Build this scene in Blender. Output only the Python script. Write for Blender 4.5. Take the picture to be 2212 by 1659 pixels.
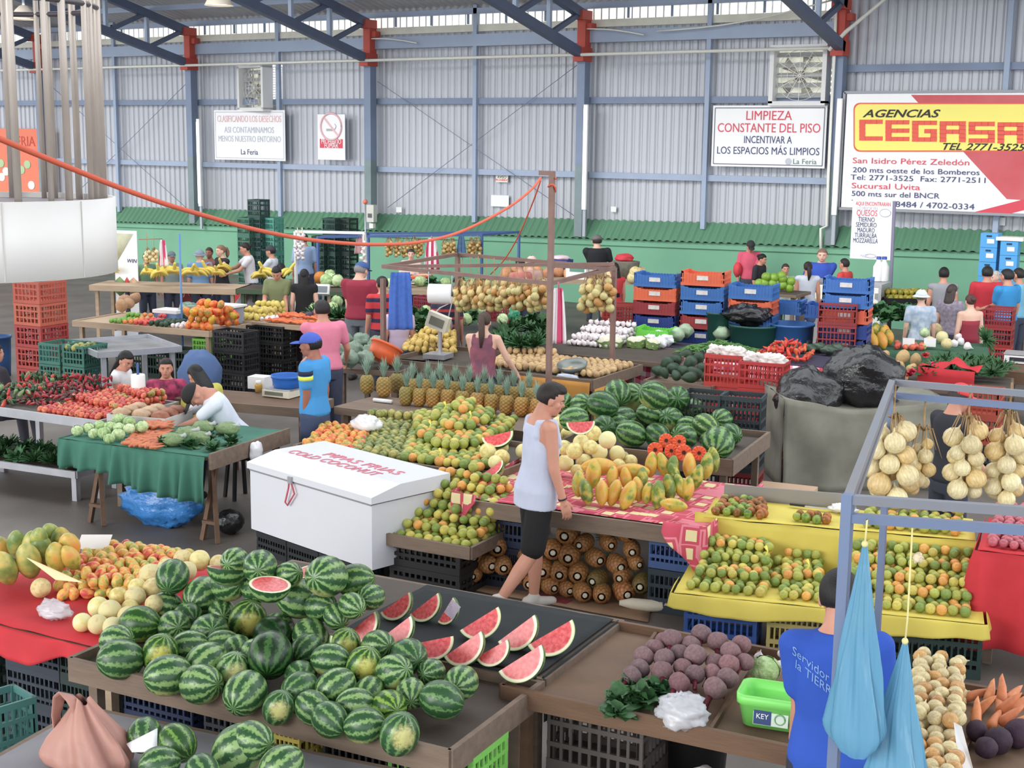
import bpy, bmesh, math, random
from mathutils import Vector, Matrix, noise as mnoise
for _o in list(bpy.data.objects): bpy.data.objects.remove(_o)
SC = bpy.context.scene
COL = SC.collection
V = Vector
RND = random.Random(11)
rad = math.radians
# ---------------------------------------------------------------- camera
FPX, CAM_H, WALL_Y = 3000.0, 3.65, 27.8
YAW, PIT, ROL = rad(32), rad(10), rad(0.7)
_fh = V((-math.sin(YAW), math.cos(YAW), 0)); _rt = V((math.cos(YAW), math.sin(YAW), 0)); _z = V((0, 0, 1))
CF = _fh*math.cos(PIT) - _z*math.sin(PIT); _u = _z*math.cos(PIT) + _fh*math.sin(PIT)
CR = _rt*math.cos(ROL) + _u*math.sin(ROL); CU = _u*math.cos(ROL) - _rt*math.sin(ROL)
CP = V((0, 0, CAM_H))
cam = bpy.data.cameras.new('camera'); cam.sensor_width = 36; cam.lens = 36*FPX/2212; cam.clip_end = 300
camo = bpy.data.objects.new('camera', cam); COL.objects.link(camo)
camo.matrix_world = Matrix(((CR.x, CU.x, -CF.x, CP.x), (CR.y, CU.y, -CF.y, CP.y), (CR.z, CU.z, -CF.z, CP.z), (0, 0, 0, 1)))
SC.camera = camo
# ---------------------------------------------------------------- light and exposure
SC.view_settings.view_transform = 'Standard'; SC.view_settings.look = 'None'
SC.view_settings.gamma = 1; SC.view_settings.use_curve_mapping = False
SC.view_settings.exposure = 1.3
w = bpy.data.worlds.new('overcast_sky'); SC.world = w; w.use_nodes = True
_bg = w.node_tree.nodes['Background']; _bg.inputs[0].default_value = (0.93, 0.97, 1.0, 1); _bg.inputs[1].default_value = 1.0
_l = bpy.data.lights.new('sun', 'SUN'); _l.energy = 1.3; _l.angle = rad(40); _l.color = (1, .98, .94)
_lo = bpy.data.objects.new('sun', _l); COL.objects.link(_lo); _lo.rotation_euler = (rad(64), 0, rad(-18))
# ---------------------------------------------------------------- pixel <-> place helpers (positions measured from the photograph)
def ray(x, y): return CF*FPX + CR*(x - 1106) - CU*(y - 829.5)
def P(x, y, z):
 d = ray(x, y); return CP + d*((z - CAM_H)/d.z)
def WL(x, y, Y=WALL_Y):
 d = ray(x, y); return CP + d*(Y/d.y)
def AT(x, y, ref):
 """point seen at pixel (x, y) at the same distance ahead of the camera as the point ref"""
 d = ray(x, y); k = V((ref[0], ref[1], 0)).dot(_fh)/d.dot(_fh); return CP + d*k
def ZA(ref, x, y):
 d = ray(x, y); return CAM_H + d.z*math.hypot(ref[0], ref[1])/math.hypot(d.x, d.y)
def ppm(p): return FPX/((V(p) - CP).dot(CF))
# ---------------------------------------------------------------- materials
def lin(c):
 if isinstance(c, str): c = tuple(int(c[i:i+2], 16) for i in (0, 2, 4))
 def f(v):
  v = v/255.0
  return v/12.92 if v <= .04045 else ((v + .055)/1.055)**2.4
 r, g, b = f(c[0]), f(c[1]), f(c[2]); y = .3*r + .59*g + .11*b; k = .88     # the hall's haze put into the colours: each is muted a little
 return (y + (r - y)*k, y + (g - y)*k, y + (b - y)*k, 1)
MATS = {}
class NT:
 def __init__(s, name):
  s.m = bpy.data.materials.new(name); s.m.use_nodes = True; s.t = s.m.node_tree
  s.b = s.t.nodes['Principled BSDF']
 def n(s, typ, ins=None, **kw):
  nd = s.t.nodes.new(typ)
  for k, v in kw.items(): setattr(nd, k, v)
  for k, v in (ins or {}).items():
   if hasattr(v, 'is_linked') or isinstance(v, bpy.types.NodeSocket): s.t.links.new(v, nd.inputs[k])
   else: nd.inputs[k].default_value = v
  return nd
 def link(s, a, b): s.t.links.new(a, b)
 def math(s, op, a, b=0.0, c=None):
  nd = s.n('ShaderNodeMath', operation=op)
  for i, v in enumerate((a, b) if c is None else (a, b, c)):
   if isinstance(v, (int, float)): nd.inputs[i].default_value = v
   else: s.link(v, nd.inputs[i])
  return nd.outputs[0]
 def mix(s, f, a, b, mode='MIX'):
  nd = s.n('ShaderNodeMix', data_type='RGBA', blend_type=mode)
  for i, v in ((0, f), (6, a), (7, b)):
   if isinstance(v, (int, float)): nd.inputs[i].default_value = v
   elif isinstance(v, tuple): nd.inputs[i].default_value = v
   else: s.link(v, nd.inputs[i])
  return nd.outputs[2]
 def ramp(s, f, stops, interp='LINEAR'):
  nd = s.n('ShaderNodeValToRGB'); nd.color_ramp.interpolation = interp
  el = nd.color_ramp.elements
  while len(el) < len(stops): el.new(.5)
  for e, (p, c) in zip(el, stops): e.position = p; e.color = c
  s.link(f, nd.inputs[0]); return nd.outputs[0]
def M(name, col=None, rough=.6, metal=0, var=0, vs=8, rnd=0, bump=0, bs=60, spec=.4, alpha=1, emit=0, sss=0, stretch=None, col2=None):
 """one procedural material; col None takes the object's own colour; var mixes a noise, rnd varies it per object"""
 if name in MATS: return MATS[name]
 t = NT(name); b = t.b
 b.inputs['Roughness'].default_value = rough; b.inputs['Metallic'].default_value = metal
 b.inputs['Specular IOR Level'].default_value = spec
 oi = t.n('ShaderNodeObjectInfo'); tc = t.n('ShaderNodeTexCoord')
 if col is None: base = oi.outputs['Color']
 else:
  r = t.n('ShaderNodeRGB'); r.outputs[0].default_value = lin(col); base = r.outputs[0]
 vec = tc.outputs['Object']
 if stretch:
  mp = t.n('ShaderNodeMapping', {'Vector': vec, 'Scale': stretch}); vec = mp.outputs[0]
 if var:
  nz = t.n('ShaderNodeTexNoise', {'Vector': vec, 'Scale': vs, 'Detail': 5.0})
  f = t.ramp(nz.outputs[0], [(.35, (0, 0, 0, 1)), (.68, (1, 1, 1, 1))])
  if col2: dk = lin(col2); base = t.mix(t.math('MULTIPLY', f, var), base, dk)
  else:
   h = t.n('ShaderNodeHueSaturation', {'Value': 1 - var, 'Color': base}); base = t.mix(f, base, h.outputs[0])
 if rnd:
  v = t.math('MULTIPLY_ADD', oi.outputs['Random'], 2*rnd, 1 - rnd)
  h = t.n('ShaderNodeHueSaturation', {'Value': v, 'Hue': t.math('MULTIPLY_ADD', oi.outputs['Random'], rnd*.08, .5 - rnd*.04), 'Color': base}); base = h.outputs[0]
 t.link(base, b.inputs['Base Color'])
 if bump:
  nb = t.n('ShaderNodeTexNoise', {'Vector': vec, 'Scale': bs, 'Detail': 3.0})
  bp = t.n('ShaderNodeBump', {'Strength': bump, 'Distance': .01, 'Height': nb.outputs[0]}); t.link(bp.outputs[0], b.inputs['Normal'])
 if alpha < 1: b.inputs['Alpha'].default_value = alpha
 if emit:
  t.link(base, b.inputs['Emission Color']); b.inputs['Emission Strength'].default_value = emit
 if sss:
  b.inputs['Subsurface Weight'].default_value = sss; b.inputs['Subsurface Radius'].default_value = (.02, .01, .006); b.inputs['Subsurface Scale'].default_value = .5
 MATS[name] = t.m; return t.m
# ---------------------------------------------------------------- mesh builder
class MB:
 def __init__(s): s.v = []; s.f = []; s.mi = []; s.sm = []
 def add(s, vs, fs, mi=0, smooth=True):
  o = len(s.v); s.v += [V(p) for p in vs]
  for f in fs: s.f.append([i + o for i in f]); s.mi.append(mi); s.sm.append(smooth)
  return s
 def box(s, c, d, rz=0, mi=0, M4=None):
  x, y, z = d[0]/2, d[1]/2, d[2]/2; m = Matrix.Rotation(rz, 3, 'Z') if M4 is None else M4
  vs = [m @ V(p) + V(c) for p in ((-x, -y, -z), (x, -y, -z), (x, y, -z), (-x, y, -z), (-x, -y, z), (x, -y, z), (x, y, z), (-x, y, z))]
  return s.add(vs, [(0, 3, 2, 1), (4, 5, 6, 7), (0, 1, 5, 4), (1, 2, 6, 5), (2, 3, 7, 6), (3, 0, 4, 7)], mi, False)
 def bar(s, a, b, w, h=None, mi=0, up=(0, 0, 1)):
  a, b = V(a), V(b); h = h or w; d = (b - a); L = d.length; d.normalize()
  u = V(up)
  if abs(d.dot(u)) > .98: u = V((0, 1, 0))
  x = d.cross(u).normalized(); y = x.cross(d)
  m = Matrix((x, d, y)).transposed()
  return s.box((a + b)/2, (w, L, h), mi=mi, M4=m)
 def tube(s, pts, r, n=8, mi=0, cap=True):
  pts = [V(p) for p in pts]; N = len(pts); rs = r if isinstance(r, (list, tuple)) else [r]*N
  vs = []; up = None
  for i, p in enumerate(pts):
   d = (pts[min(i + 1, N - 1)] - pts[max(i - 1, 0)]).normalized()
   if up is None or abs(up.dot(d)) > .99: up = V((0, 0, 1)) if abs(d.z) < .9 else V((0, 1, 0))
   x = d.cross(up).normalized(); up = x.cross(d).normalized()
   for k in range(n):
    a = 2*math.pi*k/n; vs.append(p + (x*math.cos(a) + up*math.sin(a))*rs[i])
  fs = [(i*n + k, i*n + (k + 1) % n, (i + 1)*n + (k + 1) % n, (i + 1)*n + k) for i in range(N - 1) for k in range(n)]
  if cap: fs += [tuple(range(n - 1, -1, -1)), tuple(range((N - 1)*n, N*n))]
  return s.add(vs, fs, mi)
 def rings(s, rings, mi=0, cap=True, smooth=True, close=True):
  """loft through rings, each a list of points of equal count"""
  n = len(rings[0]); vs = [p for r in rings for p in r]; N = len(rings); kk = n if close else n - 1
  fs = [(i*n + k, i*n + (k + 1) % n, (i + 1)*n + (k + 1) % n, (i + 1)*n + k) for i in range(N - 1) for k in range(kk)]
  if cap and close: fs += [tuple(range(n - 1, -1, -1)), tuple(range((N - 1)*n, N*n))]
  return s.add(vs, fs, mi, smooth)
 def loft(s, secs, n=16, T=None, mi=0):
  """secs: (z, half x, half y, offset x, offset y)"""
  rr = []
  for q in secs:
   z, a, b = q[:3]; ox, oy = (q[3], q[4]) if len(q) > 4 else (0, 0)
   r = [V((ox + a*math.cos(2*math.pi*k/n), oy + b*math.sin(2*math.pi*k/n), z)) for k in range(n)]
   rr.append([T(p) for p in r] if T else r)
  return s.rings(rr, mi)
 def ell(s, c, r, seg=16, rg=10, m=None, mi=0, fn=None):
  c = V(c); r = (r, r, r) if isinstance(r, (int, float)) else r; vs = []; fs = []
  def pt(p):
   p = V((p[0]*r[0], p[1]*r[1], p[2]*r[2]))
   if fn: p = fn(p)
   return (m @ p if m else p) + c
  vs.append(pt((0, 0, 1)))
  for i in range(1, rg):
   t = math.pi*i/rg
   for k in range(seg):
    a = 2*math.pi*k/seg; vs.append(pt((math.sin(t)*math.cos(a), math.sin(t)*math.sin(a), math.cos(t))))
  vs.append(pt((0, 0, -1))); e = len(vs) - 1
  for k in range(seg): fs.append((0, 1 + k, 1 + (k + 1) % seg))
  for i in range(rg - 2):
   for k in range(seg): fs.append((1 + i*seg + k, 1 + (i + 1)*seg + k, 1 + (i + 1)*seg + (k + 1) % seg, 1 + i*seg + (k + 1) % seg))
  for k in range(seg): fs.append((e, 1 + (rg - 2)*seg + (k + 1) % seg, 1 + (rg - 2)*seg + k))
  return s.add(vs, fs, mi)
 def cap(s, a, b, ra, rb, n=12):
  """capsule that tapers from radius ra at a to rb at b"""
  a, b = V(a), V(b); d = (b - a).normalized(); pts = []; rs = []
  for t in (80, 55, 28): pts.append(a - d*ra*math.sin(rad(t))); rs.append(ra*math.cos(rad(t)))
  pts += [a, b]; rs += [ra, rb]
  for t in (28, 55, 80): pts.append(b + d*rb*math.sin(rad(t))); rs.append(rb*math.cos(rad(t)))
  return s.tube(pts, rs, n)
 def grid(s, fn, nu, nv, mi=0, smooth=True):
  vs = [fn(i/nu, j/nv) for j in range(nv + 1) for i in range(nu + 1)]
  fs = [(j*(nu + 1) + i, j*(nu + 1) + i + 1, (j + 1)*(nu + 1) + i + 1, (j + 1)*(nu + 1) + i) for j in range(nv) for i in range(nu)]
  return s.add(vs, fs, mi, smooth)
 def lathe(s, prof, n=24, c=(0, 0, 0), mi=0, cap=False):
  return s.rings([[V((r*math.cos(2*math.pi*k/n), r*math.sin(2*math.pi*k/n), z)) + V(c) for k in range(n)] for r, z in prof], mi, cap)
 def mesh(s, name, mats):
  me = bpy.data.meshes.new(name); me.from_pydata(s.v, [], s.f)
  for m in (mats if isinstance(mats, (list, tuple)) else [mats]): me.materials.append(m)
  me.polygons.foreach_set('material_index', s.mi); me.polygons.foreach_set('use_smooth', s.sm); me.update(); return me
 def build(s, name, mats, parent=None, solid=0, kind=None):
  """ONE mesh object; top-level ones get their origin at their base; a child is given in its parent's coordinates (world=False) """
  if parent is None:
   xs = [p.x for p in s.v]; ys = [p.y for p in s.v]; zs = [p.z for p in s.v]
   o = V(((min(xs) + max(xs))/2, (min(ys) + max(ys))/2, min(zs))); s.v = [p - o for p in s.v]
  ob = bpy.data.objects.new(name, s.mesh(name, mats)); COL.objects.link(ob)
  if parent is None: ob.location = o
  else: ob.parent = parent
  if solid:
   md = ob.modifiers.new('thickness', 'SOLIDIFY'); md.thickness = solid; md.offset = 0
  if kind: ob['kind'] = kind
  return ob
def tag(o, label, cat, group=None, color=None):
 o['label'] = label; o['category'] = cat
 if group: o['group'] = group
 if color is not None: o.color = lin(color)
 return o
def thing(name, label, cat, loc=(0, 0, 0), rz=0, group=None):
 o = bpy.data.objects.new(name, None); COL.objects.link(o); o.empty_display_size = .1
 o.location = loc; o.rotation_euler = (0, 0, rz); return tag(o, label, cat, group)
def item(name, me, loc, rot, scale, label, cat, group=None, color=None):
 o = bpy.data.objects.new(name, me); COL.objects.link(o); o.location = loc
 if isinstance(rot, Matrix): o.rotation_euler = rot.to_euler()
 else: o.rotation_euler = rot
 o.scale = (scale,)*3 if isinstance(scale, (int, float)) else scale
 return tag(o, label, cat, group, color)
def dup(root, loc, rz=0, label=None, group=None, color=None, scale=None):
 r = root.copy(); COL.objects.link(r); r.location = loc; r.rotation_euler = rz if isinstance(rz, (tuple, Matrix().to_euler().__class__)) else (0, 0, rz)
 if scale: r.scale = (scale,)*3 if isinstance(scale, (int, float)) else scale
 if label: r['label'] = label
 if group: r['group'] = group
 if color is not None: r.color = lin(color)
 for ch in root.children:
  c = ch.copy(); COL.objects.link(c); c.parent = r
  if color is not None: c.color = r.color
  for g in ch.children:
   d = g.copy(); COL.objects.link(d); d.parent = c
 return r
SC2 = bpy.data.scenes.new('workbench')      # empty scratch scene, removed at the end
def remesh(mb, voxel, smooth=2):
 """join overlapping shapes into one continuous surface; returns (verts, faces)"""
 me = mb.mesh('tmp', []); ob = bpy.data.objects.new('tmp', me); SC2.collection.objects.link(ob)
 md = ob.modifiers.new('r', 'REMESH'); md.mode = 'VOXEL'; md.voxel_size = voxel; md.adaptivity = 0
 if smooth:
  m2 = ob.modifiers.new('s', 'SMOOTH'); m2.iterations = smooth; m2.factor = .5
 vl = SC2.view_layers[0]; vl.update(); ev = ob.evaluated_get(vl.depsgraph); m = ev.to_mesh()
 r = ([v.co.copy() for v in m.vertices], [tuple(p.vertices) for p in m.polygons])
 ev.to_mesh_clear(); bpy.data.objects.remove(ob); bpy.data.meshes.remove(me); return r
ORD = ['first', 'second', 'third', 'fourth', 'fifth', 'sixth', 'seventh', 'eighth', 'ninth', 'tenth', 'eleventh', 'twelfth', 'thirteenth', 'fourteenth', 'fifteenth', 'sixteenth']
def wave(x, k=1.0, seed=0): return mnoise.noise(V((x*k, seed*7.3, seed*1.7)))
WID = {}
def text(s, size, mat, parent, loc, rot=None, name='lettering', align='CENTER', sx=1.0, shear=0, ext=.002, bold=0):
 """real raised lettering (a mesh made from Blender's own font), centred at loc in the parent's coordinates"""
 cu = bpy.data.curves.new('t', 'FONT'); cu.body = s; cu.size = size; cu.align_x = align; cu.align_y = 'CENTER'; cu.extrude = ext; cu.shear = shear; cu.resolution_u = 3; cu.offset = bold
 ob = bpy.data.objects.new('t', cu); SC2.collection.objects.link(ob)
 vl = SC2.view_layers[0]; vl.update(); me = bpy.data.meshes.new_from_object(ob.evaluated_get(vl.depsgraph)); bpy.data.objects.remove(ob)
 me.materials.clear(); me.materials.append(mat)
 o = bpy.data.objects.new(name, me); COL.objects.link(o); o.parent = parent; o.location = loc
 o.rotation_euler = rot or (rad(90), 0, 0); o.scale = (sx, 1, 1); xs = [v.co.x for v in me.vertices] or [0, 1]; WID[o.name] = max(xs) - min(xs); return o
# ================================================================ the hall
m_sheet = M('corrugated_sheet', (190, 193, 202), .45, .25, .12, .35, stretch=(1, 1, .25))
m_roof = M('roof_sheet', (206, 204, 206), .5, .2, .12, .3)
m_blue = M('blue_grey_steel', (126, 142, 170), .5, .1, .12, 2)
m_pale = M('pale_girt_steel', (160, 176, 202), .5, .1, .08, 2)
m_redst = M('red_oxide_steel', (196, 70, 52), .55, 0, .12, 3)
m_greenwall = M('green_painted_wall', (112, 176, 142), .6, 0, .14, .8, bump=.1, bs=30)
m_greensheet = M('green_sheet', (92, 144, 112), .45, .05, .12, .6)
m_floor = M('stained_concrete', (112, 104, 98), .55, 0, .35, 1.3, bump=.15, bs=40)
m_white = M('white_paint', (238, 238, 238), .45, 0, .04, 3)
m_pvc = M('white_pvc', (232, 232, 222), .35)
m_black = M('black_plastic', (28, 28, 30), .5)
def struct(o, kind='structure'): o['kind'] = kind; return o
mb = MB(); mb.box((-20, 12, -.05), (60, 44, .1)); struct(mb.build('floor', m_floor))
# worn yellow safety line along the aisle
mb = MB(); a, b, c = P(0, 1172, .003), P(600, 1287, .003), P(1000, 1300, .003)
mb.bar(a, b, .09, .004); struct(mb.build('trim_1', M('worn_yellow_line', (150, 128, 78), .7, 0, .6, 9, col2=(112, 104, 98))))
# back wall: metal sheet above, painted block wall below
XL, XR = -46.0, 4.0
def corrug(x, y0, z0, z1, pitch, amp, x0, x1, tilt=0, dz=0):
 n = int((x1 - x0)/pitch); rr = ([], [])
 for i in range(n*6 + 1):
  xx = x0 + i*pitch/6; ph = (i % 6)
  yy = y0 - amp*(0, .9, 1, 1, .9, 0)[ph] if ph < 6 else y0
  rr[0].append(V((xx, yy, z0 + dz*(xx - x0)))); rr[1].append(V((xx, yy + tilt, z1 + dz*(xx - x0))))
 return rr
mb = MB(); mb.rings(list(corrug(0, WALL_Y, 1.3, 6.75, .19, .035, XL, XR)), cap=False, close=False, smooth=False); struct(mb.build('wall_back', m_sheet))
GZ = lambda x: 1.78 + (x + 20.5)*.017                # the skirt climbs slightly to the right
mb = MB(); mb.add([(XL, WALL_Y - .32, 0), (XR, WALL_Y - .32, 0), (XR, WALL_Y - .32, GZ(XR) - .42), (XL, WALL_Y - .32, GZ(XL) - .42), (XL, WALL_Y, 0), (XR, WALL_Y, 0), (XR, WALL_Y, GZ(XR) - .3), (XL, WALL_Y, GZ(XL) - .3)], [(0, 1, 2, 3), (3, 2, 6, 7), (0, 4, 5, 1), (4, 7, 6, 5)], 0, False)
mb.bar((XL, WALL_Y - .34, GZ(XL) - .47), (XR, WALL_Y - .34, GZ(XR) - .47), .05, .13)
struct(mb.build('wall_back_base', m_greenwall))
mb = MB(); rr = [[], []]
n = int((XR - XL)/.18)
for i in range(n*4):
 xx = XL + i*.045; o = (0, .028, .028, 0)[i % 4]
 rr[0].append(V((xx, WALL_Y - .44 - o*.4, GZ(xx) - .40 + o))); rr[1].append(V((xx, WALL_Y - .06 - o*.4, GZ(xx) + o)))
mb.rings(rr, cap=False, close=False, smooth=False); struct(mb.build('trim_2', m_greensheet))
# girts, thin posts, eave beam
def beam(name, a, b, wd, h, m): mb = MB(); mb.bar(a, b, wd, h); return struct(mb.build(name, m))
beam('trim_3', (XL, WALL_Y - .12, 4.52), (-9.7, WALL_Y - .12, 4.52), .1, .14, m_blue)
beam('trim_4', (XL, WALL_Y - .12, 2.88), (-9.7, WALL_Y - .12, 2.88), .1, .13, m_pale)
beam('trim_5', (-9.5, WALL_Y - .12, 5.12), (XR, WALL_Y - .12, 5.12), .1, .14, m_blue)
beam('trim_6', (-9.5, WALL_Y - .12, 2.42), (XR, WALL_Y - .12, 2.42), .1, .12, m_pale)
beam('trim_7', (XL, WALL_Y - .2, 5.9), (-9.6, WALL_Y - .2, 5.9), .12, .27, m_pale)
beam('trim_8', (XL, WALL_Y - .2, 6.56), (-9.6, WALL_Y - .2, 6.56), .1, .13, m_pale)
beam('trim_9', (XL, WALL_Y - .16, 6.18), (-9.6, WALL_Y - .16, 6.18), .03, .16, M('bright_flashing', (226, 224, 208), .5, 0, .12, 3))
TN = 9
def nextt():
 global TN; TN += 1; return 'trim_%d' % TN
m_strip = M('translucent_ridge_strip', (240, 240, 232), .6, emit=.35)
mb = MB(); mb.box((-21, WALL_Y - .03, 6.4), (23, .01, .30)); mb.box((-39.5, WALL_Y - .03, 6.4), (12, .01, .30)); struct(mb.build('window_1', m_strip))
for i in range(22):
 x = -32.3 + i*1.05; beam(nextt(), (x, WALL_Y - .08, 6.28), (x, WALL_Y - .08, 6.52), .04, .04, m_blue)
for x in (-30.4, -24.4, -18.35, -12.45, -6.35, -36.3): beam(nextt(), (x, WALL_Y - .2, GZ(x) - .12), (x, WALL_Y - .2, 6.7), .1, .1, m_pale)
CX = (-33.35, -27.35, -21.35, -15.4, -9.55)
for i, x in enumerate(CX):
 t = bpy.data.objects.new('column', None); COL.objects.link(t); t.location = (x, WALL_Y - .33, 0); t['kind'] = 'structure'; t.name = 'column'
 low = MB().bar((0, 0, GZ(x) - .36), (0, 0, 3.1), .2, .24, up=(0, 1, 0)); low.build('column_base', M('grey_green_steel', (128, 146, 150), .5, .1, .15, 3), t)
 mb = MB().bar((0, 0, 3.1), (0, 0, 5.45), .2, .24, up=(0, 1, 0)); mb.build('column_shaft', m_blue, t)
 mb = MB(); mb.box((0, 0, 5.9), (.2, .26, .95)); mb.box((0, -.06, 5.5), (.26, .4, .3)); mb.box((0, -.1, 6.34), (.26, .44, .2)); mb.box((.16, .02, 6.1), (.14, .2, .14)); mb.build('column_head', m_redst, t)
# roof trusses climbing from the column heads towards the viewer
SL = .235
def rz_(Y, z0): return z0 + (WALL_Y - .4 - Y)*SL
for x in CX[:4] + (-9.5, -3.5):
 Yn = 20.5; mb = MB(); mb.bar((x, WALL_Y - .45, 5.52), (x, Yn, rz_(Yn, 5.5)), .16, .2); mb.bar((x, WALL_Y - .45, 6.36), (x, Yn, rz_(Yn, 6.36)), .16, .2)
 yy = WALL_Y - .5; k = 0
 while yy > Yn + 1.2:
  y2 = yy - 1.35
  mb.bar((x, yy, rz_(yy, 6.36)), (x, y2, rz_(y2, 5.5)), .1, .1)
  mb.bar((x, y2, rz_(y2, 5.5)), (x, y2, rz_(y2, 6.36)), .09, .09, mi=1); yy = y2
 struct(mb.build('beam', [M('dark_blue_steel', (92, 104, 132), .5, .1, .1, 2), m_pale]))
for k in range(5):
 Y = WALL_Y - 1.7 - k*1.5; beam('beam', (XL, Y, rz_(Y, 6.52)), (XR, Y, rz_(Y, 6.52)), .07, .13, m_pale)
mb = MB(); rr = [[], []]
n = int((XR - XL)/.2)
for i in range(n*4):
 xx = XL + i*.05; o = (0, .035, .035, 0)[i % 4]
 rr[0].append(V((xx, WALL_Y + .2, 6.58 + o))); rr[1].append(V((xx, 20.0, 6.58 + (WALL_Y + .2 - 20)*SL + o)))
mb.rings(rr, cap=False, close=False, smooth=False); struct(mb.build('roof', m_roof))
mb = MB(); mb.box((-20, -1.5, 10.2), (64, 21, .1)); struct(mb.build('roof_front_shade', m_roof))      # unseen roof added to shade the foreground; the open gap lights the wall
# white water pipe along the wall with its drop at the right column
t = thing('water_pipe', 'long white plastic pipe running along the metal wall below the red column heads', 'pipe', (-9.7, WALL_Y - .6, 0))
MB().tube([(-36, 0, 5.42), (0, 0, 5.5)], .035).build('pipe_run', m_pvc, t)
t = thing('drain_pipe', 'white drop pipe running down the wall from the right column head beside the cleaning banner', 'pipe', (-9.7, WALL_Y - .6, 0))
mb = MB(); mb.tube([WL(x, y, WALL_Y - .52) - t.location for x, y in ((1806, 20), (1803, 110), (1795, 250), (1789, 380), (1786, 488), (1773, 494), (1773, 545))], .03); mb.build('pipe_run', m_pvc, t)
t = thing('branch_pipe', 'white pipe branching up from the right column head along the roof edge', 'pipe', (-9.7, WALL_Y - .6, 0))
mb = MB(); mb.tube([(0, 0, 5.45), (.3, .05, 5.8), (1.1, 0, 6.42), (8, 0, 6.5)], .04); mb.build('pipe_run', m_pvc, t)
for a, b in (((-15.3, 6.05), (-13.9, 5.88)), ((-21.3, 6.0), (-19.9, 5.86)), ((-9.7, 6.45), (-13.6, 5.95))):
 pts = [V((a[0] + (b[0] - a[0])*i/8, WALL_Y - .4, a[1] + (b[1] - a[1])*i/8 - .12*math.sin(math.pi*i/8)*(1 if a[0] > -10 else -.3))) for i in range(9)]
 tag(MB().tube(pts, .018, 6).build('cable', m_pvc), 'white cable looping from the red column head %s' % ('below the no smoking sign side' if a[0] < -20 else 'in the middle of the wall' if a[0] < -14 else 'towards the right wall fan'), 'cable')
# thin diagonal tie rods in front of the sheet
for a, b in (((-21.2, 5.0), (-15.6, 1.95)), ((-15.6, 5.3), (-20.9, 1.95)), ((-27.2, 5.3), (-32.8, 1.5)), ((-33, 5), (-27.6, 1.6))):
 struct(MB().tube([(a[0], WALL_Y - .24, a[1]), (b[0], WALL_Y - .24, b[1])], .008, 5).build(nextt(), m_blue))
# vertical fluorescent tube fittings
tb = thing('tube_light', 'white fluorescent tube fitting upright on the column above the black shirted man', 'lamp', WL(1264, 345, WALL_Y - .5) + V((0, 0, -1.1)), 0, 'upright tube lights')
MB().box((0, 0, 1.15), (.10, .06, 2.3)).build('housing', m_white, tb); MB().tube([(0, -.05, .08), (0, -.05, 2.22)], .03, 10).build('tube', M('lit_tube', (255, 255, 255), .4, emit=.55), tb)
MB().box((0, .02, -.3), (.07, .05, .6)).build('conduit', M('conduit_grey', (170, 178, 190), .5), tb)
dup(tb, WL(431, 360, WALL_Y - .5) + V((0, 0, -1.05)), 0, 'white fluorescent tube fitting upright on the column left of the recycling banner')
dup(tb, WL(1808, 345, WALL_Y - .5) + V((0, 0, -1.1)), 0, 'white fluorescent tube fitting upright beside the yellow and red banner')
# high bay lamps under the roof
def lamp(px, py, lab):
 p = WL(px, py, 22); t = thing('high_bay_lamp', lab, 'lamp', p)
 MB().lathe([(.30, 0), (.28, .04), (.2, .2), (.1, .3), (.05, .32)], 24).build('lamp_shade', M('lamp_cream', (222, 208, 190), .4), t)
 MB().lathe([(.0, .02), (.2, .03), (.26, .05), (.2, .14)], 20).build('lens', M('lamp_glass', (255, 252, 240), .2, emit=1.2), t)
 MB().tube([(0, 0, .3), (0, 0, 1.6)], .03).build('stem', m_pale, t)
lamp(473, 12, 'cream bell shaped lamp hanging under the grey roof'); lamp(52, 42, 'cream bell shaped lamp seen behind the upright metal bars')
# wall fans in white louvred boxes
def fan(px, py, wpx, lab, turn):
 c = WL(px, py, WALL_Y - .25); s = wpx/ppm(c)/math.cos(rad(29)) ; h = s/2
 t = thing('wall_fan', lab, 'fan', c - V((0, 0, h)), rad(turn))
 mb = MB(); w_ = .09
 for q in (((-h, 0, h), (w_, .3, s)), ((h, 0, h), (w_, .3, s)), ((0, 0, s), (s + w_, .3, w_)), ((0, 0, 0), (s + w_, .3, w_))): mb.box(*q)
 mb.build('fan_frame', M('fan_white', (226, 226, 226), .5), t)
 mb = MB()
 for i in range(5):
  mb.box((0, .05, h*.3 + i*h*.36), (s - .1, .16, .015), M4=Matrix.Rotation(rad(35), 3, 'X'))
 mb.build('louvres', M('fan_louvre', (196, 198, 200), .4, .2), t)
 mb = MB()
 for i in range(5):
  a = 2*math.pi*i/5
  mb.add([V((0, 0, h)) + V((math.cos(a + da)*r_, .1 + da*.12, math.sin(a + da)*r_)) for r_, da in ((.08, -.3), (h*.85, -.25), (h*.85, .3), (.08, .3))], [(0, 1, 2, 3)])
 mb.tube([(0, .04, h), (0, .2, h)], .09, 14); mb.build('fan_blades', M('fan_blade', (176, 170, 158), .35, .3), t, solid=.006)
 mb = MB()
 for r_ in (.25, .5, .75, .95):
  mb.tube([V((math.cos(a*math.pi/12)*h*r_*.95, -.02, h + math.sin(a*math.pi/12)*h*r_*.95)) for a in range(25)], .006, 5)
 for i in range(12):
  a = i*math.pi/6; mb.bar((0, -.02, h), (math.cos(a)*h*.93, -.02, h + math.sin(a)*h*.93), .008)
 mb.build('fan_guard', M('guard_wire', (214, 214, 208), .4, .3), t)
 MB().box((0, .16, h), (s, .01, s)).build('daylight_pane', M('bright_daylight', (206, 204, 192), .7, emit=.3, var=.5, vs=7, col2=(150, 160, 120)), t)
 return t
fan(550, 190, 80, 'white boxed wall fan above the recycling banner, tilted open', -14)
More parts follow.
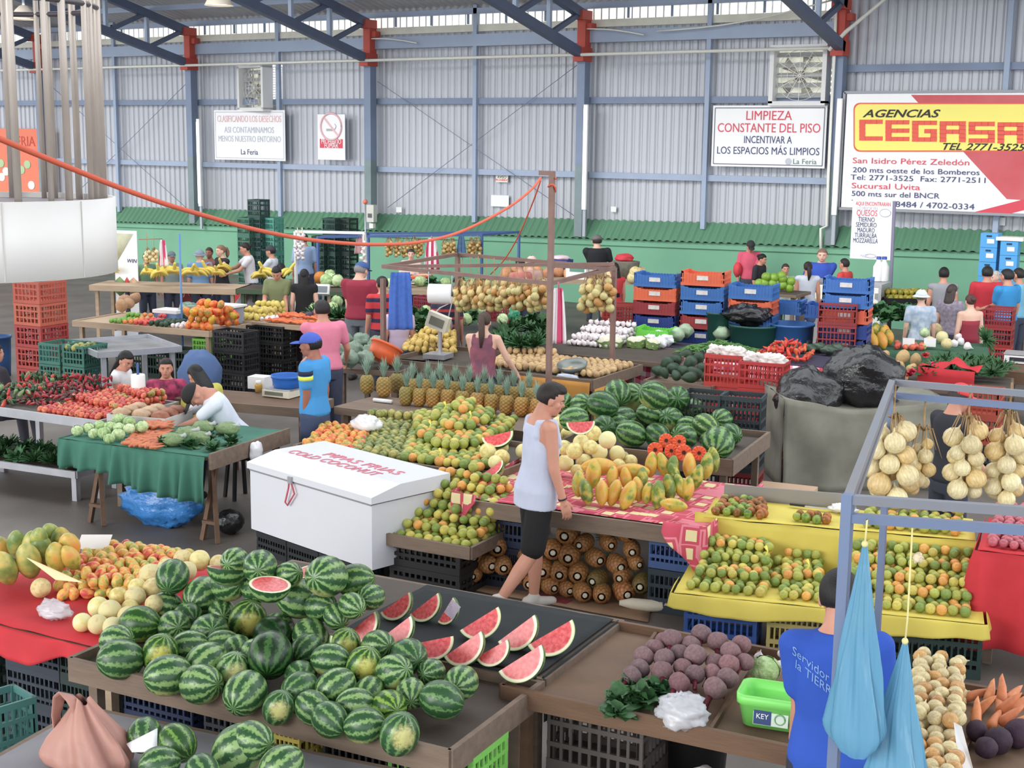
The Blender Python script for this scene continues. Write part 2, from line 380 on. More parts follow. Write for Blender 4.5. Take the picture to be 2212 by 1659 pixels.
fan(1728, 163, 104, 'white boxed wall fan above the cleaning banner', 0)
# the pierced sheet openings beside the fans
m_hole = M('daylight_hole', (255, 255, 250), .6, emit=1.0)
mb = MB()
for i in range(3):
 for k in range(15): mb.box(WL(592 + i*7, 148 + k*5.4, WALL_Y - .06), (.045, .01, .035))
for k in range(14): mb.box(WL(535 + k*5.6, 142, WALL_Y - .06), (.04, .01, .03))
struct(mb.build('window_2', m_hole))
mb = MB()
for k in range(17): mb.box(WL(1790 + (k % 2)*5, 108 + k*6.2, WALL_Y - .06), (.03, .01, .035))
for k in range(17): mb.box(WL(1684 + k*6.5, 107, WALL_Y - .06), (.035, .01, .03))
struct(mb.build('window_3', m_hole))
# ---------------------------------------------------------------- signs on the wall
m_ink = M('ink_navy', (70, 76, 120), .6); m_inkred = M('ink_red', (226, 70, 90), .6); m_inkpale = M('ink_faded', (196, 200, 214), .6); m_inkpink = M('ink_faded_red', (238, 190, 196), .6); m_inkblack = M('ink_dark', (52, 50, 44), .6)
m_ban = M('banner_vinyl', (246, 246, 248), .5, bump=.12, bs=4)
def panel(name, label, cat, x0, y0, x1, y1, m, dy=.3, hem=None):
 """flat sign hung on the wall between two photo pixels"""
 a, b = WL(x0, y0, WALL_Y - dy), WL(x1, y1, WALL_Y - dy)
 Wd, Hh = b.x - a.x, a.z - b.z; t = thing(name, label, cat, V(((a.x + b.x)/2, WALL_Y - dy, b.z)))
 mb = MB(); mb.box((0, 0, Hh/2), (Wd, .012, Hh)); mb.build('sheet', m, t)
 return t, Wd, Hh
def frame_(t, W_, H_, m, k=.03, ins=.05):
 mb = MB()
 for x, z, a, b in ((0, H_ - ins, W_ - 2*ins, k), (0, ins, W_ - 2*ins, k), (-W_/2 + ins, H_/2, k, H_ - 2*ins), (W_/2 - ins, H_/2, k, H_ - 2*ins)): mb.box((x, -.008, z), (a, .004, b))
 mb.build('border_line', m, t)
t, W_, H_ = panel('cleaning_banner', 'white banner reading LIMPIEZA CONSTANTE DEL PISO in red and blue', 'sign', 1541, 228, 1781, 364, m_ban)
frame_(t, W_, H_, M('hem_grey', (120, 122, 138), .6), .02)
for s_, z, sz, m in (('LIMPIEZA', .83, .27, m_inkred), ('CONSTANTE DEL PISO', .63, .265, m_inkred), ('INCENTIVAR A', .44, .215, m_ink), ('LOS ESPACIOS MÁS LIMPIOS', .26, .215, m_ink), ('La Feria', .1, .15, M('ink_teal', (90, 130, 120), .6))):
 o = text(s_, sz, m, t, (0 if 'Fer' not in s_ else W_*.33, -.012, H_*z), sx=1.0)
 mw = W_*(.9 if 'ESP' in s_ or 'CONS' in s_ else .42 if 'INC' in s_ else .4 if 'LIM' in s_ else .2); o.scale.x = mw/WID[o.name]
MB().ell((W_*.19, -.009, H_*.1), (.07, .004, .07), 14, 8).build('emblem', m_inkpale, t)
t, W_, H_ = panel('recycling_banner', 'white faded banner reading ASI CONTAMINAMOS MENOS NUESTRO ENTORNO', 'sign', 462, 238, 617, 348, m_ban)
frame_(t, W_, H_, m_inkpale, .02)
for s_, z, sz, m, k in (('CLASIFICANDO LOS DESECHOS', .82, .24, m_inkpink, .9), ('ASI CONTAMINAMOS', .6, .22, m_inkpale, .7), ('MENOS NUESTRO ENTORNO', .42, .22, m_inkpale, .88), ('La Feria', .16, .2, m_ink, .24)):
 o = text(s_, sz, m, t, (0, -.012, H_*z)); o.scale.x = W_*k/WID[o.name]
t, W_, H_ = panel('no_smoking_sign', 'white no smoking sign with red ring and red panel reading PROHIBIDO FUMAR', 'sign', 686, 247, 746, 346, m_ban)
mb = MB(); mb.tube([(math.cos(a*math.pi/16)*.33, -.012, H_*.73 + math.sin(a*math.pi/16)*.33) for a in range(33)], .028, 6); mb.bar((-.23, -.012, H_*.73 + .23), (.23, -.012, H_*.73 - .23), .01, .05); mb.build('red_ring', M('sign_ring', (236, 190, 196), .6), t)
mb = MB(); mb.bar((-.15, -.01, H_*.66), (.12, -.01, H_*.66), .01, .06); mb.tube([(.13, -.01, H_*.68), (.16, -.01, H_*.74), (.12, -.01, H_*.79)], .01, 5); mb.build('cigarette', M('sign_cigarette', (180, 180, 186), .6), t)
MB().box((0, -.009, H_*.36), (W_*.84, .006, H_*.2)).build('red_panel', m_inkred, t)
for s_, z in (('PROHIBIDO', .40), ('FUMAR', .31)):
 o = text(s_, .17, m_ban, t, (0, -.014, H_*z)); o.scale.x = (W_*.72 if z > .35 else W_*.5)/WID[o.name]
# the large advertising banner at the right
t, W_, H_ = panel('advertising_banner', 'large white red and yellow advertising banner reading AGENCIAS CEGASA', 'sign', 1830, 203, 2330, 466, m_ban, .42)
m_bred = M('banner_red', (206, 72, 82), .5, var=.3, vs=1.2, col2=(226, 130, 136)); m_yel = M('banner_yellow', (250, 236, 96), .5); m_bor = M('banner_orange_red', (240, 84, 60), .5)
def poly(name, pts, m, y=-.009): MB().add([(-W_/2 + u, y, H_ - v) for u, v in pts] + [(-W_/2 + u, y + .004, H_ - v) for u, v in pts], [tuple(range(len(pts) - 1, -1, -1))] + [(i, (i + 1) % len(pts), len(pts) + (i + 1) % len(pts), len(pts) + i) for i in range(len(pts))], 0, False).build(name, m, t)
k = H_/252.0                                          # metres per photo pixel at this banner
_a = WL(1830, 203, WALL_Y - .42); kx = 1/ppm(WL(1940, 290, WALL_Y - .42))/math.cos(rad(17))
def Q(x, y): p = WL(x, y, WALL_Y - .42); return (p.x - _a.x, _a.z - p.z)
poly('red_field', [Q(1968, 205), Q(2330, 205), Q(2330, 440), Q(2175, 430), Q(1968, 205)][:4], m_bred)
poly('white_wedge', [Q(2090, 337), Q(2330, 340), Q(2330, 300), Q(2090, 300)], m_bred, -.0095)
poly('red_band', [Q(2105, 458), Q(2330, 400), Q(2330, 425), Q(2180, 462)], M('banner_band', (222, 60, 82), .5), -.0105)
def rrect(x0, y0, x1, y1, r):
 o = []
 for cx, cy, a0 in ((x0 + r, y0 + r, 180), (x0 + r, y1 - r, 90)):
  for i in range(6):
   a = rad(a0 + i*18 if a0 == 180 else a0 + i*18); o.append(Q(cx + r*math.cos(rad(270 - i*18)) if a0 == 180 else cx + r*math.cos(rad(180 - i*18)), cy + r*math.sin(rad(270 - i*18)) if a0 == 180 else cy + r*math.sin(rad(180 - i*18))))
 return o[5::-1][::-1] + o[6:] + [Q(x1, y1), Q(x1, y0)]
poly('red_outline', rrect(1844, 222, 2330, 328, 14), m_bor, -.0125); poly('yellow_panel', rrect(1847, 225, 2330, 325, 13), m_yel, -.015)
def ptext(s_, x0, x1, y, hpx, m, shear=0, bold=0, y_=-.02):
 u0, v0 = Q(x0, y); u1, _ = Q(x1, y); o = text(s_, hpx*k*1.38, m, t, (0, y_, 0), shear=shear, bold=bold); u = (u0 + u1)/2
 o.scale.x = (u1 - u0)/WID[o.name]; o.location = (-W_/2 + u, y_, H_ - v0); return o
ptext('AGENCIAS', 1862, 2030, 246, 17, m_inkblack, .3, .004)
ptext('TEL 2771-3525', 2033, 2212, 317, 15, m_inkblack, .3, .003)
ptext('San Isidro Pérez Zeledón', 1843, 2095, 347, 13, m_inkred)
ptext('200 mts oeste de los Bomberos', 1843, 2117, 367, 12, m_ink); ptext('Tel: 2771-3525  Fax: 2771-2511', 1840, 2132, 383, 12, m_ink)
ptext('Sucursal Uvita', 1840, 1988, 401, 13, m_inkred); ptext('500 mts sur del BNCR', 1840, 2030, 418, 12, m_ink); ptext('Tel: 2743-8484 / 4702-0334', 1840, 2106, 438, 13, m_ink)
# block letters C E G A S A built from bars, as on the banner
GL = {'C': ['TTTT', 'T...', 'T...', 'T...', 'TTTT'], 'E': ['TTTT', 'T...', 'TTTT', 'T...', 'TTTT'], 'G': ['TTTT', 'T...', 'T.TT', 'T..T', 'TTTT'], 'A': ['TTTT', 'T..T', 'TTTT', 'T..T', 'T..T'], 'S': ['TTTT', 'T...', 'TTTT', '...T', 'TTTT']}
mb = MB(); x = 1857
for ch, wd in zip('CEGASA', (50, 51, 53, 56, 56, 56)):
 for j, row in enumerate(GL[ch]):
  for i, q in enumerate(row):
   if q == 'T':
    u, v = Q(x + (i + .5)*wd/4, 258 + (j + .5)*9.0 + (x - 1830)*.02); mb.box((-W_/2 + u, -.02, H_ - v), ((Q(x + wd, 280)[0] - Q(x, 280)[0])/4*1.03, .008, 9.0*k*1.03))
 x += wd + 6.5
mb.build('lettering', m_bor, t)
mb = MB(); mb.bar((-W_/2 - .05, 0, .0), (-W_/2 - .05, 0, H_ + .03), .05); mb.bar((-W_/2 - .05, 0, H_ + .03), (W_/2, 0, H_ + .03), .05); mb.bar((-W_/2 - .05, 0, -.03), (W_/2, 0, -.03), .05); mb.build('banner_frame', M('steel_grey', (150, 152, 160), .5, .3), t)
# the cheese price board on a pole in front of the wall
pp = P(1888, 520, 1.5); pp = AT(1880, 560, V((-8.35, 24.6, 0)))
t = thing('cheese_board', 'tall white board listing cheeses, QUESOS at its top, standing above the cheese counter', 'sign', V((pp.x, pp.y, pp.z)), rad(4))
bw, bh = 84/ppm(pp)/.95, 126/ppm(pp)
MB().box((0, 0, bh/2), (bw, .03, bh)).build('board', m_white, t); frame_(t, bw, bh, M('board_edge', (150, 146, 190), .5), .02, .01)
for s_, z, sz, m, kk in (('AQUI ENCONTRARAN', .94, .1, m_inkred, .84), ('LO MEJOR EN', .86, .09, m_inkpale, .5), ('QUESOS', .78, .15, m_inkred, .5), ('TIERNO', .67, .12, m_ink, .4), ('SEMIDURO', .58, .12, m_ink, .5), ('MADURO', .49, .12, m_ink, .42), ('TURRIALBA', .40, .12, m_ink, .54), ('MOZZARELLA', .31, .12, m_ink, .6), ('PASO', .05, .07, m_inkpale, .2)):
 o = text(s_, sz, m, t, ((-.14 if kk < .65 else 0)*bw, -.02, bh*z)); o.scale.x = bw*kk/WID[o.name]
mb = MB(); mb.tube([(bw*.3 + math.cos(a*math.pi/8)*.1, -.02, bh*.8 + math.sin(a*math.pi/8)*.07) for a in range(17)], .008, 5); mb.tube([(math.cos(a*math.pi/8)*.1, -.02, bh*.06 + math.sin(a*math.pi/8)*.035) for a in range(17)], .007, 5); mb.build('cheese_drawing', m_inkpale, t)
mb = MB(); mb.bar((bw*.55, 0, -1.45), (bw*.5, 0, bh), .05); mb.build('pole', M('pole_violet_grey', (128, 122, 150), .5), t)
# small notices
for x0, y0, x1, y1, lab in ((1072, 378, 1097, 394, 'small cream notice with red print on the metal wall'), (1061, 421, 1099, 447, 'blank white paper taped to the metal wall below the cream notice'), (856, 447, 868, 459, 'small white square tag on the wall right of the electric box'), (1320, 446, 1331, 458, 'small white square tag on the wall right of the column above the black shirted man'), (2157, 470, 2171, 487, 'small white square tag on the wall below the advertising banner')):
 t, W_, H_ = panel('paper_notice', lab, 'notice', x0, y0, x1, y1, M('paper_cream', (240, 236, 222), .7) if y0 == 378 else m_white, .1)
 if y0 == 378: text('PROHIBIDO', .07, m_inkred, t, (0, -.01, H_*.3)); text('AVISO', .09, m_inkblack, t, (0, -.01, H_*.7))
t = thing('electric_box', 'pale grey electric meter box on the column beside the thin orange topped mast', 'electric box', WL(803, 492, WALL_Y - .6))
MB().box((0, 0, .35), (.22, .14, .42)).build('box_body', M('meter_grey', (206, 206, 198), .5), t); MB().box((0, -.075, .3), (.12, .01, .1)).build('meter_window', M('meter_dark', (90, 92, 98), .3), t); MB().box((.02, 0, .05), (.12, .1, .12)).build('junction', m_pvc, t)
# red and orange poster far left behind the bars
t, W_, H_ = panel('orange_poster', 'orange and red poster on the wall behind the upright bars', 'poster', -40, 277, 118, 422, M('poster_orange', (240, 120, 84), .6), .25)
mb = MB()
for i in range(9): mb.ell((-W_*.3 + RND.random()*W_*.7, -.01, H_*(.12 + RND.random()*.42)), (.16, .006, .13), 10, 6, mi=i % 2)
mb.build('fruit_picture', [M('poster_green', (176, 200, 150), .6), M('poster_white', (240, 234, 226), .6)], t); text('FERIA', .42, M('poster_red', (206, 60, 50), .6), t, (W_*.1, -.012, H_*.8))
# ---------------------------------------------------------------- round bar cage with white drum, hanging at the left
c = P(60, 500, 3.1); cx, cy = -7.1, 5.0
dc = AT(-25, 520, V((-6.15, 4.75, 0))); RAD_ = 268/ppm(V((dc.x, dc.y, 3.1)))
ZB = ZA(dc - V((dc.x, dc.y, 0)).normalized()*RAD_, 0, 612)
t = thing('drum_canopy', 'round white sheet metal drum hanging from upright steel bars at upper left', 'canopy', V((dc.x, dc.y, ZB)))
zt = ZA(dc - V((dc.x, dc.y, 0)).normalized()*RAD_, 0, 437) - ZB
MB().rings([[V((math.cos(a*2*math.pi/64)*r, math.sin(a*2*math.pi/64)*r, z)) for a in range(64)] for r, z in ((RAD_ - .02, 0), (RAD_, 0), (RAD_, zt), (RAD_ - .02, zt), (RAD_ - .02, 0))], cap=False).build('drum_band', M('drum_white', (236, 234, 232), .5, 0, .05, 2), t)
MB().rings([[V((math.cos(a*2*math.pi/48)*r, math.sin(a*2*math.pi/48)*r, zt - .03)) for a in range(48)] for r in (RAD_ - .02, .02)], cap=False).build('drum_deck', M('drum_deck', (150, 140, 146), .6), t)
m_bar = M('brown_grey_bar', (204, 192, 182), .4, .35, .15, 3)
for i in range(26):
 a = 2*math.pi*(i + .3)/26 + .07*math.sin(i*2.1); r = RAD_ - .06; th = .021 if i % 3 else .03
 MB().tube([(r*math.cos(a), r*math.sin(a), zt - .04), (r*math.cos(a), r*math.sin(a), 2.2)], th/2 + .004, 10).build('bar', m_bar, t)
MB().tube([(math.cos(a*2*math.pi/48)*(RAD_ - .06), math.sin(a*2*math.pi/48)*(RAD_ - .06), 1.36) for a in range(49)], .014, 8).build('ring_rail', M('ring_dark', (84, 78, 86), .4, .3), t)
for a in (-1.2, -.55, .1): MB().box((math.cos(a)*(RAD_ + .001), math.sin(a)*(RAD_ + .001), zt/2), (.004, .006, zt*.98), a).build('seam', M('seam_grey', (196, 194, 190), .5), t)
# ================================================================ produce: one mesh of each kind, copied for every piece
def mat_melon():
 t = NT('watermelon_rind'); b = t.b; tc = t.n('ShaderNodeTexCoord'); oi = t.n('ShaderNodeObjectInfo'); ob = tc.outputs['Object']
 sp = t.n('ShaderNodeSeparateXYZ'); t.link(ob, sp.inputs[0])
 off = t.n('ShaderNodeVectorMath', operation='ADD'); t.link(ob, off.inputs[0]); cb = t.n('ShaderNodeCombineXYZ'); t.link(t.math('MULTIPLY', oi.outputs['Random'], 40), cb.inputs[0]); t.link(cb.outputs[0], off.inputs[1])
 nz = t.n('ShaderNodeTexNoise', {'Vector': off.outputs[0], 'Scale': 5.5, 'Detail': 4.0, 'Roughness': .65})
 ang = t.math('ARCTAN2', sp.outputs[2], sp.outputs[1])
 s = t.math('SINE', t.math('ADD', t.math('MULTIPLY', ang, 10.0), t.math('MULTIPLY', nz.outputs[0], 7.0)))
 thr = t.math('MULTIPLY_ADD', oi.outputs['Random'], .9, -.5)
 s2 = t.math('ADD', s, thr)
 f = t.ramp(t.math('MULTIPLY_ADD', s2, .5, .5), [(.36, lin((34, 72, 40))), (.52, lin((54, 100, 54))), (.7, lin((98, 138, 76))), (.95, lin((142, 174, 102)))])
 n2 = t.n('ShaderNodeTexNoise', {'Vector': off.outputs[0], 'Scale': 14.0, 'Detail': 2.0})
 c = t.mix(t.math('MULTIPLY', n2.outputs[0], .35), f, lin((60, 112, 58)))
 # the pale yellow patch where the fruit lay on the field
 vm = t.n('ShaderNodeVectorMath', operation='DOT_PRODUCT'); nm = t.n('ShaderNodeVectorMath', operation='NORMALIZE'); t.link(ob, nm.inputs[0]); t.link(nm.outputs[0], vm.inputs[0]); vm.inputs[1].default_value = (.35, .2, -.91)
 pf = t.ramp(t.math('ADD', vm.outputs['Value'], t.math('MULTIPLY_ADD', nz.outputs[0], .5, -.2)), [(.8, (0, 0, 0, 1)), (1.0, (1, 1, 1, 1))])
 c = t.mix(t.math('MULTIPLY', pf, .75), c, lin((214, 204, 122)))
 t.link(t.mix(1.0, c, oi.outputs['Color'], 'MULTIPLY'), b.inputs['Base Color']); b.inputs['Roughness'].default_value = .32; b.inputs['Specular IOR Level'].default_value = .45
 return t.m
m_melon = mat_melon()
def mat_fruit(name, stops, scale=2.0, rough=.4, bump=0, bs=60, detail=3):
 """skin whose colours run into each other in big soft patches, different on every fruit"""
 t = NT(name); b = t.b; tc = t.n('ShaderNodeTexCoord'); oi = t.n('ShaderNodeObjectInfo')
 off = t.n('ShaderNodeVectorMath', operation='ADD'); t.link(tc.outputs['Object'], off.inputs[0]); cb = t.n('ShaderNodeCombineXYZ'); t.link(t.math('MULTIPLY', oi.outputs['Random'], 60), cb.inputs[0]); t.link(cb.outputs[0], off.inputs[1])
 nz = t.n('ShaderNodeTexNoise', {'Vector': off.outputs[0], 'Scale': scale, 'Detail': float(detail)})
 v = t.math('ADD', t.math('MULTIPLY_ADD', oi.outputs['Random'], .3, -.15), nz.outputs[0])
 c = t.ramp(v, [(p, lin(q)) for p, q in stops])
 t.link(t.mix(1.0, c, oi.outputs['Color'], 'MULTIPLY'), b.inputs['Base Color']); b.inputs['Roughness'].default_value = rough
 if bump:
  nb = t.n('ShaderNodeTexNoise', {'Vector': off.outputs[0], 'Scale': bs, 'Detail': 2.0}); bp = t.n('ShaderNodeBump', {'Strength': bump, 'Distance': .02, 'Height': nb.outputs[0]}); t.link(bp.outputs[0], b.inputs['Normal'])
 return t.m
def bumpy(amp, k, seed=0):
 def f(p):
  return p*(1 + amp*mnoise.noise(p*k + V((seed, seed*2, 0))))
 return f
def ME(name, mb, mats): return mb.mesh(name, mats)
G = {}
G['melon'] = ME('watermelon', MB().ell((0, 0, 0), (1, 1, 1.17), 32, 20, m=Matrix.Rotation(rad(90), 3, 'Y'), fn=bumpy(.02, 1.5, 3)), m_melon)
def mat_flesh():
 t = NT('watermelon_flesh'); b = t.b; tc = t.n('ShaderNodeTexCoord'); oi = t.n('ShaderNodeObjectInfo')
 ln = t.n('ShaderNodeVectorMath', operation='LENGTH'); mp = t.n('ShaderNodeMapping', {'Vector': tc.outputs['Object'], 'Scale': (1/1.12, 1, 1)}); t.link(mp.outputs[0], ln.inputs[0])
 nz = t.n('ShaderNodeTexNoise', {'Vector': tc.outputs['Object'], 'Scale': 5.0, 'Detail': 5.0})
 r = t.ramp(nz.outputs[0], [(.35, lin((206, 46, 58))), (.65, lin((240, 104, 104)))])
 c = t.ramp(t.math('ADD', ln.outputs['Value'], t.math('MULTIPLY', nz.outputs[0], .03)), [(.84, (0, 0, 0, 1)), (.9, (1, 1, 1, 1))])
 edge = t.ramp(ln.outputs['Value'], [(.9, lin((240, 232, 198))), (.975, lin((206, 214, 150))), (.985, lin((70, 120, 62)))])
 t.link(t.mix(1.0, t.mix(c, r, edge), oi.outputs['Color'], 'MULTIPLY'), b.inputs['Base Color']); b.inputs['Roughness'].default_value = .3; return t.m
m_flesh = mat_flesh()
def slice_meshes(half):
 """wedge of a melon, ridge up along X, opening angle 2*half"""
 f = MB(); rr = []
 for sgn in (-1, 1):
  d = V((0, math.sin(half)*sgn, -math.cos(half)))
  f.grid(lambda u, v: V((1.12*v*math.cos(math.pi*u), 0, 0)) + d*(v*math.sin(math.pi*u)), 24, 10)
 r = MB(); r.grid(lambda u, v: V((1.12*math.cos(math.pi*u), math.sin(math.pi*u)*math.sin(half*(2*v - 1)), -math.sin(math.pi*u)*math.cos(half*(2*v - 1)))), 24, 12)
 return f.mesh('watermelon_flesh', m_flesh), r.mesh('watermelon_rind', m_melon)
G['slice'] = slice_meshes(rad(46)); G['slim'] = slice_meshes(rad(34)); G['half'] = slice_meshes(rad(89.9))
def melon_slice(name, loc, rot, r, label, group, kind='slice', wrap=False):
 t = thing(name, label, 'fruit', loc, 0, group); t.rotation_euler = rot.to_euler(); t.scale = (r,)*3
 for nm, me in zip(('flesh', 'rind'), G[kind]):
  o = bpy.data.objects.new(nm, me); COL.objects.link(o); o.parent = t
  o.color = (1, 1, 1, 1)
 return t
def lowest(mes, rot, sc):
 return min((rot @ V(v.co)).z for me in mes for v in me.vertices)*sc
m_cant = mat_fruit('pale_melon_skin', [(.3, (206, 180, 112)), (.5, (226, 208, 146)), (.7, (218, 212, 150))], 2.2, .5, .35, 26)
G['cant'] = ME('melon', MB().ell((0, 0, 0), (1, 1, .97), 24, 16, fn=bumpy(.03, 1.6, 5)), m_cant)
m_honey = mat_fruit('honeydew_skin', [(.3, (206, 184, 98)), (.5, (228, 214, 134)), (.7, (224, 220, 160))], 1.8, .42)
G['honey'] = ME('melon', MB().ell((0, 0, 0), (1, 1, .96), 24, 16, fn=bumpy(.03, 1.3, 9)), m_honey)
m_cit = M('citrus_peel', None, .38, 0, .25, 2.2, rnd=.12, bump=.18, bs=22)
G['orange'] = ME('orange', MB().ell((0, 0, 0), (1, 1, .95), 16, 11), m_cit)
m_onion = M('onion_skin', None, .35, 0, .3, 5, rnd=.1, stretch=(1, 1, .25))
G['onion'] = ME('onion', MB().lathe([(0.05, 1.55), (.09, 1.4), (.12, 1.15), (.3, .98), (.7, .74), (.95, .3), (1, -.05), (.9, -.45), (.6, -.78), (.2, -.93), (.03, -.96)], 16, cap=True), m_onion)
m_pot = M('potato_skin', None, .7, 0, .22, 3, rnd=.14, bump=.1, bs=12)
G['potato'] = ME('potato', MB().ell((0, 0, 0), (1.25, .95, .85), 14, 9, fn=bumpy(.14, 1.1, 2)), m_pot)
m_tom = M('tomato_skin', None, .25, 0, .2, 2, rnd=.14); m_stem = M('green_stem', (84, 116, 54), .6)
def tomato():
 mb = MB(); mb.ell((0, 0, 0), (1, 1, .84), 18, 11, fn=lambda p: p*(1 + .04*math.cos(5*math.atan2(p.y, p.x))*math.hypot(p.x, p.y)) - V((0, 0, .14 if p.z > .7 and math.hypot(p.x, p.y) < .4 else 0)))
 for k in range(5):
  a = k*1.257; mb.cap((0, 0, .74), (math.cos(a)*.38, math.sin(a)*.38, .8), .06, .02, 5)
 i = len(mb.f) - 5*43
 for q in range(max(0, 18*2 + 18*9), len(mb.f)): mb.mi[q] = 1
 return mb
G['tomato'] = ME('tomato', tomato(), [m_tom, m_stem])
m_mango = mat_fruit('mango_skin', [(.3, (150, 168, 70)), (.44, (222, 186, 70)), (.56, (236, 150, 62)), (.72, (212, 70, 62))], 1.1, .4)
G['mango'] = ME('mango', MB().ell((0, 0, 0), (1.3, .95, .88), 16, 11, fn=lambda p: p + V((0, .12*p.x*p.x, .06*p.x))), m_mango)
m_gmango = mat_fruit('passion_fruit_skin', [(.3, (92, 110, 52)), (.5, (138, 146, 66)), (.68, (176, 160, 72))], 1.3, .4)
G['passion'] = ME('passion_fruit', MB().ell((0, 0, 0), (1.15, 1, .97), 14, 10), m_gmango)
m_pap = mat_fruit('papaya_skin', [(.32, (96, 124, 46)), (.45, (176, 164, 56)), (.58, (212, 168, 58)), (.72, (220, 146, 54))], .95, .38)
def papaya(): return MB().lathe([(.02, -1.75), (.22, -1.68), (.52, -1.4), (.8, -.95), (.97, -.4), (1, .1), (.9, .6), (.68, 1.1), (.42, 1.48), (.2, 1.62), (.08, 1.66)], 18, cap=True)
G['papaya'] = ME('papaya', papaya(), m_pap)
m_gpap = mat_fruit('green_papaya_skin', [(.3, (104, 130, 58)), (.5, (152, 164, 74)), (.68, (206, 186, 84))], .95, .4)
G['gpapaya'] = ME('papaya', papaya(), m_gpap)
# pineapples: body with raised eyes, crown of blades
def mat_pine():
 t = NT('pineapple_skin'); b = t.b; tc = t.n('ShaderNodeTexCoord'); oi = t.n('ShaderNodeObjectInfo')
 at = t.n('ShaderNodeAttribute', attribute_name='eye'); sp = t.n('ShaderNodeSeparateXYZ'); t.link(tc.outputs['Object'], sp.inputs[0])
 c = t.mix(t.math('POWER', at.outputs['Fac'], .8), lin((116, 82, 34)), oi.outputs['Color'])
 g = t.ramp(t.math('ADD', sp.outputs[2], t.math('MULTIPLY', oi.outputs['Random'], .9)), [(.35, (0, 0, 0, 1)), (1.0, (1, 1, 1, 1))])
 mp = t.n('ShaderNodeMath', operation='MULTIPLY'); t.link(g, mp.inputs[0]); mp.inputs[1].default_value = .32
 t.link(t.mix(mp.outputs[0], c, lin((126, 132, 52))), b.inputs['Base Color']); b.inputs['Roughness'].default_value = .55; return t.m
m_pine = mat_pine(); m_crown = M('pineapple_leaf', (152, 182, 164), .6, 0, .35, 6, rnd=.1, col2=(110, 142, 106))
def pine_body():
 mb = MB(); nu, nv = 40, 34; eye = []
 def fn(u, v):
  z = -1.35 + 2.7*v; pr = math.sqrt(max(0, 1 - (abs(z)/1.45)**3.2)); a = 2*math.pi*u
  e = max(0, math.cos(a*4 + v*18)*.5 + .5)*max(0, math.cos(a*4 - v*18)*.5 + .5)
  e = (max(0, math.sin(a*4 + v*17)**2*math.sin(a*4 - v*17)**2))**.5
  eye.append(e); r = pr*(.93 + .09*e); return V((r*math.cos(a), r*math.sin(a), z))
 mb.grid(fn, nu, nv); me = mb.mesh('pineapple_body', m_pine)
 at = me.attributes.new('eye', 'FLOAT', 'POINT'); at.data.foreach_set('value', eye); return me
def crown(n=34, L=1.5, spread=1.0, seed=1):
 r_ = random.Random(seed); mb = MB()
 for i in range(n):
  k = i/n; a = i*2.4; lean = (1 - k)*.95*spread + .06; ln = L*(.62 + .5*k)*(.85 + .3*r_.random()); w = .17*(1 - .35*k)
  d = V((math.cos(a), math.sin(a), 0)); s = V((-d.y, d.x, 0)); vs = []
  for j in range(5):
   q = j/4; p = d*(.14 + ln*lean*(q**1.5)*.62) + V((0, 0, 1.28 + ln*q*(1 - .28*lean*q)))
   ww = w*(1 - q)**.7*(1.0 if j else .8); vs += [p - s*ww, p - d*ww*.35, p + s*ww]
  mb.add(vs, [(j*3 + c, j*3 + c + 1, j*3 + c + 4, j*3 + c + 3) for j in range(4) for c in range(2)])
 return mb.mesh('pineapple_crown', m_crown)
G['pine'] = pine_body(); G['crown'] = [crown(46, 2.5, .75, s) for s in (1, 2, 3)]
m_cut = M('cut_stem_end', (232, 222, 196), .7, 0, .4, 12)
G['pinecut'] = MB().lathe([(.02, -1.36), (.2, -1.42), (.26, -1.36), (.28, -1.3)], 12).mesh('cut_end', m_cut)
def pineapple(loc, rot, r, label, group, color, cr=True, cut=False):
 t = thing('pineapple', label, 'fruit', loc, 0, group); t.rotation_euler = rot if isinstance(rot, tuple) else rot.to_euler(); t.scale = (r,)*3
 o = bpy.data.objects.new('body', G['pine']); COL.objects.link(o); o.parent = t; o.color = lin(color)
 if cr:
  o = bpy.data.objects.new('crown', RND.choice(G['crown'])); COL.objects.link(o); o.parent = t
 if cut:
  o = bpy.data.objects.new('cut_end', G['pinecut']); COL.objects.link(o); o.parent = t
 return t
m_beet = M('beet_skin', None, .7, 0, .35, 4, rnd=.14, bump=.25, bs=14)
m_beetstem = M('beet_stem', (110, 34, 52), .5)
G['beet'] = MB().ell((0, 0, 0), (1, 1, .92), 18, 12, fn=bumpy(.08, 1.2, 4)).mesh('beet_root', m_beet)
G['beetstem'] = MB().tube([(0, 0, -.8), (.05, 0, -1.3), (.1, .05, -1.9)], [.3, .22, .2], 7).tube([(.1, .1, -.8), (.2, .2, -1.4), (.35, .3, -1.9)], [.16, .13, .1], 6).mesh('beet_stalk', m_beetstem)
m_cab = mat_fruit('cabbage_leaf', [(.3, (150, 186, 112)), (.5, (186, 212, 148)), (.7, (214, 228, 178))], 2.5, .5, .5, 5)
def cabbage():
 mb = MB(); mb.ell((0, 0, 0), (.92, .92, .86), 22, 14, fn=bumpy(.07, 2.2, 1))
 for k in range(6):
  a0 = k*1.05;
  def fn(u, v, a0=a0, k=k):
   a = a0 + (u - .5)*1.7; t = -1.2 + v*2.2; r = .98 + .05*math.sin(u*9 + k) + .10*max(0, v - .7)
   return V((math.cos(a)*math.cos(t)*r, math.sin(a)*math.cos(t)*r, math.sin(t)*r*.9))
  mb.grid(fn, 8, 7)
 return mb
G['cabbage'] = ME('cabbage', cabbage(), m_cab)
m_curd = M('cauliflower_curd', (236, 230, 206), .7, 0, .18, 6, bump=.8, bs=16); m_leafl = M('pale_green_leaf', (140, 178, 96), .5, 0, .3, 4, rnd=.1)
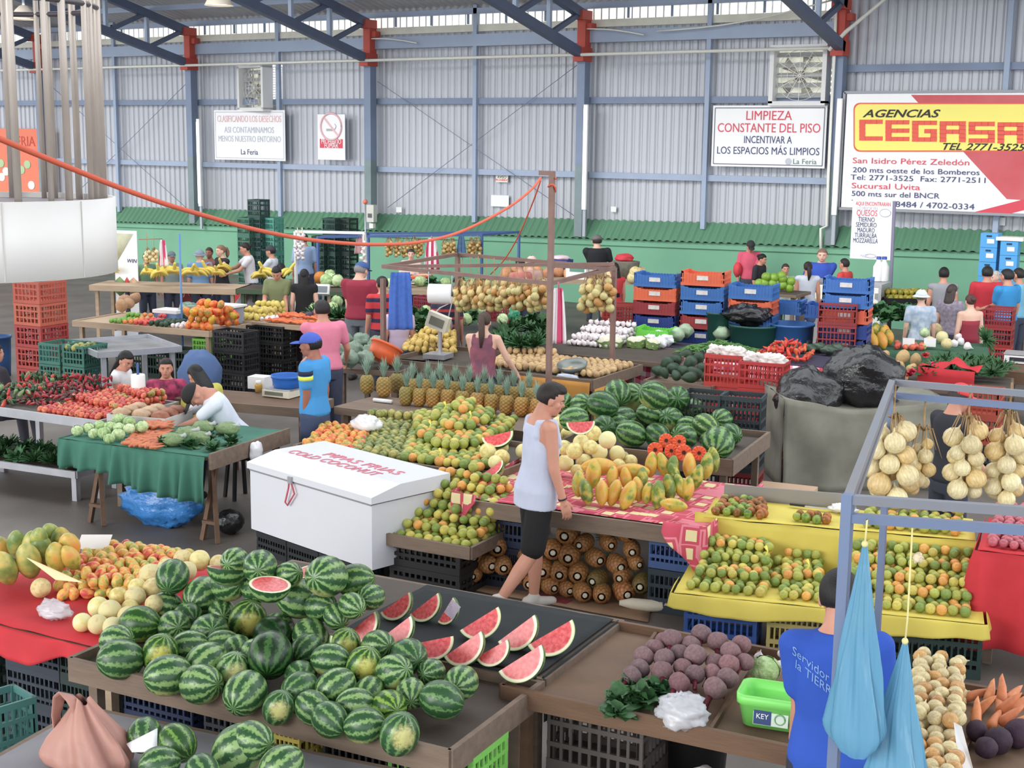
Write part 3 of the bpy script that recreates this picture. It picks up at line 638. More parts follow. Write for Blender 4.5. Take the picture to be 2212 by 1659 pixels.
def cauli():
 mb = MB(); mb.ell((0, 0, 0), (1, 1, .72), 24, 14, fn=lambda p: p*(1 + .09*mnoise.noise(p*4)))
 for k in range(7):
  a0 = k*.9
  mb.grid(lambda u, v: V((math.cos(a0 + (u - .5)*1.0)*(.85 + .25*v), math.sin(a0 + (u - .5)*1.0)*(.85 + .25*v), -.7 + 1.0*v + .06*math.sin(u*7))), 5, 4, mi=1)
 return mb
G['cauli'] = ME('cauliflower', cauli(), [m_curd, m_leafl])
m_carrot = M('carrot_skin', None, .5, 0, .2, 3, rnd=.1)
G['carrot'] = ME('carrot', MB().tube([(-1, 0, 0), (-.92, 0, 0), (-.5, .02, 0), (.2, 0, .02), (.8, .03, 0), (1.15, 0, 0)], [.1, .24, .27, .21, .12, .02], 10), m_carrot)
m_pep = M('chilli_skin', None, .22, 0, .15, 2, rnd=.12)
def pepper():
 mb = MB(); mb.tube([(-.95, 0, .0), (-.8, 0, 0), (-.4, .03, .02), (.1, .08, 0), (.6, .06, -.03), (1, -.05, -.02)], [.18, .38, .42, .36, .24, .04], 12)
 n = len(mb.f); mb.tube([(-.85, 0, 0), (-1.15, 0, .06), (-1.35, .03, .12)], [.1, .06, .05], 6)
 for q in range(n, len(mb.f)): mb.mi[q] = 1
 return mb
G['pepper'] = ME('pepper', pepper(), [m_pep, m_stem])
m_avo = M('avocado_skin', None, .35, 0, .3, 4, rnd=.15, bump=.25, bs=20)
G['avocado'] = ME('avocado', MB().ell((0, 0, 0), (.9, .9, 1.25), 16, 12, fn=lambda p: V((p.x*(1 - .2*p.z), p.y*(1 - .2*p.z), p.z))), m_avo)
m_banana = M('banana_peel', (232, 204, 70), .45, 0, .3, 3, rnd=.12, col2=(186, 176, 62))
def bananas():
 mb = MB()
 for row in range(2):
  for k in range(7):
   a = -.75 + k*.25; pts = []
   for j in range(6):
    q = j/5; pts.append(V((math.sin(a)*(q*.95), -.25*row + math.cos(a)*q*.9 - .5*q*q*.3, .55 - .1*row - 1.0*q*q*.62 + .2*q)))
   mb.tube(pts, [.05, .1, .13, .13, .1, .03], 7)
 mb.cap((0, -.1, .6), (0, -.4, 1.0), .13, .1, 8); return mb
G['banana'] = ME('banana_bunch', bananas(), m_banana)
m_lgreen = M('dark_leaf', (58, 108, 58), .55, 0, .4, 5, rnd=.22, col2=(34, 70, 40))
def leafclump(n=46, seed=1, curly=.5, L=1.0, wd=.2):
 r_ = random.Random(seed); mb = MB()
 for i in range(n):
  a = r_.random()*6.283; el = r_.random()*1.1 + .1; d = V((math.cos(a)*math.cos(el), math.sin(a)*math.cos(el), math.sin(el))); s = d.cross(V((0, 0, 1))).normalized(); u = s.cross(d)
  ln = L*(.5 + .6*r_.random()); w = wd*(.7 + .6*r_.random()); vs = []
  for j in range(5):
   q = j/4; p = d*ln*q - V((0, 0, .35*curly*ln*q*q)); ww = w*math.sin(math.pi*min(1, q*.85 + .12)); wob = .25*w*math.sin(q*9 + i)
   vs += [p - s*ww + u*wob, p + u*.05, p + s*ww - u*wob]
  mb.add(vs, [(j*3 + c, j*3 + c + 1, j*3 + c + 4, j*3 + c + 3) for j in range(4) for c in range(2)])
 return mb
for nm, a in (('leafy', (46, 1, .5, 1.0, .2)), ('herb', (90, 2, .3, 1.0, .08)), ('feather', (120, 5, .6, 1.1, .04)), ('bigleaf', (22, 3, .7, 1.1, .36))): G[nm] = ME(nm, leafclump(*a), m_lgreen)
m_garlic = M('garlic_skin', (236, 226, 228), .6, 0, .15, 6, rnd=.08)
G['garlic'] = ME('garlic', MB().lathe([(.06, 1.5), (.12, 1.1), (.45, .7), (.9, .2), (1, -.15), (.85, -.55), (.4, -.75), (.05, -.78)], 14, cap=True), m_garlic)
WHITE = (255, 255, 255)
# ---------------------------------------------------------------- heaps
CR_ = CR.copy()
def heap(quad, zb, hf, r, seed=0, jit=.25, layers=9, shell=2.3, squash=.82, flat=1.0):
 """stacks spheres of radius r on the quadrilateral (world points FL, FR, BR, BL) below the height profile hf(u, v)"""
 r_ = random.Random(seed); A, B, Cc, D = [V((q[0], q[1], 0)) for q in quad]; L = ((B - A).length + (Cc - D).length)/2; W_ = ((D - A).length + (Cc - B).length)/2
 out = []; nu = max(1, int(L/(2.02*r))); nv = max(1, int(W_/(1.78*r)))
 for k in range(layers):
  z = zb + r*flat + k*2*r*squash*flat
  for j in range(nv):
   for i in range(nu):
    u = (i + .5 + .25*((j + k) % 2 - .5))/nu; v = (j + .5 + .3*(k % 2))/nv
    u += (r_.random() - .5)*jit*2*r/L; v += (r_.random() - .5)*jit*2*r/W_
    if not (0 <= u <= 1 and 0 <= v <= 1.05): continue
    h = hf(u, v)
    if z - zb > h + .35*r: continue
    if k < layers and h - (z - zb) > shell*2*r*squash and .08 < u < .92 and v > .15: continue
    p = A*(1 - u)*(1 - v) + B*u*(1 - v) + Cc*u*v + D*(1 - u)*v
    out.append((V((p.x, p.y, z + (r_.random() - .5)*.15*r)), u, v, k))
 return seen_of(out, r)
def seen_of(out, r):
 """leaves out what the rest of the heap hides from the aisle"""
 keep = []
 for i, q in enumerate(out):
  c = q[0]; d = (CP - c).normalized(); hid = 0
  for tgt in (c + V((0, 0, .75*r)), c + CR_*(.7*r), c - CR_*(.7*r), c):
   for j, o in enumerate(out):
    if i != j:
     e = o[0] - tgt; t = e.dot(d)
     if t > .3*r and (e - d*t).length < .93*r: hid += 1; break
  if hid < 4: keep.append(q)
 return keep
def rrot(r_=RND): return (r_.random()*6.28, r_.random()*6.28, r_.random()*6.28)
def strew(pts, kind, r, name, cat, group, looks, seed=1, rot=None, squash=None):
 """looks: list of (weight, rgb, label)"""
 r_ = random.Random(seed); tot = sum(l[0] for l in looks)
 for q in pts:
  x = r_.random()*tot
  for wgt, colr, lab in looks:
   x -= wgt
   if x <= 0: break
  s = r*(.9 + .18*r_.random())
  item(name, G[kind], q[0] if isinstance(q, tuple) else q, rot(r_) if rot else rrot(r_), s, lab, cat, group, colr)
def relax(ps, rs, it=60, zmin=None):
 """push overlapping round things apart without letting them sink"""
 n = len(ps)
 for _ in range(it):
  for i in range(n):
   for j in range(i):
    d = ps[i] - ps[j]; L = d.length; m_ = (rs[i] + rs[j])*.97
    if L < m_:
     d = d/L if L > 1e-6 else V((1, 0, 0)); e = (m_ - L)*.5
     ps[i] = ps[i] + d*e; ps[j] = ps[j] - d*e
  for i in range(n):
   if zmin is not None and ps[i].z < zmin + rs[i]: ps[i].z = zmin + rs[i]
 return ps
# ---------------------------------------------------------------- crates
m_crate = M('crate_plastic', None, .5, 0, .1, 3, rnd=.06)
m_plate = M('crate_white_print', (232, 226, 222), .6, 0, .3, 14)
def crate_mesh(L, W_, H_, nl=10, nw=7, rails=(.36, .68), dip=0, t=.014):
 mb = MB(); c = .034
 mb.box((0, 0, .008), (L - .01, W_ - .01, .014))
 for sx in (-1, 1):
  for sy in (-1, 1): mb.box((sx*(L/2 - c/2), sy*(W_/2 - c/2), H_/2), (c, c, H_))
 for sy in (-1, 1):
  y = sy*(W_/2 - t/2)
  if dip:
   n = 12
   for i in range(n):
    x = -L/2 + (i + .5)*L/n; q = abs(x)/(L/2); hh = H_ - dip*(1 if q < .55 else max(0, (1 - q)/.45)); mb.box((x, y, hh/2), (L/n, t, hh))
  else:
   mb.box((0, y, H_ - .018), (L, t*1.6, .036))
  mb.box((0, y, .022), (L, t*1.5, .044))
  for q in rails: mb.box((0, y, H_*q), (L, t*1.3, .022))
  for i in range(nl): mb.box((-L/2 + (i + .5)*L/nl, y, H_/2), (.016 if not dip else .012, t*(1 if not dip else 2), H_*.97 if not dip else H_*.7))
 for sx in (-1, 1):
  x = sx*(L/2 - t/2); mb.box((x, 0, H_ - .018), (t*1.6, W_, .036)); mb.box((x, 0, .022), (t*1.5, W_, .044))
  for q in rails: mb.box((x, 0, H_*q), (t*1.3, W_, .022))
  for i in range(nw): mb.box((x, -W_/2 + (i + .5)*W_/nw, H_/2), (t, .016, H_*.97))
 return mb
def plates(L, W_, H_): return MB().box((0, -W_/2 - .008, H_*.55), (L*.26, .006, H_*.3)).box((0, W_/2 + .008, H_*.55), (L*.26, .006, H_*.3))
CRT = {'tall': ((.54, .37, .31), crate_mesh(.54, .37, .31).mesh('crate_body', m_crate), None),
  'mid': ((.6, .4, .25), crate_mesh(.6, .4, .25, 12, 8, (.3, .62)).mesh('crate_body', m_crate), None),
  'shallow': ((.6, .4, .2), crate_mesh(.6, .4, .2, 14, 8, (.5,), dip=.035).mesh('crate_body', m_crate), plates(.6, .4, .2).mesh('print_plate', m_plate)),
  'low': ((.56, .38, .15), crate_mesh(.56, .38, .15, 12, 8, (.5,)).mesh('crate_body', m_crate), None)}
# a second deck of slats inside keeps the crate dark and solid
def crate(kind, loc, rz, color, label, group=None, scale=1.0, plate=True, name='crate'):
 (L, W_, H_), me, pl = CRT[kind]
 if pl is None or not plate:
  return item(name, me, loc, (0, 0, rz), scale, label, 'crate', group, color)
 t = thing(name, label, 'crate', loc, rz, group); t.scale = (scale,)*3 if isinstance(scale, (int, float)) else scale
 o = bpy.data.objects.new('crate_body', me); COL.objects.link(o); o.parent = t; o.color = lin(color)
 o = bpy.data.objects.new('print_plate', pl); COL.objects.link(o); o.parent = t
 return t
def crate_wh(kind, w_, h_, d_=None):
 (L, W_, H_) = CRT[kind][0]; return (w_/L, (d_ or w_*W_/L)/W_, h_/H_)
# ---------------------------------------------------------------- tables, cloths, bags
m_wood = M('worn_plank', (128, 108, 92), .75, 0, .4, 6, bump=.25, bs=30, stretch=(.5, 3, 3), col2=(82, 68, 58))
m_wood2 = M('brown_board', (112, 82, 60), .65, 0, .4, 5, bump=.2, bs=30, stretch=(.5, 3, 3), col2=(78, 58, 44))
m_woodlt = M('pale_plank', (186, 160, 132), .75, 0, .3, 6, bump=.2, bs=30, stretch=(.5, 3, 3), col2=(136, 114, 92))
m_darkply = M('dark_ply', (84, 74, 66), .7, 0, .4, 4, bump=.15, bs=20, col2=(58, 50, 46))
m_alu = M('aluminium', (190, 192, 200), .4, .6, .15, 5)
class Fr:
 """a flat local frame: origin, x axis towards the world point b"""
 def __init__(s, a, b, z=0):
  s.o = V((a[0], a[1], z)); d = V((b[0] - a[0], b[1] - a[1], 0)); s.L = d.length; s.rz = math.atan2(d.y, d.x); s.x = d.normalized(); s.y = V((-s.x.y, s.x.x, 0))
 def __call__(s, u, v, w_=0): return s.o + s.x*u + s.y*v + V((0, 0, w_))
def tray_table(name, label, fr, L, W_, z, m_top, m_rim, rim=.09, lip=.05, legs=True, legm=None, cat='table', legh=None, group=None, th=.03, back=True):
 """board with raised rims; local x along the front edge, y away from it"""
 t = thing(name, label, cat, fr(0, 0) + V((0, 0, -fr.o.z)), fr.rz, group)
 MB().box((L/2, W_/2, z - th/2), (L, W_, th)).build('board', m_top, t)
 def rr(nm, a, b, hh):
  mb = MB(); mb.bar(a, b, .03, hh); mb.build(nm, m_rim, t)
 zz = z - rim/2 + lip
 rr('front_rim', (-.015, -.015, zz), (L + .015, -.015, zz), rim)
 if back: rr('back_rim', (0, W_ + .015, zz), (L, W_ + .015, zz), rim)
 rr('side_rim', (-.015, -.015, zz), (-.015, W_ + .03, zz), rim); rr('side_rim', (L + .015, -.015, zz), (L + .015, W_ + .03, zz), rim)
 if legs:
  for x in (.08, L - .08):
   for y in (.08, W_ - .08): MB().bar((x, y, 0), (x, y, z - th), .06).build('leg', legm or m_rim, t)
 return t
def cloth_top(fr, x0, x1, y0, y1, z, mb, amp=.006, nx=24, ny=10, seed=0):
 mb.grid(lambda u, v: fr(x0 + (x1 - x0)*u, y0 + (y1 - y0)*v, 0) + V((0, 0, z - fr.o.z + amp*mnoise.noise(V((u*9, v*7, seed))))), nx, ny)
def skirt(mb, pts, z0, z1, amp=.03, k=14, n=80, seed=0, out=None, hem=0.02, flare=.03):
 """cloth hanging from the path pts (world xy) between z0 (top) and z1 (bottom, number or function of s)"""
 pts = [V((p[0], p[1], 0)) for p in pts]; seg = [(b - a).length for a, b in zip(pts, pts[1:])]; tot = sum(seg)
 def at(s):
  d = s*tot
  for (a, b), l in zip(zip(pts, pts[1:]), seg):
   if d <= l + 1e-9: t = (b - a).normalized(); return a + t*d, V((t.y, -t.x, 0))
   d -= l
  t = (pts[-1] - pts[-2]).normalized(); return pts[-1], V((t.y, -t.x, 0))
 def fn(u, v):
  p, nrm = at(u); zb = z1(u) if callable(z1) else z1
  zb += hem*mnoise.noise(V((u*7, seed, 3)))
  zt = z0(u) if callable(z0) else z0
  f = math.sin(u*tot*k + 2.5*mnoise.noise(V((u*4, seed, 0)))) + .5*math.sin(u*tot*k*2.3 + seed)
  return p + nrm*(.012 + (amp*f + flare)*v**.7) + V((0, 0, zt + (zb - zt)*v))
 mb.grid(fn, n, 8); return mb
def blob(c, r, seed=0, amp=.18, k=2.2, seg=28, rg=18, mb=None, fine=.06, zflat=None, m=None):
 """crumpled bag-like lump"""
 mb = mb or MB()
 def fn(p):
  q = V((p.x/r[0], p.y/r[1], p.z/r[2])) if not isinstance(r, (int, float)) else p/r
  d = 1 + amp*mnoise.noise(q*k*.7 + V((seed, 0, 0))) + fine*abs(mnoise.noise(q*k*2.4 + V((0, seed, 0))))*2 - fine
  return p*d
 mb.ell((0, 0, 0) if m else c, r, seg, rg, fn=fn, m=m)
 if m: mb.v = [p + V(c) for p in mb.v]
 if zflat is not None:
  for p in mb.v: p.z = max(p.z, zflat)
 return mb
def plastic(name, col, alpha=.7, rough=.2, bump=.5, vstretch=None):
 if name in MATS: return MATS[name]
 t = NT(name); b = t.b; b.inputs['Base Color'].default_value = lin(col); b.inputs['Roughness'].default_value = rough; b.inputs['Alpha'].default_value = alpha; b.inputs['Specular IOR Level'].default_value = .7
 tc = t.n('ShaderNodeTexCoord'); mpp = t.n('ShaderNodeMapping', {'Vector': tc.outputs['Object'], 'Scale': vstretch or (1, 1, 1)}); nz = t.n('ShaderNodeTexNoise', {'Vector': mpp.outputs[0], 'Scale': 14.0, 'Detail': 4.0}); bp = t.n('ShaderNodeBump', {'Strength': bump, 'Distance': .02, 'Height': nz.outputs[0]}); t.link(bp.outputs[0], b.inputs['Normal'])
 MATS[name] = t.m; return t.m
m_clear = plastic('clear_bag', (226, 228, 236), .55); m_whitebag = plastic('white_bag', (236, 236, 240), .95); m_blackbag = plastic('black_bag', (26, 26, 30), 1, .25, .9)
# ================================================================ people
def mat_skin(name, col): return M(name, col, .5, 0, .08, 6, sss=.0)
SK = {'tan': mat_skin('skin_tan', (206, 142, 116)), 'brown': mat_skin('skin_brown', (166, 104, 82)), 'light': mat_skin('skin_light', (230, 180, 156)), 'mid': mat_skin('skin_mid', (212, 156, 128))}
m_eye = M('eye_white', (206, 196, 188), .4); m_iris = M('eye_dark', (40, 28, 24), .3); m_lip = M('lips', (176, 92, 86), .5)
def hairm(c): return M('hair_%02x%02x%02x' % c, c, .55, 0, .35, 30, bump=.5, bs=60, stretch=(3, 3, .4))
_HANDS = {}
def hand_mesh(curl, voxel=.0055):
 """right hand, wrist at the origin, fingers towards -Z, thumb towards +Y, palm facing -X"""
 k = (curl, voxel)
 if k in _HANDS: return _HANDS[k]
 mb = MB(); mb.ell((0, 0, -.05), (.016, .040, .055), 12, 8); mb.cap((0, 0, .03), (0, 0, -.03), .024, .024, 10)
 for i, (y, ln, rr) in enumerate(((.030, .070, .0085), (.010, .080, .009), (-.011, .074, .0085), (-.030, .058, .0075))):
  a = V((0, y, -.092)); c1 = curl*(.7 + .12*i); d1 = V((-math.sin(c1), 0, -math.cos(c1))); b = a + d1*ln*.52; c2 = c1 + curl*.9; d2 = V((-math.sin(c2), 0, -math.cos(c2))); c = b + d2*ln*.5
  mb.cap((0, y*.9, -.06), a, .010, rr, 8); mb.cap(a, b, rr, rr*.92, 8); mb.cap(b, c, rr*.92, rr*.8, 8)
 mb.cap((0, .026, -.026), (-.008, .050, -.062), .013, .010, 8); mb.cap((-.008, .050, -.062), (-.016, .054, -.092), .0098, .008, 8)
 _HANDS[k] = remesh(mb, voxel, 1); return _HANDS[k]
def head_shape(mb, T, yawm, f=1.0):
 """skull, jaw, nose, brow, ears; T maps from head space (origin at head centre, +Y forward) to body space"""
 def pt(p): return T(V(p))
 def e(c, r, seg=18, rg=12, fn=None):
  b = MB().ell(c, r, seg, rg, fn=fn); mb.add([pt(p) for p in b.v], b.f)
 e((0, -.008, .022), (.074, .094, .092)); e((0, .018, -.045), (.058, .070, .072)); e((0, .052, -.090), (.030, .030, .024))
 e((0, .088, -.022), (.013, .024, .018)); e((0, .078, .002), (.010, .022, .030)); e((0, .066, .022), (.050, .026, .016)); e((0, .076, -.062), (.024, .018, .011))
 for s in (-1, 1): e((s*.076, -.008, -.016), (.011, .020, .032)); e((s*.045, .052, -.028), (.022, .022, .020))
 c = MB().cap((0, -.030, -.06), (0, -.040, -.155), .052, .060, 14); mb.add([pt(p) for p in c.v], c.f)
def person(label, pos, face, H=1.70, skin='tan', hair=((30, 22, 22), 'short'), top=((200, 60, 60), .5, 0), bottom=((60, 66, 90), 'long'), lean=0, armL=None, armR=None, legL=None, legR=None, hat=None, turn=0, nod=0, bulk=1.0, voxel=.014, curl=.35, extra=None, shoes=(70, 60, 56), topm=None, bottomm=None, hip=None, z0=0, group=None, eyes=True, tank=False, hemz=.90, sidetilt=0):
 """face: 0 seen from behind, 180 facing the viewer, 90 facing the left of the picture, -90 the right"""
 s = H/1.72; base = V((pos[0], pos[1], z0)); ax = math.atan2(base.y, base.x) - math.pi/2
 t = thing('person', label, 'person', base, ax + rad(face), group)
 hz = .93 if hip is None else hip/s
 Rl = Matrix.Rotation(rad(-lean), 3, 'X') @ Matrix.Rotation(rad(sidetilt), 3, 'Y'); piv = V((0, 0, hz))
 def TU(p): return (Rl @ (V((p[0]*bulk if abs(p[0]) < .2 else p[0], p[1]*bulk, p[2] + hz - .93)) - piv) + piv)*s
 def sec(infl=0, lo=.84, hi=1.6, loose=0):
  S_ = [(.84, .145, .105, -.012), (.93, .165, .118, -.012), (1.02, .152, .108, -.004), (1.10, .140, .100, 0), (1.22, .156, .112, .0), (1.32, .172, .116, -.004), (1.39, .176, .104, -.012), (1.435, .140, .084, -.018), (1.47, .080, .064, -.02), (1.50, .056, .056, -.016)]
  o = []
  for z, a, b, oy in S_:
   if lo - .001 <= z <= hi: o.append((z, a + infl + loose*max(0, (1.3 - z))*.35, b + infl + loose*max(0, (1.3 - z))*.3, 0, oy))
  return o
 headc = V((0, .022, 1.605)); hm = Matrix.Rotation(rad(turn), 3, 'Z') @ Matrix.Rotation(rad(-nod), 3, 'X')
 nb = V((0, -.012, 1.50))
 def TH(p): return TU(nb + hm @ (p + headc - nb))
 body = MB(); body.loft(sec(), 20, TU); body.cap(TU((0, -.016, 1.44)), TU((0, -.004, 1.53)), .064*s, .054*s, 14); head_shape(body, TH, 0)
 shs = []
 arms = {}
 for sd, arm in ((-1, armL), (1, armR)):
  arm = arm or ((.14, -.02, -1), (.06, .22, -1)); u_, f_ = V(arm[0]).normalized(), V(arm[1]).normalized()
  u_.x *= sd if len(arm) < 3 else 1; f_.x *= sd if len(arm) < 3 else 1
  shd = TU((sd*.178, -.012, 1.405)); el = shd + u_*.285*s; wr = el + f_*.25*s
  body.cap(shd, el, .050*s*bulk, .040*s, 12); body.cap(el, wr, .041*s, .027*s, 12); body.cap(TU((sd*.10, -.012, 1.40)), shd, .06*s, .052*s, 12)
  arms[sd] = (shd, el, wr, f_)
 legs = {}
 for sd, lg in ((-1, legL), (1, legR)):
  hp = V((sd*.092*bulk, -.01, hz - .03))*s
  lg = lg or ((sd*.03, .02, -1), (sd*.005, -.03, -1)); th, sh = V(lg[0]).normalized(), V(lg[1]).normalized()
  tl = (hz - .03 - .08)*.515 if hip is None else .42; sl = (hz - .03 - .08)*.49 if hip is None else .41
  kn = hp + th*tl*s; an = kn + sh*sl*s
  body.cap(hp, kn, .086*s*bulk, .058*s, 14); body.cap(kn, kn + (an - kn)*.38, .056*s, .057*s, 12); body.cap(kn + (an - kn)*.38, an, .057*s, .036*s, 12)
  fd = V((0, 1, 0)) if len(lg) < 3 else V(lg[2]).normalized()
  body.cap(an - fd*.035*s + V((0, 0, -.035*s)), an + fd*.13*s + V((0, 0, -.05*s)), .036*s, .028*s, 10); legs[sd] = (hp, kn, an, fd)
 vs, fs = remesh(body, voxel, 2)
 mb = MB().add(vs, fs)
 for sd in (-1, 1):
  shd, el, wr, f_ = arms[sd]; hv, hf = hand_mesh(curl, .0055 if voxel < .011 else .008)
  z = -f_; fy = V((0, 1, 0)) if abs(z.y) < .8 else V((0, 0, 1)); x = fy.cross(z).normalized(); y = z.cross(x); m3 = Matrix((x, y, z)).transposed()
  flip = [f[::-1] for f in hf] if sd < 0 else hf
  mb.add([wr + m3 @ V((p.x*sd, p.y, p.z))*s for p in hv], flip)
 mb.build('body', SK[skin], t)
 if eyes:
  for sd in (-1, 1):
   e = MB(); c = V((sd*.031, .080, .0)); b1 = MB().ell(c - V((0, .004, 0)), (.0115, .008, .0062), 10, 7); b2 = MB().ell(c + V((0, .0005, 0)), (.0062, .005, .0056), 8, 6)
   e.add([TH(p) for p in b1.v], b1.f, 0); e.add([TH(p) for p in b2.v], b2.f, 1); e.build('eye', [m_eye, m_iris], t)
   b = MB().tube([(sd*.016, .090, .017), (sd*.032, .090, .021), (sd*.048, .078, .016)], [.003, .0042, .0025], 6); MB().add([TH(p) for p in b.v], b.f).build('eyebrow', hairm(hair[0] if hair else (50, 40, 36)), t)
  b = MB().ell((0, .092, -.062), (.021, .006, .0065), 10, 6); MB().add([TH(p) for p in b.v], b.f).build('mouth', m_lip, t)
 # garments follow the same bones, a little larger
 (tc_, slv, loose) = top[:3]; tm = topm or (M('cloth_%02x%02x%02x' % tuple(tc_), tc_, .85, 0, .12, 5, bump=.35, bs=9) if tc_ else None)
 if tc_ is not None:
  sm = MB(); g = .013
  if tank:
   q = sec(g, .84, 1.30, loose); sm.loft([(hemz + .0, q[0][1]*1.02, q[0][2], 0, -.012)] + q[1:] + [(1.33, .156, .126, 0, -.006), (1.37, .128, .121, 0, -.012), (1.41, .118, .108, 0, -.018)], 24, TU)
   for sd in (-1, 1):
    sm.cap(TU((sd*.115, .085, 1.28)), TU((sd*.098, .05, 1.44)), .030*s, .024*s, 8); sm.cap(TU((sd*.098, .05, 1.44)), TU((sd*.100, -.07, 1.43)), .024*s, .026*s, 8); sm.cap(TU((sd*.100, -.075, 1.43)), TU((sd*.105, -.075, 1.34)), .028*s, .036*s, 8)
  else:
   q = sec(g, .84, 1.475, loose); q = [(hemz, q[0][1] if hemz > .86 else q[0][1], q[0][2], 0, -.012)] + [k for k in q[1:] if k[0] > hemz + .02]
   sm.loft(q, 24, TU)
   for sd in (-1, 1):
    shd, el, wr, f_ = arms[sd]; sm.cap(TU((sd*.10, -.012, 1.395)), shd, (.064 + g)*s, (.054 + g)*s, 12)
    if slv > 0:
     e = shd + (el - shd)*min(1, slv); sm.cap(shd, e, (.053 + g)*s*bulk, (.047 + g*1.3)*s, 12)
     if slv > 1: sm.cap(el, el + (wr - el)*min(.95, slv - 1), (.046 + g)*s, (.034 + g)*s, 12)
  vs, fs = remesh(sm, voxel, 3); MB().add(vs, fs).build('tank_top' if tank else 'dress' if hemz < .7 else 'shirt', tm, t)
 bc, bl = bottom[:2]
 if bc is not None:
  bm = bottomm or M('cloth_%02x%02x%02x' % tuple(bc), bc, .85, 0, .15, 5, bump=.3, bs=9); sm = MB(); g = .012
  def TB(p): return V((p[0]*bulk, p[1]*bulk, p[2] + hz - .93))*s
  sm.loft([(.80, .15, .115, 0, -.01), (.88, .172, .124, 0, -.012), (.96, .168, .120, 0, -.01), (1.03, .158, .112, 0, -.005)], 22, TB)
  fr = {'long': 2, 'short': .62, 'knee': .9}[bl]
  for sd in (-1, 1):
   hp, kn, an, fd = legs[sd]; lo = .02 if bl != 'long' else .008
   sm.cap(hp, hp + (kn - hp)*min(1, fr), (.088 + g)*s*bulk, (.064 + g + lo)*s, 14)
   if fr > 1: sm.cap(kn, an - (an - kn)*.04, (.062 + g)*s, (.046 + g)*s, 12)
  vs, fs = remesh(sm, voxel, 2); MB().add(vs, fs).build({'long': 'trousers', 'short': 'shorts', 'knee': 'shorts'}[bl], bm, t)
 for sd in (-1, 1):
  hp, kn, an, fd = legs[sd]
  if shoes:
   sm = MB(); a_, b_ = an - fd*.05*s + V((0, 0, -.040*s)), an + fd*.15*s + V((0, 0, -.052*s)); sm.cap(a_, b_, .044*s, .034*s, 12); sm.cap(an + V((0, 0, .0)), an + V((0, 0, -.03*s)), .044*s, .046*s, 12)
   vs, fs = remesh(sm, .012, 1); MB().add(vs, fs).build('shoe', M('shoe_%02x%02x%02x' % shoes, shoes, .6), t)
 # hair
 if hair:
  hc, style = hair[:2]; hm_ = hairm(hc); hb = MB()
  def hcap(p):
   q = p.copy(); front = q.y > .02
   line = .045 if q.y > .06 else (.045 - (.06 - q.y)*.75 if q.y > -.02 else -.06 if style != 'long' else -.09)
   if style in ('pony', 'bun'): line = line*.9
   if q.z < line: q = q*.86
   return q
  b = MB().ell((0, 0, 0), (.086, .106, .108), 24, 18, fn=hcap); hb.add([TH(p + V((0, -.012, .020))) for p in b.v], b.f)
  if style == 'spiky':
   b = MB().ell((0, .01, .082), (.066, .082, .042), 18, 10, fn=bumpy(.12, 30, 2)); hb.add([TH(p) for p in b.v], b.f)
  if style == 'long':
   L_ = hair[2] if len(hair) > 2 else .34
   sec_ = [(.05, .080, .050, 0, -.05), (-.04, .088, .052, 0, -.062), (-.12, .090, .045, 0, -.082), (-.12 - L_*.5, .085, .036, 0, -.11), (-.12 - L_*.9, .06, .026, 0, -.115), (-.12 - L_, .03, .014, 0, -.11)]
   b = MB().loft(sec_, 18); hb.add([TH(V((p.x, p.y, p.z))) for p in b.v], b.f)
  if style == 'pony':
   L_ = hair[2] if len(hair) > 2 else .3
   b = MB().tube([(0, -.09, .05), (0, -.14, .045), (0, -.16, -.02), (.01, -.165, -.02 - L_*.5), (0, -.155, -.02 - L_)], [.03, .036, .042, .04, .012], 12); hb.add([TH(p) for p in b.v], b.f)
  if style == 'bun':
   b = MB().ell((0, -.11, .05), (.045, .04, .042), 14, 10); hb.add([TH(p) for p in b.v], b.f)
  hb.build('hair', hm_, t)
 if hat:
  kind, hc = hat[:2]; mt = M('hat_%02x%02x%02x' % hc, hc, .8, bump=.2, bs=20)
  b = MB()
  if kind == 'cap':
   b.ell((0, -.008, .030), (.088, .108, .100), 22, 16, fn=lambda p: p if p.z > 0 else V((p.x*.97, p.y*.97, p.z*.1)))
   b.ell((0, .115 if len(hat) < 3 else -.115, .036), (.066, .085, .007), 16, 8, fn=lambda p: p - V((0, 0, p.y*p.y*2.2 + p.x*p.x*3)))
  else:
   br = .165 if kind == 'sun' else .14
   b.ell((0, -.008, .030), (.094, .112, .098), 22, 16, fn=lambda p: p if p.z > 0 else V((p.x*.97, p.y*.97, p.z*.1)))
   b.lathe([(.088, .045), (br, .012), (br + .004, .006), (.088, .036)], 28, c=(0, -.008, 0))
  MB().add([TH(p) for p in b.v], b.f).build({'cap': 'cap', 'sun': 'sun_hat', 'bucket': 'bucket_hat'}[kind], mt, t)
 if extra: extra(t, TU, TH, arms, legs, s)
 return t
def headpos(px, py, H, ztop=None):
 """where a standing person of height H is, from the pixel of the top of the head"""
 return P(px, py, ztop or H)
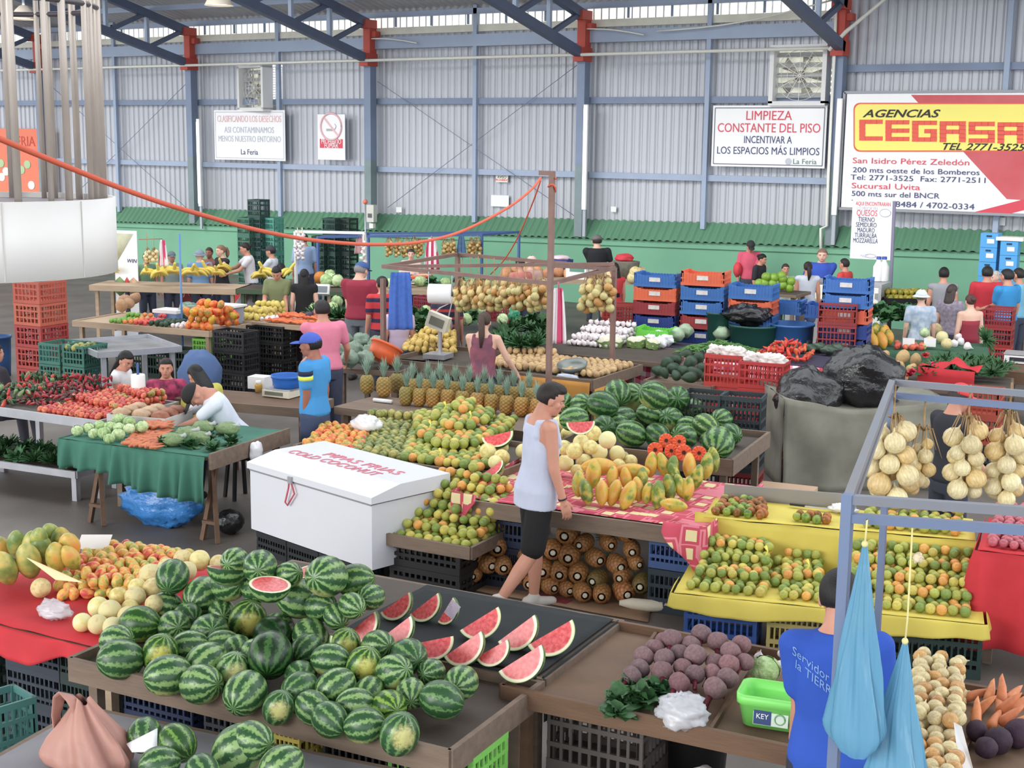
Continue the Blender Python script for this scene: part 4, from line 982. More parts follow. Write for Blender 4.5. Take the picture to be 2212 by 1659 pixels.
# ================================================================ foreground: the watermelon tray
ROW = ['the front row', 'the second row', 'the third row', 'the fourth row', 'the fifth row', 'the sixth row', 'the seventh row', 'the rearmost row']
fA = Fr(P(160, 1440, .8), P(970, 1640, .8)); LA = fA.L
tray_table('market_tray', 'long worn wooden tray table carrying the big pile of watermelons in front', fA, LA, .92, .80, m_darkply, m_wood, rim=.13, lip=.055, legs=True)
fB = Fr(fA(0, .98), fA(LA, .98)); LB = LA
tB = tray_table('display_table', 'table behind the melon tray spread with a black cloth for cut watermelon', fB, LB, 1.0, .86, m_darkply, m_wood, rim=.05, lip=0)
mb = MB(); cloth_top(fB, 1.05, LB - .02, -.0, .98, .872, mb, .004); skirt(mb, [fB(1.05, -.02), fB(LB - .02, -.02)], .873, .80, .004, 8, flare=.005)
skirt(mb, [fB(LB - .0, -.02), fB(LB - .0, .98)], .873, .62, .012, 8, flare=.01)
tag(mb.build('black_cloth', M('black_cloth', (36, 42, 46), .85, 0, .2, 5, bump=.3, bs=10), solid=.004), 'black cloth under the red watermelon wedges behind the melon pile', 'cloth')
mel = [(264,1424,83),(303,1348,82),(252,1384,66),(350,1410,75),(363,1459,85),(438,1477,83),(446,1431,80),(530,1497,88),(517,1446,74),(598,1432,93),(376,1354,75),(453,1368,87),(428,1290,92),(384,1272,76),(365,1308,66),(537,1338,90),(590,1372,88),(640,1303,90),(683,1356,82),(497,1278,76),(477,1310,68),(568,1226,70),(619,1243,54),(703,1260,85),(768,1256,70),(800,1288,54),(758,1310,54),(697,1436,72),(744,1394,68),(775,1436,74),(817,1397,70),(878,1423,75),(839,1459,75),(932,1452,56),(997,1474,70),(954,1512,80),(886,1499,64),(842,1526,70),(797,1486,62),(734,1489,76),(768,1520,72),(717,1553,72),(788,1567,75),(863,1585,82),(680,1527,70),(649,1492,74),(605,1527,66),(663,1402,64),(722,1334,56),(514,1404,64),(507,1212,56),(405,1398,70),(480,1395,70),(560,1415,70),(640,1440,68),(410,1330,70),(610,1345,70),(545,1280,66),(690,1310,66)]
def settle(lst, fr, zt, prof, kr=1.0):
 ps = []; rs = []
 for px, py, wd in lst:
  z = zt + .12
  for _ in range(6):
   p = P(px, py, z); q = p - fr.o; v = q.dot(fr.y); u = q.dot(fr.x); r = wd/2/ppm(p)*kr; z = zt + r + prof(u, v)
  ps.append(P(px, py, z)); rs.append(r)
 return ps, rs
def prA(u, v):
 a = max(0, min(1, (v - .02)/.75)); b = max(.15, min(1, 1.35 - u*.52)); e = .07 if v > .95 else 0
 return .36*a*b + 0*e
ps, rs = settle(mel, fA, .80, prA, 1.08); relax(ps, rs, 40, .80)
order = sorted(range(len(mel)), key=lambda i: (ps[i] - fA.o).dot(fA.y))
nrow = 8; per = (len(mel) + nrow - 1)//nrow; MLAB = {}
for k in range(nrow):
 row = sorted(order[k*per:(k + 1)*per], key=lambda i: mel[i][0])
 for j, i in enumerate(row): MLAB[i] = (k, j)
tints = {3: (255, 255, 190), 1: (240, 255, 190), 9: (110, 150, 120), 16: (120, 160, 130), 15: (255, 250, 200), 28: (240, 240, 190), 24: (250, 255, 225), 29: (255, 255, 200), 37: (250, 255, 170)}
belly = {15, 3, 28, 29, 43, 46, 8}
for i, (p, r) in enumerate(zip(ps, rs)):
 k, j = MLAB[i]
 look = {15: 'yellow bellied ', 9: 'large dark green ', 16: 'dark green ', 24: 'pale striped ', 1: 'pale green '}.get(i, 'striped ')
 rt_ = (RND.uniform(-.5, .5), RND.uniform(-.5, .5), RND.random()*6.28)
 if i in belly:
  d = (CP - p).normalized() + V((RND.uniform(-.4, .4), 0, -.25)); rt_ = V((.35, .2, -.91)).rotation_difference(d.normalized()).to_euler()[:]
 item('watermelon', G['melon'], p, rt_, r/1.02, look + 'watermelon, %s from left in %s of the big front pile' % (ORD[j], ROW[k]), 'watermelon', 'watermelons on the front tray', tints.get(i, WHITE))
# halved and wrapped melons at the back of the pile
def half_at(px, py, wd, lab, tilt=(0, 0), z=None):
 p = P(px, py, z); r = wd/2/ppm(p); rot = Matrix.Rotation(rad(32), 3, 'Z') @ Matrix.Rotation(rad(tilt[0]), 3, 'X') @ Matrix.Rotation(rad(tilt[1]), 3, 'Y')
 return melon_slice('halved_watermelon', p, rot, r/1.08, lab, 'halved watermelons', 'half')
half_at(583, 1262, 88, 'halved watermelon with pale pink flesh facing up, nested among the whole melons', (8, 6), 1.22)
half_at(668, 1234, 62, 'halved watermelon with pink flesh at the rear edge of the melon pile', (12, -10), 1.13)
half_at(492, 1226, 86, 'pale halved watermelon wrapped in film at the left rear of the melon pile', (-12, 4), 1.20)
# red wedges
sl = [(853, 1284, 62, 38), (915, 1287, 62, 40), (962, 1303, 50, 60), (1035, 1316, 72, 30), (1115, 1336, 76, 40), (1188, 1343, 82, 28), (779, 1328, 66, 42), (853, 1337, 68, 40), (932, 1363, 72, 8), (999, 1370, 76, 38), (1062, 1384, 62, 34), (1123, 1398, 84, 36), (766, 1366, 82, -22)]
names = ['second from the left in the rear row', 'third from the left in the rear row', 'half covered by shiny film in the rear row', 'right of the film covered wedge in the rear row', 'large one before last in the rear row', 'rightmost, long and lying lowest in the rear row', 'leftmost upright one beside the melon pile', 'first upright one of the front row', 'squat with wide pale rind in the front row', 'tall pointed one in the middle of the front row', 'small one between two larger in the front row', 'rightmost of the front row, next to the empty brown tray', 'long flat one lying against the melon pile']
for (px, py, wd, tl), lab in zip(sl, names):
 rot = Matrix.Rotation(rad(32 + (-8 if tl > 30 else 12)), 3, 'Z') @ Matrix.Rotation(rad(-tl), 3, 'Y') @ Matrix.Rotation(rad(16), 3, 'X')
 p = P(px, py, 1.0); r = wd/2/ppm(p)*1.2; z = .876 - lowest(G['slice'], rot, r)
 p = P(px, py + wd*.28, z); t = melon_slice('watermelon_wedge', V((p.x, p.y, z)), rot, r, 'red watermelon wedge, ' + lab, 'watermelon wedges on the black cloth')
 if 'film' in lab and 'rear row' in lab and px == 962:
  f = MB(); d = V((0, -math.sin(rad(46)), -math.cos(rad(46)))); f.grid(lambda u, v: V((-.2 + 1.2*u, 0, 0)) + d*(.95*v) + V((0, -.03 - .03*math.sin(u*9 + v*7), 0)), 10, 10)
  f.build('film', plastic('shiny_film', (226, 214, 240), .85, .12, .9), t)
# ================================================================ brown tray table with beets
fC = Fr(P(1092, 1490, .84), P(1730, 1625, .84)); LC = 3.0; WC = 1.16
tC = tray_table('produce_table', 'brown wooden tray table divided by battens, holding beets, onions and carrots', fC, LC, WC, .82, M('brown_ply', (124, 96, 74), .7, 0, .45, 3, bump=.15, bs=20, col2=(84, 64, 50)), m_wood2, rim=.10, lip=.05, legs=True)
def loc_uv(fr, px, py, z): q = P(px, py, z) - fr.o; return q.dot(fr.x), q.dot(fr.y)
for (x0, y0, x1, y1) in ((1288, 1548, 1430, 1362), (1520, 1600, 1642, 1412), (2078, 1640, 2085, 1450)):
 a, b = loc_uv(fC, x0, y0, .83), loc_uv(fC, x1, y1, .83); MB().bar((a[0], max(.01, a[1]), .835), (b[0] if x0 < 2000 else a[0], WC - .01, .835), .018, .04).build('divider', m_wood2, tC)
beets = [(1370,1455,44),(1395,1420,46),(1350,1490,1),(1418,1400,44),(1455,1385,46),(1480,1388,44),(1510,1375,46),(1550,1385,46),(1598,1395,44),(1440,1420,46),(1468,1412,42),(1430,1450,48),(1510,1420,50),(1480,1440,42),(1545,1425,42),(1580,1415,46),(1562,1435,46),(1508,1455,44),(1540,1450,40),(1468,1475,48),(1545,1487,52),(1572,1465,48),(1600,1425,40),(1380,1445,44),(1440,1383,36)]
beets = [b for b in beets if b[2] > 5]
ps, rs = settle(beets, fC, .82, lambda u, v: .06 + .10*min(1, max(0, (v - .35)/.5)), 1.0); relax(ps, rs, 30, .82)
o_ = sorted(range(len(beets)), key=lambda i: -beets[i][1]); lab = {}
for k in range(5):
 for j, i in enumerate(sorted(o_[k*5:(k + 1)*5], key=lambda i: beets[i][0])): lab[i] = 'dusty purple beet, %s from the left in %s of the beet heap' % (ORD[j], ('the nearest row', 'the second row', 'the middle row', 'the fourth row', 'the farthest row')[k])
for i, (p, r) in enumerate(zip(ps, rs)):
 t = thing('beet', lab.get(i, 'dusty purple beet in the middle of the beet heap'), 'beet', p, 0, 'beets on the brown tray'); t.scale = (r,)*3
 t.rotation_euler = (rad(-60 + RND.uniform(-20, 20)), rad(RND.uniform(-25, 25)), fC.rz + RND.uniform(-.5, .5))
 for nm, me in (('root', G['beet']), ('stalk', G['beetstem'])):
  o = bpy.data.objects.new(nm, me); COL.objects.link(o); o.parent = t; o.color = lin((136 + RND.randint(-8, 10), 102, 106))
for (px, py, s, lb) in ((1335, 1520, .13, 'nearest the empty tray'), (1385, 1520, .15, 'in front of the beets'), (1365, 1490, .12, 'under the first beets'), (1420, 1500, .13, 'left of the clear bag'), (1330, 1545, .1, 'hanging over the front edge')):
 p = P(px, py, .86); item('beet_leaf_bunch', G['bigleaf'], p, (0, 0, RND.random()*6), s, 'bunch of dark green beet leaves ' + lb, 'beet leaves', 'beet leaves', (255, 255, 255))
p = P(1468, 1572, .80 + .05); tag(blob(P(1470, 1538, .90), (.155, .11, .10), 3, .3, 2.6, 36, 24, fine=.16, zflat=.835).build('plastic_bag', m_clear), 'crumpled clear plastic bag on the front edge before the beets', 'bag')
p = P(1650, 1448, .90); item('cabbage', G['cabbage'], P(1652, 1447, .90), (0, 0, 1), .083, 'pale green trimmed cabbage behind the lime green basin', 'cabbage')
for i, (px, py, s) in enumerate(((1640, 1418, 22), (1690, 1412, 22), (1678, 1440, 30), (1700, 1440, 26))):
 p = P(px, py, .87 + .02*i); item('garlic_bulb', G['garlic'], p, (.3*i, .2, i), s/2/ppm(p), 'white garlic bulb %s' % ('behind the cabbage', 'at the rear right of the cabbage', 'right beside the cabbage', 'between cabbage and the blue shirt')[i], 'garlic', 'garlic bulbs by the cabbage')
# lime green basin with its label
p = P(1672, 1560, .83); t = thing('plastic_basin', 'lime green plastic basin with a paper label, beside the man in the blue shirt', 'basin', V((p.x, p.y, .825)), fC.rz + .12)
def rr_(a, b, z, rr=.05, n=6):
 o = []
 for cx, cy, a0 in ((a - rr, b - rr, 0), (-a + rr, b - rr, 90), (-a + rr, -b + rr, 180), (a - rr, -b + rr, 270)):
  for i in range(n): q = rad(a0 + 90*i/(n - 1)); o.append(V((cx + rr*math.cos(q), cy + rr*math.sin(q), z)))
 return o
m_lime = M('lime_plastic', (120, 226, 92), .35)
MB().rings([rr_(.05, .03, .012), rr_(.145, .10, .008), rr_(.165, .115, .12), rr_(.175, .125, .125), rr_(.176, .126, .17), rr_(.162, .112, .172), rr_(.15, .10, .125), rr_(.135, .09, .02), rr_(.05, .03, .018)], smooth=True).build('basin_body', m_lime, t)
MB().box((0, -.1135, .07), (.17, .004, .075), M4=Matrix.Rotation(rad(-8), 3, 'X')).build('label_card', M('label_pale', (206, 222, 206), .6), t); MB().box((-.04, -.116, .07), (.085, .003, .07), M4=Matrix.Rotation(rad(-8), 3, 'X')).build('label_panel', M('label_navy', (44, 70, 120), .6), t)
text('KEY', .035, m_white, t, (-.04, -.119, .075), (rad(82), 0, 0), name='label_print')
MB().tube([(.045 + .025*math.cos(a*.524), -.117 + .0*a, .07 + .025*math.sin(a*.524)) for a in range(13)], .004, 5).build('label_mark', M('label_green', (120, 176, 120), .6), t)
# onions and carrots at the right end of the table
q = [P(1955, 1700, .84), P(2072, 1740, .84), P(2082, 1480, .84), P(1975, 1455, .84)]
hp = heap(q, .825, lambda u, v: .12 + .06*v, .036, 4, .3, 4)
strew(hp, 'onion', .037, 'onion', 'onion', 'onions on the brown table', [(3, (226, 206, 150), 'straw coloured onion in the heap at the right end of the brown table'), (1, (214, 160, 90), 'copper skinned onion in the heap at the right end of the brown table')], 5)
cr = [(2110,1500,0),(2140,1495,60),(2165,1490,75),(2190,1500,40),(2205,1520,20),(2125,1525,-30),(2160,1525,80),(2185,1545,10),(2110,1540,70),(2150,1555,50),(2205,1560,0),(2180,1520,-20)]
for i, (px, py, a) in enumerate(cr):
 p = P(px, py, .87 + .03*(i % 3)); item('carrot', G['carrot'], p, (0, rad(-20 - 15*(i % 3)), rad(32 + a)), (.075, .1, .1), 'thick orange carrot, %s in the heap at the right edge of the picture' % ('lying flat' if a < 20 else 'pointing upward'), 'carrot', 'carrots lying flat' if a < 20 else 'carrots pointing up', (236, 142, 84))
for i, (px, py, s) in enumerate(((2110, 1580, 50), (2155, 1600, 62), (2200, 1585, 66), (2130, 1615, 50))):
 p = P(px, py, .89); item('beet', G['beet'], p, rrot(), s/2/ppm(p), 'dark purple root vegetable %s' % ('left of the pair below the carrots', 'centre one below the carrots', 'at the picture edge below the carrots', 'nearest one beside the white card')[i], 'beet', 'dark roots below the carrots', (64, 40, 60))
p = P(2075, 1600, .84); mb = MB(); mb.add([P(2060, 1560, 1.0), P(2078, 1570, 1.0), P(2110, 1690, .84), P(2075, 1690, .84)], [(0, 1, 2, 3)], 0, False); tag(mb.build('price_card', m_white, solid=.004), 'white price card leaning between the onions and the dark roots', 'card')
# crates that carry the tables
def stack(fr, u, v, rz, kind, n, color, lab, sc=None, z0=0, grp=None, shiftz=1.0, words=('lowest', 'second', 'third', 'fourth', 'fifth', 'sixth')):
 (L, W_, H_) = CRT[kind][0]; s = sc or (1, 1, 1)
 for i in range(n):
  wd = 'topmost' if i == n - 1 and n > 1 else words[i]
  crate(kind, fr(u, v, 0) + V((0, 0, z0 - fr.o.z + i*H_*s[2])), fr.rz + rz, color[i % len(color)] if isinstance(color, list) else color, lab % wd if '%s' in lab else lab, grp, s)
Z0 = lambda fr: Fr(fr.o, fr.o + fr.x, 0)
gA, gC = Z0(fA), Z0(fC)
for u, c, l in ((.42, (40, 52, 84), 'navy crate, %s of the stack under the left end of the melon tray'), (.98, (62, 66, 74), 'dark grey crate, %s of the stack left of the yellow crates under the melon tray'), (1.26, None, ''), (1.75, (34, 36, 40), 'black crate, %s of the stack under the right half of the melon tray'), (2.14, (122, 206, 76), 'bright green crate, %s of the stack under the right end of the melon tray')):
 if c: stack(gA, u, .36, 0, 'mid', 3, c, l, (.8, .9, .98), grp=None)
stack(gA, 1.32, .36, rad(90), 'mid', 3, (206, 186, 70), 'yellow crate, %s of the stack under the middle of the melon tray', (.9, .55, .98))
stack(gC, .43, .36, 0, 'tall', 2, (86, 78, 76), 'dark brown crate, %s of the pair under the left end of the beet table', (1, 1, 1.22))
stack(gC, 1.9, .5, 0, 'tall', 2, (40, 40, 44), 'black crate, %s of the pair under the middle of the beet table', (1, 1, 1.22))
p = gC(1.02, .15, 0); tag(blob(p + V((0, 0, .27)), (.27, .2, .3), 7, .2, 2, zflat=0.0).build('sack', M('white_sack', (228, 218, 218), .8, 0, .12, 4, bump=.3, bs=8)), 'white cloth sack on the floor beneath the beet table', 'sack')
p = gC(.78, .72, 0); t = thing('waste_bin', 'black round bin behind the white sack under the beet table', 'bin', p); MB().lathe([(.15, 0), (.16, .0), (.2, .6), (.21, .62), (.19, .6), (.15, .02)], 24).build('bin_body', m_black, t)
# ================================================================ foreground steel frame with hanging onions and blue bags
m_frame = M('frame_steel', (128, 136, 150), .45, .35, .3, 5, col2=(140, 118, 108))
m_frameb = M('frame_steel_blue', (108, 130, 168), .45, .3, .25, 5, col2=(128, 116, 116))
ZF = 2.27
c0, c1 = P(1832, 1078, ZF), P(1927, 826, ZF); d_ = P(2212, 1104, ZF) - c0; d_.normalize(); e_ = P(2212, 850, ZF) - c1; e_.normalize()
t = thing('steel_stall_frame', 'blue grey steel stall frame with double rails at right, hung with onions and blue bags', 'frame', V((c0.x, c0.y, 0)))
o0 = V((c0.x, c0.y, 0))
def bar_(nm, a, b, wd, m=None): MB().bar(V(a) - o0, V(b) - o0, wd).build(nm, m or m_frame, t)
LF = 1.5; dz = V((0, 0, -.075))
bar_('post', (c0.x, c0.y, 0), (c0.x, c0.y, ZF + .02), .042, m_frameb); bar_('post', (c1.x, c1.y, 0), (c1.x, c1.y, ZF), .036, m_frameb)
bar_('front_rail', c0, c0 + d_*LF, .036); bar_('front_rail', c0 + dz, c0 + d_*LF + dz, .036, m_frameb)
bar_('back_rail', c1, c1 + e_*1.7, .036); bar_('back_rail', c1 + dz, c1 + e_*1.7 + dz, .036, m_frameb)
bar_('side_rail', c0, c1, .036); bar_('side_rail', c0 + dz, c1 + dz, .03)
pe = c0 + d_*LF; bar_('post', (pe.x, pe.y, 0), pe, .04); pe = c1 + e_*1.7; bar_('post', (pe.x, pe.y, 0), pe, .04)
def braid(px, py0, py1, wpx, n, lab, ref, seed, kind='onion', col=((240, 224, 172), (230, 196, 128), (236, 216, 160)), grp='hanging onion strings', rr=None, hook=None):
 r_ = random.Random(seed); top = AT(px, py0, ref); bot = AT(px, py1, ref); k = 1/ppm(top); r = rr or wpx*.235*k
 t = thing('onion_string', lab, 'onions', top, 0, grp)
 mb = MB()
 for i in range(14):
  a = r_.random()*6.28; l = (.3 + .7*r_.random())*min(.16, (top.z - bot.z)*.4); mb.tube([(0, 0, 0), (math.cos(a)*.04*l/.1, math.sin(a)*.04*l/.1, -l*.2 + .05), (math.cos(a)*.09*l/.1, math.sin(a)*.09*l/.1, -l)], [.004, .005, .001], 4)
 mb.tube([(0, 0, (hook or .12)), (0, 0, bot.z - top.z + r)], .006, 5)
 mb.build('dried_tops', M('dried_onion_tops', (186, 150, 98), .8, 0, .3, 20), t)
 H_ = top.z - bot.z; ps = []; rs = []
 for i in range(n):
  q = (i + .5)/n; a = i*2.4 + r_.random(); zz = -H_*(.2 + .76*q); ww = max(.01, wpx/2*k - r*1.1)*min(1, .45 + q*1.4)
  ps.append(V((math.cos(a)*ww, math.sin(a)*ww, zz))); rs.append(r*(.85 + .3*r_.random()))
 relax(ps, rs, 25)
 for p, q in zip(ps, rs):
  o = bpy.data.objects.new('onion', G[kind]); COL.objects.link(o); o.parent = t; o.location = p; o.scale = (q,)*3
  d = V((-p.x, -p.y, .05)).normalized(); o.rotation_euler = V((0, 0, 1)).rotation_difference((d + V((0, 0, 1.2))).normalized()).to_euler(); o.color = lin(r_.choice(col))
 return t
refb = c1 + V((.1, -.1, 0))
braid(1930, 905, 1075, 100, 17, 'string of straw coloured onions with dry brown tops, leftmost on the near steel frame', refb, 1, hook=.2)
braid(1995, 930, 1065, 62, 10, 'small string of onions, second from the left on the near steel frame', refb + V((.05, .1, 0)), 2, hook=.2)
braid(2092, 905, 1066, 84, 14, 'string of fat pale onions before the man in the black shirt', refb + V((.1, .05, 0)), 3, hook=.2)
braid(2180, 900, 1082, 88, 16, 'string of onions hanging at the right edge of the picture', refb + V((.15, .1, 0)), 4, hook=.2)
def hangbag(px, py0, py1, wpx, ref, lab, seed, drop=0, knot=True):
 top, bot = AT(px, py0, ref), AT(px, py1, ref); k = 1/ppm(top); Hh = top.z - bot.z; W2 = wpx*k/2
 t = thing('plastic_carrier_bag', lab, 'bag', V((top.x, top.y, bot.z)))
 def fn(u, v):
  a = 2*math.pi*u; q = v
  prof = (.07 + .93*(q/.9)**1.1) if q < .9 else (1 - .4*((q - .9)/.1)**2)
  f = 1 + (.16*math.sin(a*5 + seed + 2*math.sin(q*5)) + .1*math.sin(a*9 + seed*2) + .06*math.sin(a*17 + 3*math.sin(q*4)))*(.55 + .45*(1 - q))
  w_ = W2*prof*f; return V((math.cos(a)*w_, math.sin(a)*w_*.42, Hh*(1 - q) + .02*math.sin(a*2 + seed)*q))
 mb = MB(); mb.grid(fn, 88, 40); mb.build('bag_film', plastic('blue_film', (92, 160, 196), .84, .14, .8, (1, 1, .12)), t)
 mb = MB(); mb.tube([(0, 0, Hh - .02), (.004, 0, Hh + .1), (0, 0, ZF - .07 - bot.z)], .004, 6);
 if knot: mb.ell((0, 0, Hh + .0), .014, 8, 6)
 mb.build('hanging_cord', M('cord_yellow', (226, 214, 140), .7), t); return t
b1 = c0 + d_*.11 + dz; b2 = c0 + d_*.30 + dz
hangbag(1868, 1175, 1622, 138, b1 + V((0, -.05, 0)), 'tall pale blue plastic bag hanging in front of the man in royal blue', 1)
hangbag(1955, 1385, 1720, 140, b2, 'lower blue plastic bag hanging on a yellow cord at right', 2)
p = AT(1982, 1205, b2); tag(blob(p, .022, 3, .4, 3, fine=.2).build('cord_knot', M('knot_straw', (226, 206, 170), .8)), 'frayed straw coloured knot on the yellow cord', 'knot')
# ================================================================ left fruit table with red cloth
fD = Fr(P(-150, 1305, .8), P(236, 1400, .8)); LD = fD.L; WD = 1.45
tray_table('fruit_table', 'wooden table under a red cloth carrying papayas, mangoes and pale melons', fD, LD, WD, .78, m_darkply, m_woodlt, rim=.06, lip=0)
mb = MB(); cloth_top(fD, -.02, LD + .02, -.02, WD, .795, mb, .012); skirt(mb, [fD(-.02, -.03), fD(LD + .02, -.03)], .795, lambda s: .66 + .05*math.sin(s*9), .02, 9, flare=.03)
skirt(mb, [fD(LD + .03, -.03), fD(LD + .03, WD)], .795, .70, .01, 9)
tag(mb.build('red_cloth', M('red_cloth', (206, 30, 44), .8, 0, .15, 4, bump=.4, bs=6), solid=.004), 'bright red cloth covering the fruit table at the left edge', 'cloth')
cl = [(182,1345,42),(212,1349,44),(240,1354,46),(215,1312,46),(246,1319,50),(272,1330,44),(257,1288,42),(290,1293,46),(332,1271,48),(296,1268,40),(327,1242,50),(361,1226,42),(368,1243,42),(398,1208,43),(404,1233,42),(438,1212,46),(463,1216,40),(334,1305,42),(275,1312,40),(88,1270,44)]
ps, rs = settle(cl, fD, .80, lambda u, v: .10*min(1, max(0, (v - .1)/.6)) if u > .6 else 0, 1.0); relax(ps, rs, 30, .80)
o_ = sorted(range(19), key=lambda i: -cl[i][1])
for k in range(5):
 for j, i in enumerate(sorted(o_[k*4:(k + 1)*4], key=lambda i: cl[i][0])):
  item('pale_melon', G['cant' if i % 3 else 'honey'], ps[i], rrot(), rs[i], 'pale yellow melon, %s from left in %s of the heap beside the watermelons' % (ORD[j], ('the front row', 'the second row', 'the middle row', 'the fourth row', 'the rear row')[k]), 'melon', 'pale melons on the red cloth')
item('pale_melon', G['cant'], ps[19], rrot(), rs[19], 'single netted melon lying alone on the red cloth under the yellow card', 'melon')
pp_ = [(12,1228,52,88),(62,1212,54,84),(90,1190,50,70),(36,1175,42,60),(112,1158,42,60),(84,1165,38,54),(132,1172,46,64),(150,1180,46,66),(122,1205,46,60),(70,1180,44,60),(5,1185,40,50),(152,1205,40,48)]
for i, (px, py, wd, hh) in enumerate(pp_):
 z = .95 + .03*(i % 3) + (.08 if py < 1185 else 0); p = P(px, py, z); r = wd/2/ppm(p)
 rot = Matrix.Rotation(rad(32 + RND.uniform(-15, 15)), 3, 'Z') @ Matrix.Rotation(rad(25 + RND.uniform(-10, 10)), 3, 'X') @ Matrix.Rotation(rad(180 + RND.uniform(-12, 12)), 3, 'Y')
 item('papaya', G['papaya' if i in (6, 7, 8, 11, 10) else 'gpapaya'], p, rot, r*1.02, ('orange ripe' if i in (6, 7, 8, 11, 10) else 'green') + ' papaya standing on the red cloth table, ' + ['at the left edge in front', 'tall one behind the yellow card', 'in the middle of the group', 'behind at the left', 'topmost at the rear', 'rear one left of the topmost', 'tall right one', 'rightmost', 'low in front of the right pair', 'between the front two', 'at the left edge behind', 'lowest right'][i], 'papaya', 'papayas on the red cloth')
q = [P(95, 1302, .8), P(310, 1300, .8), P(420, 1206, .8), P(205, 1180, .8)]
hp = heap(q, .80, lambda u, v: .13*math.sin(math.pi*min(1, .25 + .6*v))*(.35 + .65*min(1, u*2.2)), .040, 3, .3, 4)
hp = [h for h in hp if all((h[0] - ps[i]).length > rs[i] + .035 for i in range(20))]
strew(hp, 'mango', .038, 'mango', 'mango', 'mangoes on the red cloth', [(1, WHITE, 'red and yellow mango in the loose heap left of the pale melons')], 3)
def card(name, lab, pts, m, th=.003): return tag(MB().add(pts, [tuple(range(len(pts)))], 0, False).build(name, m, solid=th), lab, 'card')
mb = MB(); a, b, c, d = P(58, 1205, 1.06), P(98, 1222, 1.06), P(178, 1258, .94), P(120, 1252, .94); mb.add([a, b, c, d], [(0, 1, 2, 3)], 0, False); tag(mb.build('price_card', M('card_yellow', (232, 222, 170), .7), solid=.003), 'folded pale yellow price card lying over the papayas and mangoes', 'card')
a, b = P(165, 1186, .86), P(232, 1186, .86); card('white_card', 'white card standing behind the mangoes at left', [a, b, b + V((.0, .05, .09)), a + V((0, .05, .09))], m_white)
tag(blob(P(116, 1318, .845), (.13, .085, .06), 5, .25, 3, fine=.18, zflat=.80).build('plastic_bag', m_clear), 'crumpled clear plastic bag on the red cloth', 'bag')
gD = Z0(fD)
stack(gD, .2, .3, 0, 'mid', 3, (52, 70, 62), 'dark green crate, %s of the stack at the left edge under the red cloth', (.75, .9, .95)); stack(gD, .72, .3, 0, 'mid', 3, (58, 66, 78), 'slate crate, %s of the second stack under the red cloth', (.75, .9, .95)); stack(gD, 1.14, .3, 0, 'mid', 3, (46, 62, 60), 'dark green crate, %s of the stack beneath the front corner of the red cloth', (.62, .9, .95))
# ================================================================ bottom left corner
fE = Fr(P(-60, 1668, .72), P(420, 1778, .72)); gE = Z0(fE)
tray_table('grey_table', 'grey topped table in the bottom left corner with a brown bag and melons', fE, 1.9, .80, .72, M('grey_top', (136, 134, 142), .6, 0, .2, 4), m_wood, rim=.05, lip=0)
t = thing('carrier_bag', 'pinkish brown plastic carrier bag with an open handle, bottom left', 'bag', P(198, 1650, .725) + V((0, 0, 0)))
m_brbag = M('brown_bag', (186, 132, 118), .5, 0, .2, 4, bump=.6, bs=9)
def bagf(u, v):
 a = 2*math.pi*u; pr = ((0, .15), (.06, .205), (.2, .215), (.45, .17), (.7, .105), (.88, .06), (1, .035))
 for (v0, r0), (v1, r1) in zip(pr, pr[1:]):
  if v <= v1: r = r0 + (r1 - r0)*(v - v0)/(v1 - v0); break
 f = 1 + (.05 + .16*v)*math.sin(a*6 + 3*v + 1.2*math.sin(a*2)) + .05*math.sin(a*11 + 5*v) + .10*mnoise.noise(V((math.cos(a)*1.5, math.sin(a)*1.5, v*2)))
 return V((math.cos(a)*r*f*1.08 - .05*v, math.sin(a)*r*f*.8, .31*v + .02*math.sin(a*3)*v))
MB().grid(bagf, 72, 22).build('bag_body', m_brbag, t)
mb = MB()
for s in (-1,):
 hp_ = [(-.17, -.05, .12), (-.175, -.05, .22), (-.15, -.05, .31), (-.10, -.05, .345), (-.055, -.04, .31), (-.03, -.02, .24)]
 mb.grid(lambda u, v: (lambda i, q: V(hp_[i])*(1 - q) + V(hp_[i + 1])*q)(min(4, int(u*5)), u*5 - min(4, int(u*5))) + V((0, -.03 + .06*v, 0)) + V((.02, 0, 0))*math.sin(u*3.14)*(v - .5) + V((-.03*math.cos(u*3), 0, -.03*math.sin(u*3)))*(v - .5), 20, 4)
mb.build('handle', m_brbag, t, solid=.006)
for i, (px, py, wd, lb) in enumerate(((312, 1588, 78, 'under a white paper, behind the brown bag'), (383, 1605, 84, 'pale one right of the paper covered melon'), (345, 1650, 80, 'in front of the pale one'), (518, 1618, 112, 'largest, in the middle'), (545, 1600, 90, 'behind the largest'), (608, 1655, 92, 'rightmost'), (438, 1668, 78, 'low between the pale one and the largest'))):
 p = P(px, py, .85 if i != 4 else .9); r = wd/2/ppm(p); item('watermelon', G['melon'], p, (RND.uniform(-.6, .6), RND.uniform(-.6, .6), RND.random()*6), r/1.04, 'watermelon in the bottom left group, ' + lb, 'watermelon', 'watermelons in the bottom left corner', (250, 255, 200) if i == 1 else WHITE)
mb = MB(); p0 = P(308, 1597, .97); mb.grid(lambda u, v: AT(285 + 55*u - 12*v*(1 - u), 1625 - 52*v*(.35 + .65*u), P(308, 1590, .85) + V((.03, -.13, 0)) + V((0, .05*v, 0))), 4, 4); tag(mb.build('white_paper', M('paper_shiny', (232, 232, 240), .35), solid=.003), 'folded white paper lying on the rearmost bottom left melon', 'paper')
crate('tall', P(-12, 1600, .35) + V((0, 0, -.1)), fE.rz + 1.2, (74, 132, 128), 'teal crate on end at the bottom left edge', None, (.7, .7, 1.1));
